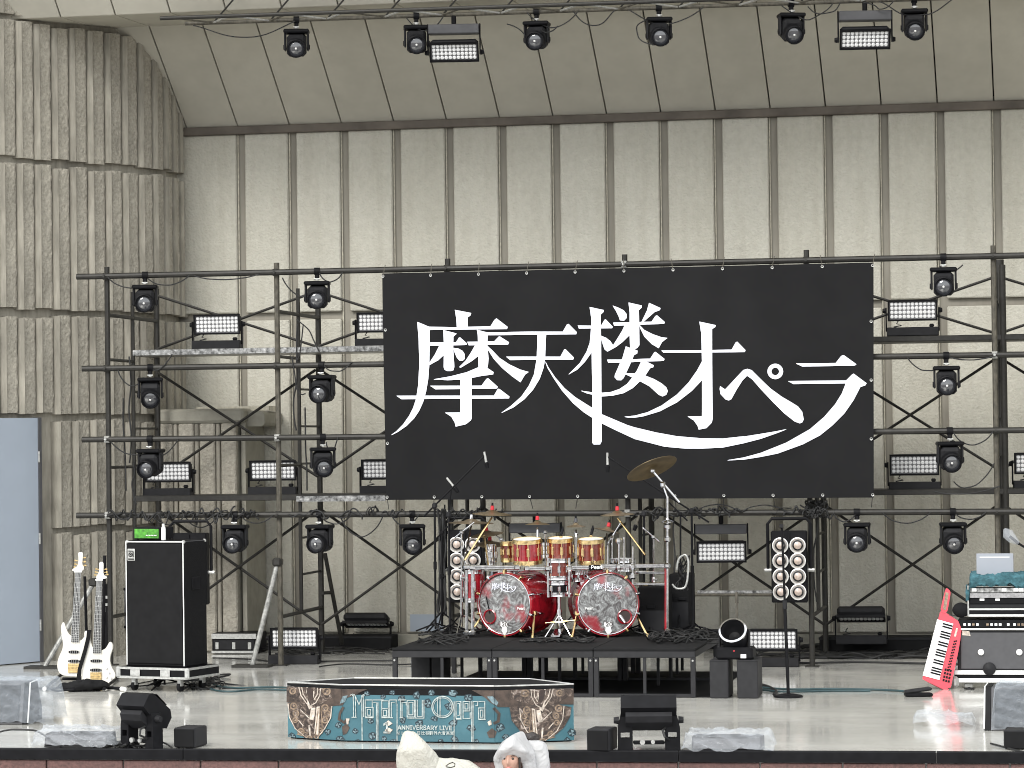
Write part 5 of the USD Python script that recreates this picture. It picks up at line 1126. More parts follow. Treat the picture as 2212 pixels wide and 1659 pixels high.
# silver racked case and black case behind the basses
def rack_case(name, label, cat, u0, v0, u1, v1, y, depth, body='charcoal', rails=(), rm='steel_bright', units=()):
    q = bxy(u0, v0, u1, v1, y, depth).get()[0]; lo, hi = q.min(0), q.max(0)
    t = thing(name, label, cat, (lo[0], lo[1], max(lo[2], 0)))
    lo[2] = max(lo[2], 0.004)
    part(t, 'case_body', MB().bx(lo, hi, 0.006), body, world=True, smooth=False)
    H = hi[2] - lo[2]
    for a, b in rails: part(t, 'metal_edge', MB().bx((lo[0] - .006, lo[1] - .008, lo[2] + H * a), (hi[0] + .006, lo[1] - 0.001, lo[2] + H * b), 0.002), rm, world=True, smooth=False)
    for a, b, m in units: part(t, 'rack_unit', MB().bx((lo[0] + .02, lo[1] - .006, lo[2] + H * a), (hi[0] - .02, lo[1] - .001, lo[2] + H * b), 0.002), m, world=True, smooth=False)
    return t, lo, hi
yb_ = Z(220, 1420, 0)[1]
rack_case('flight_case', 'dark flight case with silver racks behind the two basses', 'flight case', 172, 1262, 232, 1424, yb_, 0.5, 'black', ((.80, .84), (.70, .74)), 'steel_bright', ((.745, .795, 'white'), (.62, .69, 'steel_bright'), (.45, .6, 'black')))
rack_case('equipment_case', 'grey-black equipment case between the basses and the bass cabinet', 'equipment case', 234, 1270, 285, 1357, yb_ + 0.3, 0.5, 'grey_case', ((.0, .06), (.94, 1.0)), 'black')
t, lo, hi = rack_case('flight_case', 'low open flight case with bright aluminium edges right of the bass cabinet', 'flight case', 458, 1368, 553, 1412, Z(505, 1413, 0)[1], 0.45, 'black', ((.72, .98), (.02, .14)), 'steel_bright', ((.2, .66, 'charcoal'),))
for x in (.12, .5, .86): part(t, 'corner_latch', MB().bx((lo[0] + (hi[0] - lo[0]) * x - .02, lo[1] - .016, lo[2] + .05), (lo[0] + (hi[0] - lo[0]) * x + .02, lo[1] - .008, lo[2] + .13), 0.004), 'steel_bright', world=True, smooth=False)
rack_case('road_case', 'long low black road case at the foot of the back wall left of the riser', 'trunk', 640, 1374, 845, 1404, Z(740, 1404, 0)[1], 0.35, 'black_matte', ((.82, .98),), 'charcoal')
rack_case('road_case', 'long low black road case at the foot of the back wall at the right', 'trunk', 1770, 1376, 2010, 1412, Z(1890, 1412, 0)[1], 0.35, 'black_matte', ((.82, .98),), 'charcoal')
rack_case('road_case', 'black road case right behind the drum riser', 'trunk', 1520, 1366, 1640, 1402, Z(1580, 1402, 0)[1], 0.35, 'black_matte', ((.82, .98),), 'charcoal')

# ================================================================== black floor lights, blocks and covered gear at the stage front
def floor_light(label, u0, u1, vb, vt, rz, tilt):
    c = Z((u0 + u1) / 2, vb); k = ppm(c); W = (u1 - u0) / k * 0.93; H = (vb - vt) / k
    t = thing('floor_light', label, 'stage light', c, rz, 'big black lights on the stage front')
    aw = W * 0.24
    for s in (-1, 1):
        x0 = s * (W / 2 - aw / 2)
        fr = Polygon([(-aw / 2, 0), (aw / 2, 0), (aw / 2, H * .46), (aw * .30, H * .70), (-aw * .30, H * .70), (-aw / 2, H * .46)]).difference(Polygon([(-aw * .3, H * .24), (aw * .3, H * .24), (aw * .3, H * .36), (-aw * .3, H * .36)]))
        part(t, 'yoke_arm', MB().prism(fr, lambda x, z, q: V(x0 + x, q, z + 0.004), -0.06, 0.06), 'black', smooth=False)
        part(t, 'tilt_knob', MB().cone((s * (W / 2 - 0.01), 0, H * .6), (s * (W / 2 + 0.03), 0, H * .6), 0.03, 0.024, 10), 'charcoal')
    part(t, 'base_bar', MB().bx((-W / 2 + aw + .002, -0.05, 0.05), (W / 2 - aw - .002, 0.05, H * .19), 0.008), 'black', smooth=False)
    part(t, 'connector', MB().cone((-0.05, -0.05, 0.07), (-0.05, -0.07, 0.07), 0.02, 0.02, 10).cone((0.03, -0.05, 0.07), (0.03, -0.068, 0.07), 0.016, 0.016, 10), 'steel_bright')
    R = rot((1, 0, 0), tilt); o = V(0, 0.03, H * .73); hs = H * 2.15
    hd = affinity.scale(Polygon([(-.20, -.07), (.10, -.10), (.20, -.05), (.20, .07), (.14, .12), (-.16, .10), (-.20, .06)]), hs, hs, origin=(0, 0))
    part(t, 'head', MB().prism(hd, lambda y, z, q: V(q, y, z), -W / 2 + 0.025, W / 2 - 0.025).tf(R, o), 'black', smooth=False)
    part(t, 'rear_cover', MB().prism(affinity.scale(Polygon([(-.15, -.085), (.04, -.11), (.06, -.15), (-.10, -.165), (-.15, -.13)]), hs, hs, origin=(0, 0)), lambda y, z, q: V(q, y, z), -W / 2 + 0.06, W / 2 - 0.06).tf(R, o), 'charcoal', smooth=False)
    part(t, 'front_rim', MB().bx((-W / 2 + 0.03, -0.10 * hs, 0.125 * hs), (W / 2 - 0.03, 0.08 * hs, 0.133 * hs), 0.004).tf(R, o), 'black', smooth=False)
    part(t, 'power_lead', MB().path([(W * .3, -0.02, H * .5), (W * .22, -0.10, H * .42), (W * .25, -0.12, H * .3), (W * .32, -0.06, H * .22)], 0.009), 'cable')
    return t
floor_light('big black floor light at the stage front left, head tilted back', 258, 355, 1617, 1508, -22, -38)
floor_light('big black floor light at the stage front right of the teal platform', 1330, 1474, 1621, 1512, 9, -38)
def block(label, u0, u1, v0, v1):
    c = Z((u0 + u1) / 2, v1); k = ppm(c); W = (u1 - u0) / k; H = (v1 - v0) / k
    t = thing('fill_speaker', label, 'speaker', c + V(0, 0.0, 0), -6, 'small black cube speakers on the stage front')
    part(t, 'cabinet', MB().bx((-W / 2, 0.012, 0.006), (W / 2, 0.26, H), 0.008), 'charcoal', smooth=False); part(t, 'front_grille', MB().bx((-W / 2 + .008, 0.0, 0.012), (W / 2 - .008, 0.011, H - 0.008), 0.004), 'black_matte', smooth=False)
    for x in (-W * .35, W * .35): part(t, 'foot', MB().cone((x, 0.05, 0), (x, 0.05, 0.007), 0.012, 0.012, 8), 'black')
block('small black cube speaker right of the left floor light', 372, 422, 1573, 1617)
block('small black cube speaker between teal platform and right floor light', 1266, 1316, 1576, 1625)
block('small black cube speaker at the right edge of the stage front', 2168, 2222, 1578, 1620)

def crumple(base_fn, n1, n2, amp, seed, closed=True):
    """sheet over a shape given by base_fn(a, b) for a, b in 0..1, with sharp folds"""
    P = np.array([base_fn(i / n1, j / n2) for i in range(n1 + 1) for j in range(n2 + 1)])
    sk = np.stack([P[:, 0] * 4.5 + P[:, 2] * 9 + 3 * P[:, 1], P[:, 1] * 8 - P[:, 0] * 2, P[:, 2] * 11 + P[:, 0] * 3], 1)
    rd = 1 - np.abs(2 * meshkit.noise(sk, seed) - 1); rd2 = 1 - np.abs(2 * meshkit.noise(sk * 2.3 + 7, seed + 3) - 1); d = meshkit.fbm(P * 6, 3, seed + 5) - .5
    h = (rd ** 3 * .55 + rd2 ** 3 * .28 + d * .25) * amp
    v = P + np.stack([.25 * d * amp, -.75 * h, .55 * h], 1); v[:, 2] = np.maximum(v[:, 2], .003)
    N = n2 + 1; ff = []
    for i in range(n1):
        for j in range(n2):
            a, b, c, e = i * N + j, (i + 1) * N + j, (i + 1) * N + j + 1, i * N + j + 1; ff += [[a, b, c], [a, c, e]]
    return v, np.array(ff)
def cover_fn(x0, x1, y0, y1, zf_, zb_, skirt=0.0):
    """profile running from the front floor up over the thing and down its back"""
    prof = [(y0 - skirt - .02, 0.004), (y0 - skirt * .4, zf_ * .6), (y0, zf_), ((y0 + y1) / 2, (zf_ + zb_) / 2 + .01), (y1, zb_), (y1 + .03, zb_ * .5), (y1 + .06, 0.004)]
    pr = np.array(prof); l = np.r_[0, np.cumsum(np.linalg.norm(np.diff(pr, axis=0), axis=1))]; l /= l[-1]
    def fn(a, b):
        e = 1 - max(0, 1 - min(a, 1 - a) / 0.07) ** 2
        y, z = np.interp(b, l, pr[:, 0]), np.interp(b, l, pr[:, 1]) * (0.15 + 0.85 * e)
        return V(x0 + (x1 - x0) * a, y, z)
    return fn
# stage monitors under plastic
def monitor(label, u0, u1, vb, vt, rz, flip):
    c = Z((u0 + u1) / 2, vb); k = ppm(c); W = (u1 - u0) / k; H = (vb - vt) / k
    t = thing('stage_monitor', label, 'stage monitor', c, rz)
    prof = Polygon([(0, 0), (0.10, H * .94), (0.34, H * .96), (0.50, H * .30), (0.50, 0)])
    part(t, 'wedge_body', MB().prism(prof, lambda y, z, q: V(q, y + .02, z + .004), -W / 2 + .02, W / 2 - .02), 'grey_case', smooth=False)
    part(t, 'side_panel', MB().prism(prof.buffer(0.006), lambda y, z, q: V(q, y + .02, z + .006), *((W / 2 - .018, W / 2 + .03) if flip else (-W / 2 - .03, -W / 2 + .018))), 'black', smooth=False)
    part(t, 'edge_line', MB().path([((W / 2 + .032) if flip else (-W / 2 - .032), y + .02, z + .006) for y, z in ((-.004, 0.01), (0.096, H * .955), (0.34, H * .97))], 0.006, 6), 'white')
    part(t, 'grille', MB().prism(Polygon([(-.006, .02), (0.088, H * .9), (0.096, H * .9), (0.002, .02)]), lambda y, z, q: V(q, y + .018, z + .006), -W / 2 + .05, W / 2 - .05), 'charcoal', smooth=False)
    pl = thing('plastic_cover', 'clear plastic sheet over the ' + ('left' if flip else 'right') + '-hand stage monitor', 'plastic sheet', c, rz)
    x0, x1 = (-W / 2 - .1, W / 2 + .28) if flip else (-W / 2 + .03, W / 2 + .1)
    v, f = crumple(cover_fn(x0, x1, -0.02, 0.40, H * .98, H * .99, 0.0), 70, 50, 0.09, 9 if flip else 14)
    part(pl, 'sheet', (v, f), 'plastic_thin', smooth=True)
monitor('grey wedge monitor under clear plastic at the far left of the stage front', -55, 52, 1566, 1475, 6, True)
monitor('grey wedge monitor under clear plastic at the right edge of the stage', 2135, 2290, 1580, 1484, -4, False)
def low_cover(label, u0, u1, vb, vt, seed, inner=True, depth=0.35, col='plastic_sheet'):
    c = Z((u0 + u1) / 2, vb); k = ppm(c); W = (u1 - u0) / k; H = (vb - vt) / k * 0.72
    if inner:
        t = thing('light_bar', 'long low grey light bar under clear plastic ' + label, 'stage light', c)
        part(t, 'housing', MB().prism(Polygon([(0.03, 0), (0.07, H * .8), (0.24, H * .85), (0.28, 0)]), lambda y, z, q: V(q, y, z + .004), -W * .40, W * .36), 'charcoal', smooth=False)
        part(t, 'face_strip', MB().prism(Polygon([(0.026, 0.02), (0.06, H * .72), (0.066, H * .72), (0.032, 0.02)]), lambda y, z, q: V(q, y - .002, z + .004), -W * .38, W * .34), 'grey_case', smooth=False)
    p = thing('plastic_cover', 'crumpled clear plastic sheet ' + label, 'plastic sheet', c)
    v, f = crumple(cover_fn(-W / 2, W / 2, 0.0, depth - 0.05, H * .9, H * .97, 0.04), 90, 48, 0.12, seed)
    part(p, 'sheet', (v, f), col, smooth=True)
low_cover('at the left of the stage front', 70, 258, 1617, 1568, 21)
low_cover('right of the right floor light', 1472, 1672, 1625, 1574, 33)
low_cover('lying flat before the red keytar', 1972, 2106, 1568, 1541, 41, False, 0.3)

# ================================================================== fan unit on two black blocks, round-base microphone stand
yfz = Z(1584, 1509, 0)[1]
for (u0, u1, w) in ((1533, 1573, 'left'), (1592, 1637, 'right')):
    q = bxy(u0, 1426, u1, 1509, yfz, 0.4, 0.006).get()[0]; lo, hi = q.min(0), q.max(0); lo[2] = 0.003
    t = thing('wooden_block', f'{w} black block carrying the fan unit right of the riser', 'block', (lo[0], lo[1], 0), group='black blocks under the fan unit')
    part(t, 'block_body', MB().bx(lo, hi, 0.006), 'deck_frame', world=True, smooth=False)
    part(t, 'edge_strip', MB().bx((lo[0] + .004, lo[1] - .003, hi[2] - .012), (hi[0] - .004, lo[1] - .0005, hi[2] - .004)), 'charcoal', world=True, smooth=False)
zt_ = hi[2] + .002
cf = Y(1586, 1426, yfz + 0.02); cf[2] = zt_
fan = thing('fan_unit', 'round black fan unit with a bright rim on two black blocks', 'fan', cf, 0)
local_box(fan, (-0.17, 0.0, 0.0), (0.17, 0.30, 0.11), 'black', 'base', 0.02); local_box(fan, (0.06, -0.006, 0.015), (0.11, -0.001, 0.05), 'white', 'label_plate')
part(fan, 'indicator', MB().cone((0.0, 0, 0.08), (0, -0.006, 0.08), 0.008, 0.008, 8), 'felt_red')
ax = V(-0.05, -0.85, 0.60); ax /= np.linalg.norm(ax); o = V(-0.01, 0.14, 0.20)
part(fan, 'drum', MB().lathe([(0.0005, -0.16), (0.08, -0.15), (0.118, -0.10), (0.124, 0.0), (0.124, 0.10)], o, ax, 32), 'black')
part(fan, 'rim', MB().lathe([(0.108, 0.095), (0.127, 0.095), (0.129, 0.115), (0.112, 0.122)], o, ax, 36, True), 'chrome')
part(fan, 'inner_bowl', MB().lathe([(0.108, 0.10), (0.09, 0.04), (0.05, 0.0), (0.0005, -0.01)], o, ax, 30), 'black')
part(fan, 'rear_pole', MB().tube((0.0, 0.26, 0.10), (0.0, 0.28, 0.58), 0.009, 8).cone((0, 0.28, 0.50), (0, 0.28, 0.60), 0.016, 0.014, 8), 'steel_worn')
for s in (-1, 1): part(fan, 'bracket', MB().box(o + V(s * 0.135, 0, -.04), (0.014, 0.08, 0.22), b=0.005), 'charcoal', smooth=False)
c = Z(1703, 1506); tp = Y(1689, 1140, c[1])
t = thing('microphone_stand', 'straight black microphone stand with a round base right of the riser', 'microphone stand', c)
part(t, 'round_base', MB().lathe([(0.0005, 0.035), (0.05, 0.034), (0.125, 0.018), (0.135, 0.008), (0.133, 0.001), (0.0005, 0.001)], (0, 0, 0), (0, 0, 1), 32), 'black')
part(t, 'pole', MB().tube(V(0, 0, .03), (tp - c) * .55, 0.0155, 10).tube((tp - c) * .55, tp - c, 0.011, 8), 'black')
part(t, 'height_collar', MB().cone((tp - c) * .52, (tp - c) * .57, 0.021, 0.021, 10), 'charcoal')
part(t, 'clip', MB().cone(tp - c, tp - c + V(0.0, -0.05, 0.02), 0.014, 0.02, 10), 'black')

# ================================================================== keyboard corner at the right
yk = Z(2110, 1487, 0)[1]
def ck4(*p): return [(1947.6 + x * .281, 1124.6 + y * .281) for x, y in p]
U4 = lambda x, y: ck4((x, y))[0]
kt = thing('keytar', 'red keytar leaning on the grey rack case, white keys facing out', 'keytar', Y(*U4(260, 1300), yk - .1))
kn = V(0.10, -1, 0.22); kn /= np.linalg.norm(kn); kp = Y(*U4(260, 1310), yk - 0.16)
KP = lambda d: kp + kn * d
part(kt, 'body', slab(ck4((300, 685), (348, 712), (465, 792), (446, 960), (402, 1165), (371, 1322), (160, 1218), (166, 1188), (284, 750)), KP(0), kn, 0.055, smooth=1), 'keytar_red', world=True, smooth=False)
part(kt, 'neck', slab(ck4((340, 520), (352, 520), (378, 545), (370, 600), (348, 720), (296, 700), (318, 600)), KP(0.004), kn, 0.04, smooth=1), 'keytar_red', world=True, smooth=False)
part(kt, 'neck_strip', slab(ck4((338, 548), (362, 556), (340, 690), (318, 680)), KP(0.007), kn, 0.002), 'print_gold', world=True, smooth=False)
tl, tr, br, bl = V(274, 757), V(398, 792), V(290, 1226), V(162, 1192)
NW = 22
for k in range(NW):
    a, b = k / NW + .004, (k + 1) / NW - .004
    q = [tl + (bl - tl) * a, tr + (br - tr) * a, tr + (br - tr) * b, tl + (bl - tl) * b]
    part(kt, 'white_key', slab(ck4(*q), KP(0.014), kn, 0.013), 'key_white', world=True, smooth=False)
for k in range(NW - 1):
    if k % 7 in (2, 6): continue
    a, b = (k + 1) / NW - .013, (k + 1) / NW + .013
    l = lambda s, t_: (tl + (tr - tl) * s) + ((bl + (br - bl) * s) - (tl + (tr - tl) * s)) * t_
    part(kt, 'black_key', slab(ck4(l(.40, a), l(.99, a), l(.99, b), l(.40, b)), KP(0.021), kn, 0.007), 'black', world=True, smooth=False)
for r in range(11):
    for c_ in range(2):
        s = V(416 - r * 5.2 - c_ * 14, 918 + r * 22 + c_ * 3); part(kt, 'slider', slab(ck4(s, s + V(11, 3), s + V(8, 14), s + V(-3, 11)), KP(0.006), kn, 0.005), 'black', world=True, smooth=False)
for r in range(4):
    for c_ in range(3):
        s = V(318 + c_ * 20 + (3 - r) * 5, 1135 + r * 27 + c_ * 5); part(kt, 'pad_button', slab(ck4(s, s + V(14, 3), s + V(10, 20), s + V(-4, 17)), KP(0.006), kn, 0.005), 'black', world=True, smooth=False)
part(kt, 'name_print', slab(ck4((420, 825), (434, 828), (416, 895), (402, 890)), KP(0.0025), kn, 0.002), 'print_cream', world=True, smooth=False)
part(kt, 'end_face', slab(ck4((160, 1218), (166, 1190), (286, 1230), (366, 1300), (371, 1322)), KP(0.003), kn, 0.003), 'keytar_red', world=True, smooth=False)
# rack stack
def rk_box(lo_uv, hi_uv, y, d): q = bxy(*U4(*lo_uv), *U4(*hi_uv), y, d).get()[0]; return q.min(0), q.max(0)
X1 = 1120
lo, hi = rk_box((430, 845), (X1, 1150), yk, 0.55)
t = thing('rack_case', 'wide grey-fronted amplifier case with aluminium edges at the right', 'flight case', (lo[0], lo[1], 0))
part(t, 'case_body', MB().bx((lo[0], lo[1] + .008, lo[2]), (hi[0], hi[1], hi[2]), .006), 'charcoal', world=True, smooth=False)
part(t, 'front_cover', MB().bx((lo[0] + .03, lo[1], lo[2] + .012), (hi[0], lo[1] + .0075, hi[2] - .02), .004), 'grey_case', world=True, smooth=False)
for v0, v1 in ((1153, 1185), (1213, 1246), (828, 842)):
    a, b = rk_box((405 if v0 > 1000 else 455, v0), (X1, v1), yk - .02, 0.5); part(t, 'aluminium_edge', MB().bx(a, b, .004), 'white', world=True, smooth=False)
a, b = rk_box((405, 1187), (X1, 1211), yk - .01, 0.5); part(t, 'lower_tray', MB().bx(a, b, .003), 'black', world=True, smooth=False)
for x in (480, 1000):
    a, b = rk_box((x, 1250), (x + 70, 1300), yk + .03, 0.1); a[2] = 0.002; part(t, 'castor', MB().bx(a, b, .01), 'steel_bright', world=True, smooth=False)
a, b = rk_box((445, 1247), (X1, 1290), yk + .12, .4); part(t, 'base_frame', MB().bx((a[0], a[1], 0.05), b, .004), 'black', world=True, smooth=False)
for x, y in ((610, 1012), (905, 1012)): o = Y(*U4(x, y), yk - .004); part(t, 'round_knob', MB().lathe([(0.030, 0), (0.026, .014), (0.0005, .02)], o, (0, -1, 0), 16), 'white', world=True)
part(t, 'ball_corner', MB().box(Y(*U4(412, 1240), yk - .02), (.07, .06, .11), b=.025), 'steel_bright', world=True)
part(t, 'side_label', slab(ck4((466, 845), (520, 850), (530, 888), (466, 880)), V(0, yk - .004, 0), V(0, -1, 0), .003), 'print_cream', world=True, smooth=False)
part(t, 'cable_pouch', MB().lathe([(0.062, 0), (0.058, .03), (0.036, .045), (0.0005, .05)], Y(*U4(675, 1140), yk - .002), (0, -1, 0), 20), 'charcoal', world=True)
lo, hi = rk_box((430, 765), (X1, 826), yk + .01, 0.5)
t = thing('amplifier', 'black amplifier with a row of small white buttons on the grey rack case', 'amplifier', (lo[0], lo[1], lo[2]))
part(t, 'case_body', MB().bx((lo[0], lo[1], lo[2] + .003), hi, .008), 'black', world=True, smooth=False)
for x in (485, 520, 552, 583, 660, 692, 725, 758, 820, 868, 900, 930, 980): a, b = rk_box((x - 10, 790), (x + 10, 808), yk + .003, .006); part(t, 'button', MB().bx(a, b), 'white' if x % 3 else 'print_gold', world=True, smooth=False)
lo, hi = rk_box((500, 500), (X1, 738), yk + .02, 0.45)
t = thing('rack_case', 'open silver-framed rack of chrome units on top of the amplifier', 'flight case', (lo[0], lo[1], lo[2]))
part(t, 'case_body', MB().bx((lo[0], lo[1] + .01, lo[2] + .004), hi, .006), 'black', world=True, smooth=False)
for z0, z1 in ((500, 510), (676, 688), (722, 738)): a, b = rk_box((512, z0), (X1, z1), yk + .008, .02); part(t, 'aluminium_edge', MB().bx(a, b, .003), 'white' if z0 > 600 else 'steel_bright', world=True, smooth=False)
a, b = rk_box((505, 500), (518, 738), yk + .005, .03); part(t, 'aluminium_edge', MB().bx(a, b, .003), 'steel_bright', world=True, smooth=False)
for z0, z1, m in ((516, 552, 'foil'), (556, 596, 'chrome'), (600, 640, 'black'), (644, 672, 'charcoal'), (692, 718, 'black')):
    a, b = rk_box((524, z0), (X1, z1), yk + .012, .02); part(t, 'rack_unit', MB().bx(a, b, .003), m, world=True, smooth=False)
for x in (540, 600, 720, 770, 860, 900): a, b = rk_box((x, 520 if x % 40 else 600), (x + 36, 545 if x % 40 else 616), yk + .006, .008); part(t, 'display', MB().bx(a, b, .002), 'white', world=True, smooth=False)
lo, hi = rk_box((505, 425), (X1, 500), yk + .03, 0.42)
t = thing('towel', 'teal towel folded over the silver-framed rack', 'towel', V(lo[0], lo[1], lo[2]))
v, f = crumple(lambda a, b: V(lo[0] - .02 + (hi[0] - lo[0]) * a, lo[1] - .02 + 0.46 * min(max((b - .25) / .75, 0), 1), lo[2] + (-.02 - .12 * (a < .06) + min(b / .25, 1) * (hi[2] - lo[2] + .0))), 46, 26, 0.14, 77)
v2 = v.copy(); v2[:, 2] -= 0.012; v2[:, 1] += .012; part(t, 'cloth', (np.vstack([v, v2]), np.vstack([f, f[:, ::-1] + len(v)])), 'towel', world=True, smooth=True)
lo, hi = rk_box((575, 252), (860, 420), yk + .12, 0.02)
t = thing('laptop', 'open silver laptop seen from behind on the teal towel', 'laptop', (lo[0], lo[1], lo[2]))
part(t, 'lid', MB().bx(lo, (hi[0], lo[1] + .008, hi[2]), .003), 'laptop', world=True, smooth=False); part(t, 'base', MB().bx((lo[0], lo[1] + .01, lo[2] - .012), (hi[0], lo[1] + .26, lo[2] + .004), .003), 'laptop', world=True, smooth=False)
a, b = rk_box((600, 278), (830, 284), yk + .118, .0015); part(t, 'lid_edge_light', MB().bx(a, b), 'white', world=True, smooth=False)
t = thing('microphone', 'microphone wrapped in a white plastic bag at the right edge', 'microphone', Y(*U4(860, 140), yk - .2))
part(t, 'bag', MB().path([Y(*U4(790, 62), yk - .2), Y(*U4(815, 100), yk - .2), Y(*U4(850, 140), yk - .2), Y(*U4(900, 175), yk - .2)], [0.012, 0.055, 0.045, 0.02], 9), 'plastic_sheet', world=True)
part(t, 'body', MB().tube(Y(*U4(830, 120), yk - .2), Y(*U4(905, 180), yk - .2), 0.014, 8), 'black', world=True)
part(t, 'boom', MB().tube(Y(*U4(890, 170), yk - .2), Y(*U4(1150, 330), yk - .2), 0.011, 8), 'black', world=True)
q = Y(*U4(1150, 330), yk - .2); part(t, 'post', MB().tube(q, (q[0] + .05, q[1], 0.02), 0.012, 8).cone((q[0] + .05, q[1], 0.0), (q[0] + .05, q[1], 0.03), 0.12, 0.10, 20), 'black', world=True)
ic = trimesh.creation.icosphere(subdivisions=3)
for nm, lb, ct, u, v, s, m in (('headphones', 'black headphone bag lying beside the silver-framed rack', 'bag', 460, 745, V(.085, .06, .07), 'black_matte'), ):
    c = Y(*U4(u, v), yk + .05); t = thing(nm, lb, ct, c); vv = np.array(ic.vertices) * s; vv = vv * (1 + .25 * (meshkit.fbm(vv * 30, 3, 5) - .5))[:, None] + V(0, 0, s[2]); part(t, 'pouch', (vv, np.array(ic.faces)), m, smooth=True); part(t, 'cord', MB().path([(-.05, -.03, .02), (-.11, -.04, .02), (-.16, -.02, .03)], .006), 'cable')
c = Z(1985, 1506); t = thing('foot_pedal', 'flat black foot pedal on the floor left of the keytar', 'pedal', c, 12)
part(t, 'base', MB().bx((-.12, 0, .002), (.13, .12, .035), .01), 'black', smooth=False); part(t, 'treadle', MB().box((0, .06, .058), (.25, .11, .03), rot((0, 1, 0), -7), b=.012), 'charcoal', smooth=False)
q = bxy(*U4(480, 1290), *U4(560, 1330), yk - .15, .1).get()[0]; lo, hi = q.min(0), q.max(0); lo[2] = .002
t = thing('power_strip', 'small black power box on the floor under the grey rack case', 'power box', (lo[0], lo[1], 0)); part(t, 'case_body', MB().bx(lo, hi, .006), 'black', world=True, smooth=False); part(t, 'socket', MB().cone((lo + hi) / 2 + V(0, -.051, 0), (lo + hi) / 2 + V(0, -.056, 0), .02, .02, 10), 'charcoal', world=True)

# ================================================================== teal platform with printed cloth
def c6(x, y): return 603.5 + x * .3224, 1426.4 + y * .3224
PZ_ = 0.45
top_pts = [(55, 149), (420, 166), (1440, 175), (1970, 161), (1680, 126), (500, 121)]
W6 = [Z(*c6(x, y), PZ_) for x, y in top_pts]
plt = thing('front_platform', 'low six-sided platform at the stage front wrapped in a teal printed cloth', 'platform', (W6[1][0], W6[1][1], 0))
pl2 = Polygon([w[:2] for w in W6])
part(plt, 'platform_core', MB().prism(pl2.buffer(-0.012, join_style=2), lambda x, y, q: V(x, y, q), 0.003, PZ_ - .026), 'black', world=True, smooth=False)
part(plt, 'top_board', MB().prism(pl2.buffer(0.002, join_style=2), lambda x, y, q: V(x, y, q), PZ_ - .025, PZ_), 'deck_top', world=True, smooth=False)
for i in range(6):
    a, b = W6[i], W6[(i + 1) % 6]; part(plt, 'edge_trim', MB().tube(a + V(0, 0, .002), b + V(0, 0, .002), .0065, 6), 'steel_bright', world=True)
FACES = []
for i in (0, 1, 2):
    a, b = W6[i].copy(), W6[i + 1].copy(); a[2] = b[2] = 0; d = (b - a) / np.linalg.norm(b - a); n = V(d[1], -d[0], 0)
    if n[1] > 0: n = -n
    FACES.append((a, b, d, n))
uk = [XY(W6[i])[0] for i in range(4)]
def facepane(u): return FACES[0] if u < uk[1] else FACES[1] if u < uk[2] else FACES[2]
for (a, b, d, n) in FACES:
    L_ = np.linalg.norm(b - a)
    part(plt, 'printed_cloth', MB().prism(Polygon([(0.001, .012), (L_ - .001, .012), (L_ - .001, PZ_ - .028), (0.001, PZ_ - .028)]), lambda x, z, q: a + d * x + V(0, 0, z) + n * q, -.010, .002), 'teal_print', world=True, smooth=False)
    part(plt, 'cloth_seam', MB().prism(Polygon([(0.001, PZ_ - .075), (L_ - .001, PZ_ - .075), (L_ - .001, PZ_ - .028), (0.001, PZ_ - .028)]), lambda x, z, q: a + d * x + V(0, 0, z) + n * q, .0022, .0035), 'black_matte', world=True, smooth=False)
LAY = [0]
def art(polys, m, name, lift):
    """flat printed shapes on the cloth: polygons in the photograph, split over the three faces"""
    mb = MB(); g = unary_union([Polygon(p).buffer(0) if not isinstance(p, Polygon) and not hasattr(p, 'geoms') else p for p in polys])
    for i, (a, b, d, n) in enumerate(FACES):
        lo, hi = (-1e4 if i == 0 else uk[i]), (1e4 if i == 2 else uk[i + 1])
        h = g.intersection(Polygon([(lo, 0), (hi, 0), (hi, 3000), (lo, 3000)]))
        for q in getattr(h, 'geoms', [h]):
            if q.geom_type != 'Polygon' or q.area < .3: continue
            def fn(x, y, t, a=a, d=d, n=n):
                p = PL(x, y, a, n); p[2] = min(max(p[2], .014), PZ_ - .03); return p + n * t
            mb.prism(q, fn, .002 + lift - .0012, .002 + lift)
    if mb.v: part(plt, name, mb, m, world=True, smooth=False)
from shapely.geometry import LineString, Point
def cA(x, y): return (1080 + x * .32550) / 1.8228, (2640 + y * .32550) / 1.8228
def cB(x, y): return (1750 + x * .29385) / 1.8228, (2640 + y * .29385) / 1.8228
def stroke(pts, w, f): return LineString([f(*p) for p in pts]).buffer(w, cap_style=2, join_style=2)
A = lambda *p: [cA(*q) for q in p]
B = lambda *p: [cB(*q) for q in p]
# gems scattered over the cloth
gl, gd = [], []
gem_at = [A(*[q])[0] for q in ((1430,265),(1720,300),(1900,265),(2150,270),(1320,320),(1160,615),(780,660),(980,735),(1190,790),(800,830),(650,745),(1010,870),(1330,830),(1560,600),(1760,640),(1940,580),(1545,340),(1450,860),(1120,275),(220,800),(1860,400),(2010,870))] + [B(*[q])[0] for q in ((100,310),(320,360),(60,480),(360,770),(140,930),(430,960),(740,760),(820,880),(1700,840),(1640,950),(130,700))]
for i, (x, y) in enumerate(gem_at):
    r = RNG.uniform(7, 12); k = RNG.integers(6, 9); a0 = RNG.uniform(0, 6)
    pts = [(x + r * RNG.uniform(.6, 1.15) * math.cos(a0 + t * 6.283 / k), y + r * RNG.uniform(.6, 1.1) * math.sin(a0 + t * 6.283 / k)) for t in range(k)]
    gd.append(pts)
    for j in range(0, k, 2): gl.append([(x + RNG.uniform(-1, 1), y + RNG.uniform(-1, 1)), ((x + pts[j][0] * 3) / 4, (y + pts[j][1] * 3) / 4), ((x + pts[(j + 1) % k][0] * 3) / 4, (y + pts[(j + 1) % k][1] * 3) / 4)])
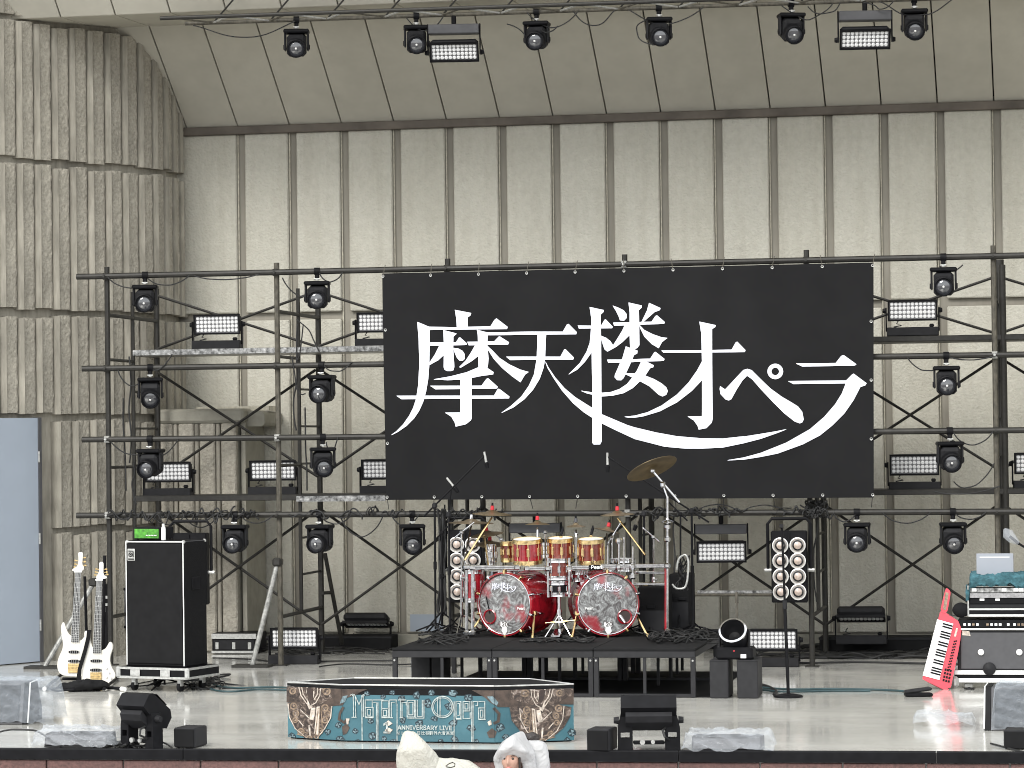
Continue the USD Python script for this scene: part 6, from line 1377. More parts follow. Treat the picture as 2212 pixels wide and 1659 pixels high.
for q in gd: art([q], 'print_gem', 'printed_gem', .002)
art(gl, 'print_gem_lit', 'printed_gem_facets', .0032)
# brown draperies, shields, folds of robe (both ends mirror each other)
art([A((155,180),(830,180),(1130,190),(1060,250),(980,300),(880,330),(830,420),(700,430),(500,430),(300,400),(155,385))], 'print_brown', 'printed_drapery', .0044)
art([B((370,250),(1730,225),(1730,455),(1520,455),(1200,470),(880,490),(720,490),(620,430),(540,360),(440,300))], 'print_brown', 'printed_drapery', .0044)
art([A((165,390),(700,430),(695,560),(640,680),(560,790),(470,850),(370,830),(270,720),(190,590))], 'print_ornate', 'printed_shield', .0056)
art([B((870,490),(1520,455),(1700,490),(1680,620),(1600,760),(1500,850),(1360,950),(1200,930),(1010,810),(900,670))], 'print_ornate', 'printed_shield', .0056)
art([A((300,185),(420,185),(560,185),(690,215),(700,330),(580,400),(470,440),(330,400),(165,300),(165,190))], 'print_ornate', 'printed_drapery', .0050)
art([B((890,260),(1080,240),(1500,230),(1725,230),(1720,340),(1520,420),(1300,500),(1090,440),(890,380))], 'print_ornate', 'printed_drapery', .0050)
for f, cx, mir in ((cA, 460, 1), (cB, 1280, -1.12)):
    s = lambda pts: [(cx + mir * (x - 460), y if f is cA else y * 1.13 + 20) for x, y in pts]
    L_ = [s([(305,185),(330,300),(400,400),(470,440)]), s([(340,185),(360,290),(420,380)]), s([(570,190),(560,300),(510,390),(440,430)]), s([(530,190),(530,290),(490,350)]), s([(175,400),(190,560),(260,700),(400,830)]), s([(705,430),(690,570),(620,700),(520,830)]), s([(320,470),(430,575)]), s([(300,600),(360,670)])]
    art([stroke(q, 0.9, f) for q in L_], 'print_cream', 'printed_lines', .0074)
    T_ = [s([(455,450),(505,450),(500,520),(480,600),(430,590)]), s([(520,440),(560,430),(560,560),(540,780),(490,760)]), s([(405,330),(440,420),(470,440),(430,470),(410,420)]), s([(420,660),(440,660),(450,790),(430,790)]), s([(395,190),(415,190),(410,250),(395,280)]), s([(480,250),(492,240),(488,330),(476,320)])]
    art([[f(*q) for q in p] for p in T_], 'print_cream', 'printed_robe', .0068)
    O_ = []
    for (x, y, r) in ((240,430,45),(270,520,40),(260,600,35),(620,450,45),(650,520,40),(620,600,40),(230,250,40),(640,250,50),(330,740,45),(560,730,40),(430,820,40),(520,800,30)):
        x, y = s([(x, y)])[0]; u_, v_ = f(x, y); rr = r * .178
        O_.append(Point(u_, v_).buffer(rr).difference(Point(u_, v_).buffer(rr * .62))); O_.append(Point(u_ + rr * .2, v_).buffer(rr * .3))
    art(O_, 'print_gold', 'printed_scrolls', .0064)
    k_ = [s([(560,450),(545,800)]), s([(540,450),(505,790)]), s([(575,470),(590,700)]), s([(300,720),(420,760)]), s([(280,770),(480,830)])]
    art([stroke(q, .9, f) for q in k_], 'print_gold', 'printed_folds', .0078)
    w_ = [s([(395,215),(430,190),(470,225),(480,330),(450,370),(420,320)])]
    art([[f(*q) for q in p] for p in w_], 'print_brown_dark', 'printed_bodice', .0070)
art([A((800,400),(830,310),(890,300),(860,380))], 'print_gem_lit', 'printed_glass', .0058); art([B((570,345),(650,345),(720,430),(700,470),(640,430))], 'print_gem_lit', 'printed_glass', .0058)
for q in (stroke([(840,440),(800,520),(790,590),(850,630),(880,590)], 2.6, cA), A((820,680),(880,640),(915,690),(880,760),(835,780)), stroke([(660,500),(730,580),(720,680),(660,710)], 3.0, cB), B((570,830),(640,770),(700,820),(670,900),(600,900))):
    art([q], 'print_brown', 'printed_serpent', .0062)
art([A((870,580),(915,580),(900,650),(880,650)), B((580,690),(625,660),(640,720),(600,740))], 'print_cream', 'printed_head', .0074)
# lettering "MaTenrou Opera" in outline capitals, then the lines below it
Lm = lambda *p: stroke(p, 0.85, cA)
def boxl(x0, y0, x1, y1): return Lm((x0, y0), (x1, y0), (x1, y1), (x0, y1), (x0, y0))
ls = [Lm((945,300),(960,300),(965,560)), Lm((920,300),(950,285),(975,290),(1030,410),(1080,290),(1100,300)), Lm((985,310),(990,560)), Lm((1063,300),(1068,885)), Lm((1085,300),(1085,560)), Lm((940,565),(1000,565)),
      boxl(1105,355,1190,445), boxl(1105,445,1200,560), boxl(1130,470,1170,540), Lm((1105,570),(1205,570)),
      Lm((1200,355),(1330,355)), Lm((1200,385),(1240,385)), Lm((1240,385),(1240,885)), Lm((1258,385),(1258,885)),
      boxl(1305,365,1385,560), boxl(1325,480,1365,545), Lm((1305,460),(1385,460)), Lm((1300,570),(1395,570)),
      Lm((1400,570),(1400,355),(1480,355),(1480,400)), Lm((1420,570),(1420,385),(1460,385)), Lm((1400,570),(1440,570)),
      Lm((1500,355),(1600,355)), Lm((1530,570),(1530,355)), Lm((1550,570),(1550,385),(1600,385),(1600,420)), Lm((1520,570),(1560,570)), Lm((1490,400),(1490,880)),
      boxl(1612,360,1702,560), boxl(1632,385,1682,535), Lm((1612,575),(1702,575)), Lm((1715,355),(1715,575),(1815,575),(1815,355)), Lm((1735,355),(1735,555),(1795,555),(1795,355)),
      Lm((1980,320),(1980,560)), Lm((2010,320),(2010,560))]
cx_, cy_ = cA(2040, 440); ls.append(Point(cx_, cy_).buffer(24.0).difference(Point(cx_, cy_).buffer(21.8))); ls.append(Point(cx_, cy_).buffer(20.2).difference(Point(cx_, cy_).buffer(18.9)))
Lb = lambda *p: stroke(p, 0.85, cB)
ls += [Lb((135,410),(135,980)), Lb((160,410),(160,640)), Lb((160,415),(225,415),(225,640),(160,640)), Lb((180,440),(205,440),(205,600),(180,600)), Lb((160,650),(235,650)),
       Lb((255,415),(345,415),(345,540),(255,540),(255,415)), Lb((255,540),(255,640),(350,640),(350,560)), Lb((280,440),(320,440),(320,515),(280,515),(280,440)), Lb((370,410),(370,985)), Lb((388,410),(388,985)),
       Lb((390,415),(450,415),(450,470),(420,470)), Lb((460,415),(545,415),(545,650),(460,650),(460,500),(545,500)), Lb((485,530),(520,530),(520,625),(485,625),(485,530)), Lb((460,655),(560,655))]
art(ls, 'print_line', 'printed_title', .0090)
tx = []
def art_text(s, x, y, h, name, m='print_line'):
    """small lettering set on the middle face"""
    a, b, d, n = FACES[1]; mesh = meshkit.text_mesh(s, h, .001, True); v = np.array(mesh.vertices); o = PL(*cA(x, y), a, n)
    P = np.array([o + d * q[0] + V(0, 0, q[1]) + n * (.0102 + q[2]) for q in v]); part(plt, name, (P, np.array(mesh.faces)), m, world=True, smooth=False)
art_text('1', 1305, 755, .085, 'printed_numeral')
art([A((1340,640),(1385,600),(1435,640),(1390,668)), A((1340,720),(1390,690),(1440,715),(1390,765))], 'print_cream', 'printed_numeral', .0092)
art_text('ANNIVERSARY LIVE', 1495, 712, .0335, 'printed_subtitle')
# hand-drawn small characters of the last line
GL = {'hi': [[(0,0),(0,10),(7,10),(7,0),(0,0)],[(0,5),(7,5)]], 'bi': [[(1,10),(1,0),(4,1)],[(1,6),(4,6)],[(6,10),(6,0),(9,1)],[(6,5),(9,7)]],
      'ya': [[(1,10),(3,7)],[(8,10),(6,7)],[(4.5,9),(0,4)],[(4.5,9),(9,4)],[(2,4),(2,0),(7,0),(7,4),(2,4)]],
      'no': [[(0,10),(0,5),(4,5),(4,10),(0,10)],[(0,7.5),(4,7.5)],[(2,10),(2,0)],[(0,3),(4,3)],[(0,0),(4,0)],[(5,9),(9,9),(7,6)],[(5,5),(9,5),(7,5),(7,0)]],
      'gai': [[(2,10),(0,5)],[(2,8),(5,8),(1,0)],[(2,5),(3,4)],[(7,10),(7,0)],[(7,6),(9,4)]], 'dai': [[(0,7),(9,7)],[(4.5,10),(4.5,7),(0,0)],[(4.5,7),(9,0)]],
      'on': [[(4.5,10),(4.5,9)],[(1,9),(8,9)],[(3,8),(3,6)],[(6,8),(6,6)],[(0,6),(9,6)],[(2,4.5),(2,0),(7,0),(7,4.5),(2,4.5)],[(2,2.2),(7,2.2)]],
      'gaku': [[(3,9),(6,9),(6,5),(3,5),(3,9)],[(3,7),(6,7)],[(0,9),(2,7)],[(9,9),(7,7)],[(0,3.5),(9,3.5)],[(4.5,5),(4.5,0)],[(4,3),(0,0)],[(5,3),(9,0)]],
      'do': [[(4.5,10),(4.5,8)],[(1,9.5),(2.5,8)],[(8,9.5),(6.5,8)],[(0,6),(0,8),(9,8),(9,6)],[(3,7),(3,5),(6,5),(6,7),(3,7)],[(1,3),(8,3)],[(4.5,5),(4.5,0)],[(0,0),(9,0)]]}
g_ = []
for i, k in enumerate(['hi', 'bi', 'ya', 'no', 'gai', 'dai', 'on', 'gaku', 'do']):
    x0 = 1735 + i * 50
    for s in GL[k]: g_.append(LineString([cA(x0 + x * 4.4, 775 - y * 4.0) for x, y in s]).buffer(.55))
g_ += [LineString([cA(1490 + x, 775 - y) for x, y in s]).buffer(.55) for s in ([(0,0),(0,36),(24,0),(24,36)], [(60,0),(60,36)], [(90,36),(110,0),(130,36)])]
art(g_, 'print_line', 'printed_venue_line', .0092)
# ================================================================== two people in rain ponchos before the stage
PD = 20.6
def hullchain(joints, bones, refine=0.03, it=6):
    man = None
    def sp(j):
        p, r = joints[j]; return manifold3d.Manifold.sphere(r, 14).translate(list(map(float, p)))
    for b in bones:
        h = manifold3d.Manifold.batch_hull([sp(j) for j in b]); man = h if man is None else man + h
    mm = man.refine_to_length(refine).to_mesh(); t = trimesh.Trimesh(mm.vert_properties[:, :3], mm.tri_verts, process=True)
    trimesh.smoothing.filter_taubin(t, iterations=it); return np.array(t.vertices), np.array(t.faces)
def wrinkle(v, f, amp, s, seed):
    t = trimesh.Trimesh(v, f, process=False); n = t.vertex_normals
    d = np.abs(meshkit.fbm(v * V(s, s, s * .55), 4, seed) - .5) * 2
    return v - n * (d * amp)[:, None]
def face_mesh():
    s = trimesh.creation.icosphere(subdivisions=5); v = np.array(s.vertices) * V(.074, .094, .118)
    def bump(c, r, a, axis=(0, -1, 0)):
        nonlocal v
        d = np.linalg.norm((v - np.asarray(c)) / np.asarray(r), axis=1); v = v + np.asarray(axis, float) * (a * np.exp(-d * d))[:, None]
    front = v[:, 1] < 0
    bump((0, -.094, -.028), (.013, .03, .018), .020); bump((0, -.094, -.006), (.009, .03, .028), .010)
    for sx in (-1, 1): bump((sx * .030, -.084, .004), (.018, .03, .012), -.009); bump((sx * .040, -.07, -.035), (.026, .03, .024), .005)
    bump((0, -.085, -.060), (.024, .03, .012), .006); bump((0, -.075, -.098), (.024, .03, .018), .010); bump((0, -.09, .028), (.05, .03, .010), .003)
    low = np.clip((-v[:, 2] - .03) / .09, 0, 1); v[:, 0] *= 1 - .28 * low
    return v, np.array(s.faces)
def person(label, u, v, rz, standing, face=True):
    e = AT(u, v, PD + (0 if face else .10)); t = thing('person', label, 'person', (e[0], e[1], GZ), 0)
    o = e - V(e[0], e[1], GZ); R = rot((0, 0, 1), rz)                    # o: eye-level point of the head, local
    f = lambda x, y, z: o + R @ V(x, y, z)
    sh, hip, kn, an = -.33, -.86, -1.0, o[2] * -1 + .09
    hz = max(-o[2] + .80, -.98); kz = (hz - o[2]) / 2 if False else (-o[2] + .46)
    J = {'n': (f(0, .02, -.14), .052), 'c': (f(0, .03, -.34), .13), 'w': (f(0, .03, -.62), .115), 'p': (f(0, .03, hz), .125),
         'sl': (f(-.17, .03, -.27), .055), 'sr': (f(.17, .03, -.27), .055), 'el': (f(-.22, .02, -.56), .042), 'er': (f(.22, .02, -.56), .042), 'wl': (f(-.14, -.17, -.72), .028), 'wr': (f(.14, -.17, -.72), .028), 'hl': (f(-.09, -.22, -.73), .033), 'hr': (f(.09, -.22, -.73), .033),
         'tl': (f(-.09, .03, hz - .02), .085), 'tr': (f(.09, .03, hz - .02), .085), 'kl': (f(-.09, .0, kz), .058), 'kr': (f(.09, .0, kz), .058), 'al': (f(-.09, .03, -o[2] + .09), .040), 'ar': (f(.09, .03, -o[2] + .09), .040), 'fl': (f(-.10, -.12, -o[2] + .035), .034), 'fr': (f(.10, -.12, -o[2] + .035), .034), 'h': (f(0, 0.03, -.04), .07)}
    vb, fb = hullchain(J, [('h', 'n'), ('n', 'c'), ('sl', 'c', 'sr'), ('c', 'w'), ('w', 'p'), ('p', 'tl'), ('p', 'tr'), ('sl', 'el'), ('sr', 'er'), ('el', 'wl'), ('er', 'wr'), ('wl', 'hl'), ('wr', 'hr'), ('tl', 'kl'), ('tr', 'kr'), ('kl', 'al'), ('kr', 'ar'), ('al', 'fl'), ('ar', 'fr')])
    hv, hf = face_mesh(); hv = hv @ R.T + o
    body = part(t, 'body', (np.vstack([vb, hv]), np.vstack([fb, hf + len(vb)])), 'skin', smooth=True)
    tv, tf_ = hullchain({k: (p, r + .022) for k, (p, r) in J.items()}, [('p', 'tl'), ('p', 'tr'), ('tl', 'kl'), ('tr', 'kr'), ('kl', 'al'), ('kr', 'ar')])
    part(body, 'trousers', (tv, tf_), 'trousers', smooth=True)
    if face:
        for sx in (-1, 1):
            a = f(sx * .030, -.0795, .003); part(body, 'eye', MB().lathe([(.0085, 0), (.0075, .004), (.004, .0065), (.0005, .007)], a, R @ V(0, -1, 0), 12).tf(), 'eye_dark')
            part(body, 'eyebrow', MB().path([f(sx * .017, -.088, .020), f(sx * .032, -.086, .0245), f(sx * .046, -.077, .021)], [.0028, .0034, .0018], 6), 'hair')
        part(body, 'lips', MB().path([f(-.020, -.0855, -.0605), f(-.008, -.0915, -.058), f(0, -.0925, -.0595), f(.008, -.0915, -.058), f(.020, -.0855, -.0605)], [.002, .0058, .006, .0058, .002], 8), 'lip')
    if not face: return t, f, o, body
    ic = trimesh.creation.icosphere(subdivisions=4); v2 = np.array(ic.vertices); keep = ~((v2[:, 1] < -.12) & (v2[:, 2] < .62))
    vv = v2 * V(.083, .104, .128); vv[:, 2] += .004; vv[:, 2] -= np.where(vv[:, 2] < 0, .10 * (v2[:, 1] > -.36), 0); vv = vv @ R.T + o
    fm = np.array(ic.faces)[keep[np.array(ic.faces)].all(1)]; us, inv = np.unique(fm, return_inverse=True); part(body, 'hair', (vv[us], inv.reshape(fm.shape)), 'hair', smooth=True)
    for sx in (-1, 1): part(body, 'hair_lock', MB().path([f(sx * .045, -.072, .085), f(sx * .072, -.055, .03), f(sx * .072, -.050, -.05), f(sx * .066, -.045, -.13)], [.006, .009, .009, .006], 8), 'hair')
    return t, f, o, body
def cc(x, y): return 822.9 + x * .1885, 1552.6 + y * .1885
def garment(t, body, name, spheres, hulls, mat_, seed, cut=None, refine=.018, amp=.016, label=None):
    base = BASE[t]
    J = {k: (AT(u, v, PD + d) - base, r) for k, (u, v, d, r) in spheres.items()}
    man = None
    for b in hulls:
        h = manifold3d.Manifold.batch_hull([manifold3d.Manifold.sphere(J[k][1], 20).translate(list(map(float, J[k][0]))) for k in b]); man = h if man is None else man + h
    if cut:
        for c in cut:
            q = AT(c[0], c[1], PD + c[2]) - base; man = man - manifold3d.Manifold.sphere(1.0, 40).scale([c[3], c[4], c[5]]).translate(list(map(float, q)))
    mm = man.refine_to_length(refine).to_mesh(); tm = trimesh.Trimesh(mm.vert_properties[:, :3], mm.tri_verts, process=True); trimesh.smoothing.filter_taubin(tm, iterations=5)
    v = wrinkle(np.array(tm.vertices), np.array(tm.faces), amp, 14, seed)
    return part(body, name, (v, np.array(tm.faces)), mat_, smooth=True, label=label)
# the one who faces the camera
t, f, o, bd2 = person('person in a white hooded rain poncho turning round to face the camera', 1105, 1637, -4, True)
garment(t, bd2, 'hood', {'peak': (1126, 1588, .10, .030), 'a': (1094, 1612, .02, .045), 'b': (1079, 1640, .00, .047), 'c': (1138, 1632, .02, .060), 'd': (1110, 1640, .14, .125), 'b1': (1083, 1621, -.10, .024), 'b2': (1130, 1622, -.09, .026), 'b3': (1106, 1613, -.122, .028), 'ft': (1107, 1604, -.075, .050), 'e': (1090, 1668, .02, .06), 'g': (1140, 1668, .04, .07), 'bk': (1118, 1655, .2, .12)},
        [('peak', 'a', 'c', 'd'), ('a', 'b', 'd', 'e'), ('a', 'c', 'd', 'b'), ('b1', 'b3', 'a', 'd', 'ft'), ('b2', 'b3', 'c', 'd', 'a', 'ft'), ('ft', 'peak', 'a', 'c', 'd'), ('b1', 'b', 'd'), ('b2', 'c', 'd'), ('c', 'g', 'd', 'bk'), ('b', 'e', 'd', 'bk')], 'poncho', 3, cut=[(1106, 1668, -.10, .072, .17, .118), (1106, 1676, .05, .085, .13, .135)], amp=.012)
garment(t, bd2, 'raised_sleeve', {'p': (1146, 1611, .12, .045), 'q': (1168, 1613, .12, .048), 'r': (1173, 1645, .10, .053), 's': (1150, 1668, .10, .075), 'u': (1165, 1690, .12, .08)}, [('p', 'q', 'r', 's'), ('r', 's', 'u')], 'poncho', 8, amp=.02)
garment(t, bd2, 'poncho', {'n': (1112, 1676, .06, .10), 'l': (1062, 1704, .06, .09), 'r': (1165, 1704, .06, .09), 'lb': (1040, 1860, .06, .13), 'rb': (1185, 1860, .06, .13), 'lz': (1040, 1930, .06, .10), 'rz': (1185, 1930, .06, .10)}, [('n', 'l', 'r'), ('l', 'r', 'lb', 'rb'), ('lb', 'rb', 'lz', 'rz')], 'poncho', 5, refine=.03, amp=.02)
ic = trimesh.creation.icosphere(subdivisions=4); q = np.array(ic.vertices) * V(.058, .05, .045); q = q * (1 + .35 * (meshkit.fbm(q * 40, 3, 2) - .5))[:, None]
part(bd2, 'hair_bun', (q + (AT(1149, 1595, PD + .16) - BASE[t]), np.array(ic.faces)), 'hair', smooth=True)
# the one seen from the side and behind
t, f, o, bd1 = person('person in a cream hooded rain poncho, seen from behind, left of the other', 893, 1640, 150, True, face=False)
garment(t, bd1, 'hood', {'tip': (883, 1592, .02, .050), 'tip2': (893, 1594, .02, .045), 'a': (880, 1622, -.04, .074), 'b': (905, 1622, -.03, .078), 'c': (928, 1645, .02, .075), 'f': (893, 1640, .10, .13), 'd': (884, 1668, .0, .085), 'e': (930, 1675, .04, .10)},
        [('tip', 'tip2', 'a', 'b'), ('a', 'b', 'c', 'd'), ('a', 'b', 'f', 'd'), ('b', 'c', 'e', 'd')], 'poncho_yellow', 13, amp=.018)
pn = garment(t, bd1, 'poncho', {'a': (885, 1672, .0, .085), 'b': (950, 1664, .05, .095), 'c': (1000, 1667, .06, .095), 'd': (1038, 1690, .06, .085), 'lb': (885, 1860, .04, .14), 'rb': (1050, 1860, .06, .13), 'lz': (885, 1925, .04, .10), 'rz': (1050, 1925, .06, .10)},
        [('a', 'b', 'c', 'd'), ('a', 'd', 'lb', 'rb'), ('lb', 'rb', 'lz', 'rz')], 'poncho_yellow', 17, refine=.025, amp=.016)
a = [AT(*cc(*q), PD - .12) - BASE[t] for q in ((742, 545), (780, 515), (820, 500), (848, 515), (845, 545), (800, 560), (750, 552))]
part(bd1, 'toggle_cord', MB().path(a, .0045, 6), 'steel_worn')
# ================================================================== cables
def bez(pts, n=16, soft=False):
    p = np.asarray(pts, float); p = p[np.r_[True, np.linalg.norm(np.diff(p, axis=0), axis=1) > 1e-4]]; t = np.r_[0, np.cumsum(np.linalg.norm(np.diff(p, axis=0), axis=1))]
    return (CubicSpline if soft else PchipInterpolator)(t / t[-1], p, axis=0)(np.linspace(0, 1, n)) if len(p) > 2 else p
def cable(label, pts, r=0.008, m='cable', group=None, n=18, name='cable'):
    return single(name, MB().path(bez(pts, n), r, 6), m, label, 'cable', group, smooth=True)
def uvy(y, *q): return [Y(u, v, y) for u, v in q]
yp = YF - 0.09
def hang(w, u0, v0, u1, v1, sag, y=None, r=.0075):
    y = yp if y is None else y
    m_ = ((u0 + u1) / 2 + RNG.uniform(-4, 4), (v0 + v1) / 2 + sag)
    cable('thin black cable looping ' + w, [Y(u0, v0, y), Y((u0 * 3 + u1) / 4, (v0 * 3 + v1) / 4 + sag * .8, y), Y(*m_, y), Y((u0 + u1 * 3) / 4, (v0 + v1 * 3) / 4 + sag * .75, y), Y(u1, v1, y)], r)
for a in (('deep under the lowest pipe left of the kit', 735, 1112, 828, 1112, 48), ('low above the green-lit unit', 330, 1112, 400, 1112, 22), ('above the right corner of the bass cabinet', 400, 1114, 470, 1113, 26), ('right of the lamp beside the bass cabinet', 520, 1113, 590, 1112, 18),
          ('to the lamp just left of the kit', 845, 1110, 905, 1110, 26), ('right of the lamp over the raking strut', 690, 1110, 760, 1110, 22), ('between the two lamps over the keytar side', 1905, 1106, 2010, 1107, 24), ('right of the lamp above the keytar', 2060, 1106, 2130, 1106, 16),
          ('left of the lamp beside the round lamp bank', 1800, 1107, 1850, 1107, 20), ('up over the hanging bulb panel right of the kit', 1500, 1108, 1600, 1107, -18), ('up over the pipe left of the round lamp bank', 1600, 1108, 1700, 1106, -16),
          ('from the top left lamp to its right', 320, 602, 410, 594, 18), ('shallow along the top pipe, left part', 420, 596, 560, 592, 10), ('from the top left post to its lamp', 232, 598, 300, 618, 12), ('from the top lamp towards the banner', 690, 590, 740, 588, 20), ('from the worn post to the top lamp', 610, 600, 662, 640, 14),
          ('left of the second-row left lamp', 255, 800, 310, 815, 26), ('up right of the second-row left lamp', 330, 800, 372, 765, 10), ('right of the second lamp left of the banner', 700, 790, 760, 782, 16), ('left of the second lamp right of the banner', 1960, 772, 2030, 792, 18), ('right of the second lamp right of the banner', 2050, 771, 2150, 768, 8),
          ('right of the third lamp right of the banner', 2060, 935, 2145, 932, 28), ('right of the top lamp right of the banner', 2030, 575, 2080, 572, 12), ('left of the third-row left lamp', 240, 955, 315, 978, 14), ('up right of the third-row left lamp', 335, 985, 385, 950, 10), ('from the lower right bulb panel up to the post', 2060, 1040, 2148, 1000, 30),
          ('flat along the lower right board', 2020, 1062, 2160, 1050, 10), ('beside the worn post above the foil board', 640, 690, 690, 760, -10), ('beside the worn post below the foil board', 630, 770, 660, 850, 30), ('right of the third lamp left of the banner', 705, 955, 730, 945, 24), ('between worn post and ladder rail at the top', 655, 700, 640, 780, 20)): hang(*a)
for (w, u, v0, v1) in (('left ladder rail, upper part', 283, 770, 1000), ('left end post beside the second lamp', 268, 860, 1060), ('left ladder rail, lower part', 290, 1000, 1090), ('post left of the right round lamp bank', 1748, 1085, 1240), ('post right of the right round lamp bank', 1762, 1085, 1300), ('post behind the crash cymbal', 1458, 1100, 1300), ('post at the left of the kit', 958, 1090, 1260), ('lower post at the left of the kit', 954, 1130, 1320), ('worn post, upper part', 638, 700, 930), ('ladder rail right of the worn post', 662, 880, 1060)):
    q = [Y(u + RNG.uniform(-5, 5), v0 + (v1 - v0) * k / 4, YF + 0.05) for k in range(5)]
    cable('black cable running down the ' + w, q, .009)
for (w, u0, u1, v) in (('left end', 420, 640, 47), ('two close lamps', 880, 960, 45), ('third lamp', 1140, 1250, 40), ('fourth lamp', 1360, 1520, 33), ('fifth lamp', 1690, 1800, 22), ('right end lamp', 1900, 2060, 10), ('middle between third and fourth lamp', 1240, 1330, 40)):
    q = [on_truss(u0 + (u1 - u0) * k / 6) + V(0, -0.05, -0.01 - RNG.uniform(.0, .02) - .16 * math.sin(math.pi * k / 6)) for k in range(7)]
    cable(f'black cable draped along the roof truss at the {w}', bez(q, 20, True), .007)
for w, q in (('left of the fourth lamp', ((1395, 44), (1375, 60), (1380, 82), (1420, 96))), ('left of the right bulb panel', ((1815, 5), (1800, 25), (1770, 30), (1745, 14))), ('left of the third lamp', ((1095, 52), (1120, 62), (1135, 78))), ('right of the third lamp', ((1205, 56), (1180, 70), (1170, 66))), ('right of the right bulb panel', ((1865, 6), (1890, 12), (1900, 20), (1930, 2)))):
    cable(f'black cable drooping from the roof truss {w}', uvy(TY - .1, *q), .007)
# floor cables
for pts, lab, r, m in ((((462, 1478), (520, 1486), (580, 1484), (660, 1487), (760, 1484)), 'teal cable lying on the floor right of the bass cabinet', .010, 'cable_teal'),
                       (((455, 1488), (500, 1494), (560, 1489), (640, 1491), (700, 1488)), 'second teal cable just in front on the floor right of the bass cabinet', .010, 'cable_teal'),
                       (((1640, 1484), (1720, 1489), (1800, 1488), (1900, 1490), (1990, 1497)), 'long teal cable on the floor from the black blocks to the foot pedal', .011, 'cable_teal'),
                       (((1640, 1489), (1700, 1494), (1800, 1492), (1880, 1492)), 'second teal cable on the floor beside the round microphone base', .011, 'cable_teal'),
                       (((1640, 1478), (1665, 1486), (1676, 1497), (1672, 1500)), 'short thick black cable end on the floor beside the black blocks', .016, 'cable'),
                       (((440, 1455), (452, 1470), (470, 1478), (452, 1488), (430, 1483)), 'black cable looped on the floor behind the case dolly', .010, 'cable'),
                       (((75, 1486), (120, 1487), (170, 1483), (215, 1490)), 'black cable on the floor running to the basses', .012, 'cable'),
                       (((-20, 1588), (30, 1576), (70, 1577), (110, 1598), (130, 1612)), 'thin black cable arching over the plastic at the far left', .008, 'cable'),
                       (((130, 1612), (180, 1600), (215, 1601), (280, 1608), (350, 1617)), 'thin black cable arching before the left floor light', .008, 'cable'),
                       (((305, 1615), (335, 1602), (352, 1604), (372, 1616)), 'thin grey cable loop between left floor light and cube speaker', .007, 'cable'),
                       (((2140, 1606), (2170, 1614), (2200, 1622), (2240, 1630)), 'thin black cable on the stage edge at the far right', .008, 'cable'),
                       (((460, 1421), (540, 1424), (620, 1431), (720, 1428), (850, 1427)), 'thin cable on the floor behind the left raking strut', .008, 'cable'),
                       (((690, 1440), (760, 1434), (830, 1436), (900, 1434)), 'thin cable on the floor left of the drum riser', .008, 'cable'),
                       (((1640, 1425), (1740, 1432), (1850, 1430), (2000, 1433), (2100, 1434)), 'black cable on the floor behind the round microphone base', .012, 'cable')):
    arch = 'arch' in lab or 'loop between' in lab
    P = [Z(u, v, 0.012) for u, v in pts] if not arch else [Y(u, v, Z(pts[0][0] if pts[0][0] > 0 else 20, 1616)[1] + .02) for u, v in pts]
    cable(lab, P, r, m)
# tangles nobody could count
def tangle(label, name, fn, n, r=(.006, .011), pts=6, seed=1):
    rg = np.random.default_rng(seed); mb = MB()
    for _ in range(n): mb.path(bez(fn(rg, pts), 22, True), rg.uniform(*r), 5)
    single(name, mb, 'cable', label, 'cables', kind='stuff', smooth=True)
def floor_tangle(u0, u1, v0, v1, z=0.0, h=.03):
    def fn(rg, n):
        a = rg.uniform(0.1, .9); w = rg.uniform(.3, .8); q = []
        v_ = rg.uniform(v0, v1)
        for k in range(n): q.append(Z(u0 + (u1 - u0) * min(max(a + w * (k / (n - 1) - .5) + rg.normal() * .02, 0), 1), min(max(v_ + rg.normal() * (v1 - v0) * .13, v0), v1), z + .008) + V(0, 0, rg.uniform(0, h) * (0 < k < n - 1)))
        return q
    return fn
tangle('tangle of black cables along the foot of the back wall left of the riser', 'cable_tangle', floor_tangle(560, 850, 1392, 1412), 26, seed=3)
tangle('tangle of black cables along the foot of the back wall right of the riser', 'cable_tangle', floor_tangle(1640, 2130, 1396, 1422), 60, (.008, .016), seed=4)
tangle('tangle of black cables on the drum riser around the stands', 'cable_tangle', floor_tangle(905, 1010, 1366, 1392, RZ, .02), 20, seed=5)
tangle('tangle of black cables on the drum riser between the two bass drums', 'cable_tangle', floor_tangle(1130, 1270, 1368, 1388, RZ, .02), 14, seed=6)
tangle('tangle of black cables on the right end of the drum riser', 'cable_tangle', floor_tangle(1400, 1530, 1366, 1390, RZ, .05), 26, seed=7)
tangle('tangle of cables on the floor behind the case dolly', 'cable_tangle', floor_tangle(395, 480, 1458, 1490), 16, seed=8)
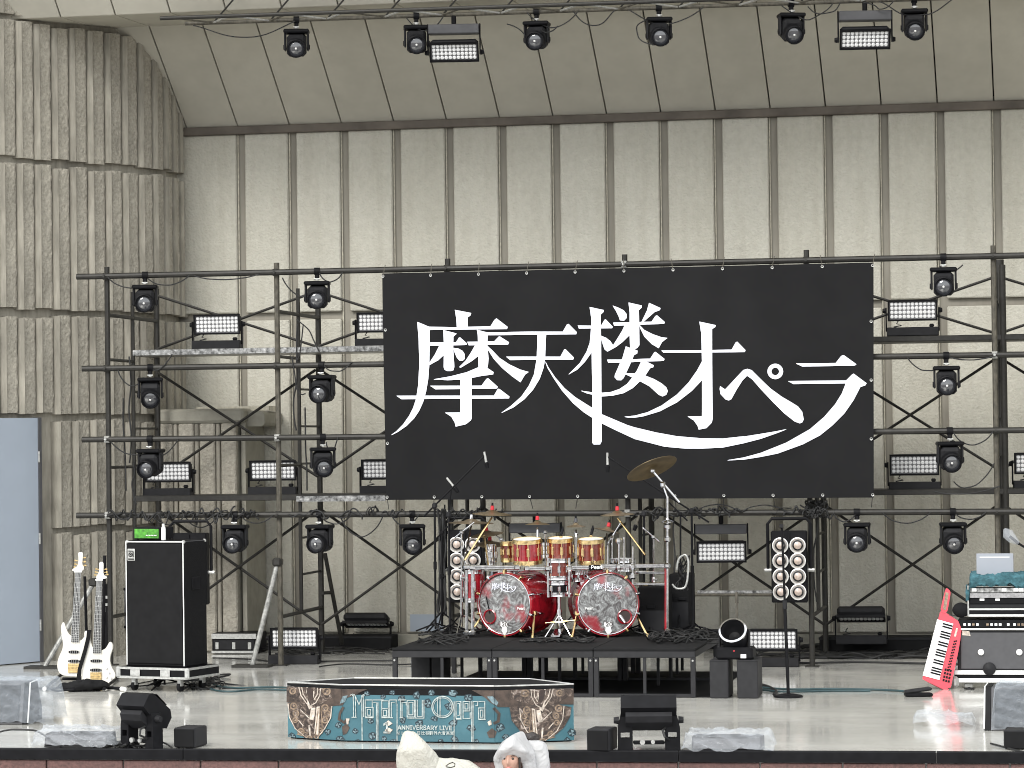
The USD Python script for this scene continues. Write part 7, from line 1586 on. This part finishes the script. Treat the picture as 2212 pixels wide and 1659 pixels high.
tangle('tangle of cables behind the plastic sheets at the left stage edge', 'cable_tangle', floor_tangle(200, 300, 1604, 1616, 0, .03), 14, seed=9)
def pipe_tangle(u0, u1):
    def fn(rg, n):
        a = rg.uniform(u0, u1); w = rg.uniform(15, 60); q = []
        for k in range(n): q.append(on_pipe(3, a + w * (k / (n - 1) - .5)) + V(0, -.04 + rg.normal() * .02, rg.normal() * .032 + .01))
        return q
    return fn
tangle('tangle of black cables wound along the left of the lowest scaffold pipe', 'cable_tangle', pipe_tangle(240, 560), 30, seed=10)
tangle('tangle of black cables on the lowest scaffold pipe near the left bass drum', 'cable_tangle', pipe_tangle(640, 1090), 20, seed=11)
tangle('tangle of black cables on the lowest scaffold pipe right of the drum kit', 'cable_tangle', pipe_tangle(1380, 1800), 26, seed=12)
def drop_tangle(u0, u1, v0, v1, y):
    def fn(rg, n):
        a = rg.uniform(u0, u1); b = rg.uniform(u0, u1); return [Y(a + (b - a) * k / (n - 1) + rg.normal() * 3, v0 + (v1 - v0) * k / (n - 1), y + rg.normal() * .04) for k in range(n)]
    return fn
tangle('bundle of black cables hanging under the banner right of the kit', 'cable_bundle', drop_tangle(1735, 1790, 1082, 1118, YF - .05), 16, (.008, .014), seed=13)
tangle('bundle of black cables hanging beside the left bank of round lamps', 'cable_bundle', drop_tangle(946, 966, 1100, 1330, YF - .2), 9, (.009, .014), seed=14)
tangle('loose grey cables hanging from the tall right drum post', 'cable_bundle', drop_tangle(1458, 1488, 1200, 1275, yd + .3), 6, (.006, .009), seed=15)
# clear cable loop at the right end of the drum rack
cable('pale cable loop at the right end of the drum rack', uvy(yd + .2, (1462, 1232), (1468, 1205), (1480, 1198), (1487, 1215), (1485, 1250), (1478, 1270), (1465, 1272), (1452, 1262)), .011, 'steel_bright', n=26)
# tape on the stage edge
pt = Z(1664, 1620)
single('tape_strip', MB().box(pt + V(0, -0.07, -0.035), (0.035, 0.004, 0.085), rot((0, 1, 0), 8)), 'laptop', 'pale blue tape strip stuck on the black stage edge', 'tape', smooth=False)
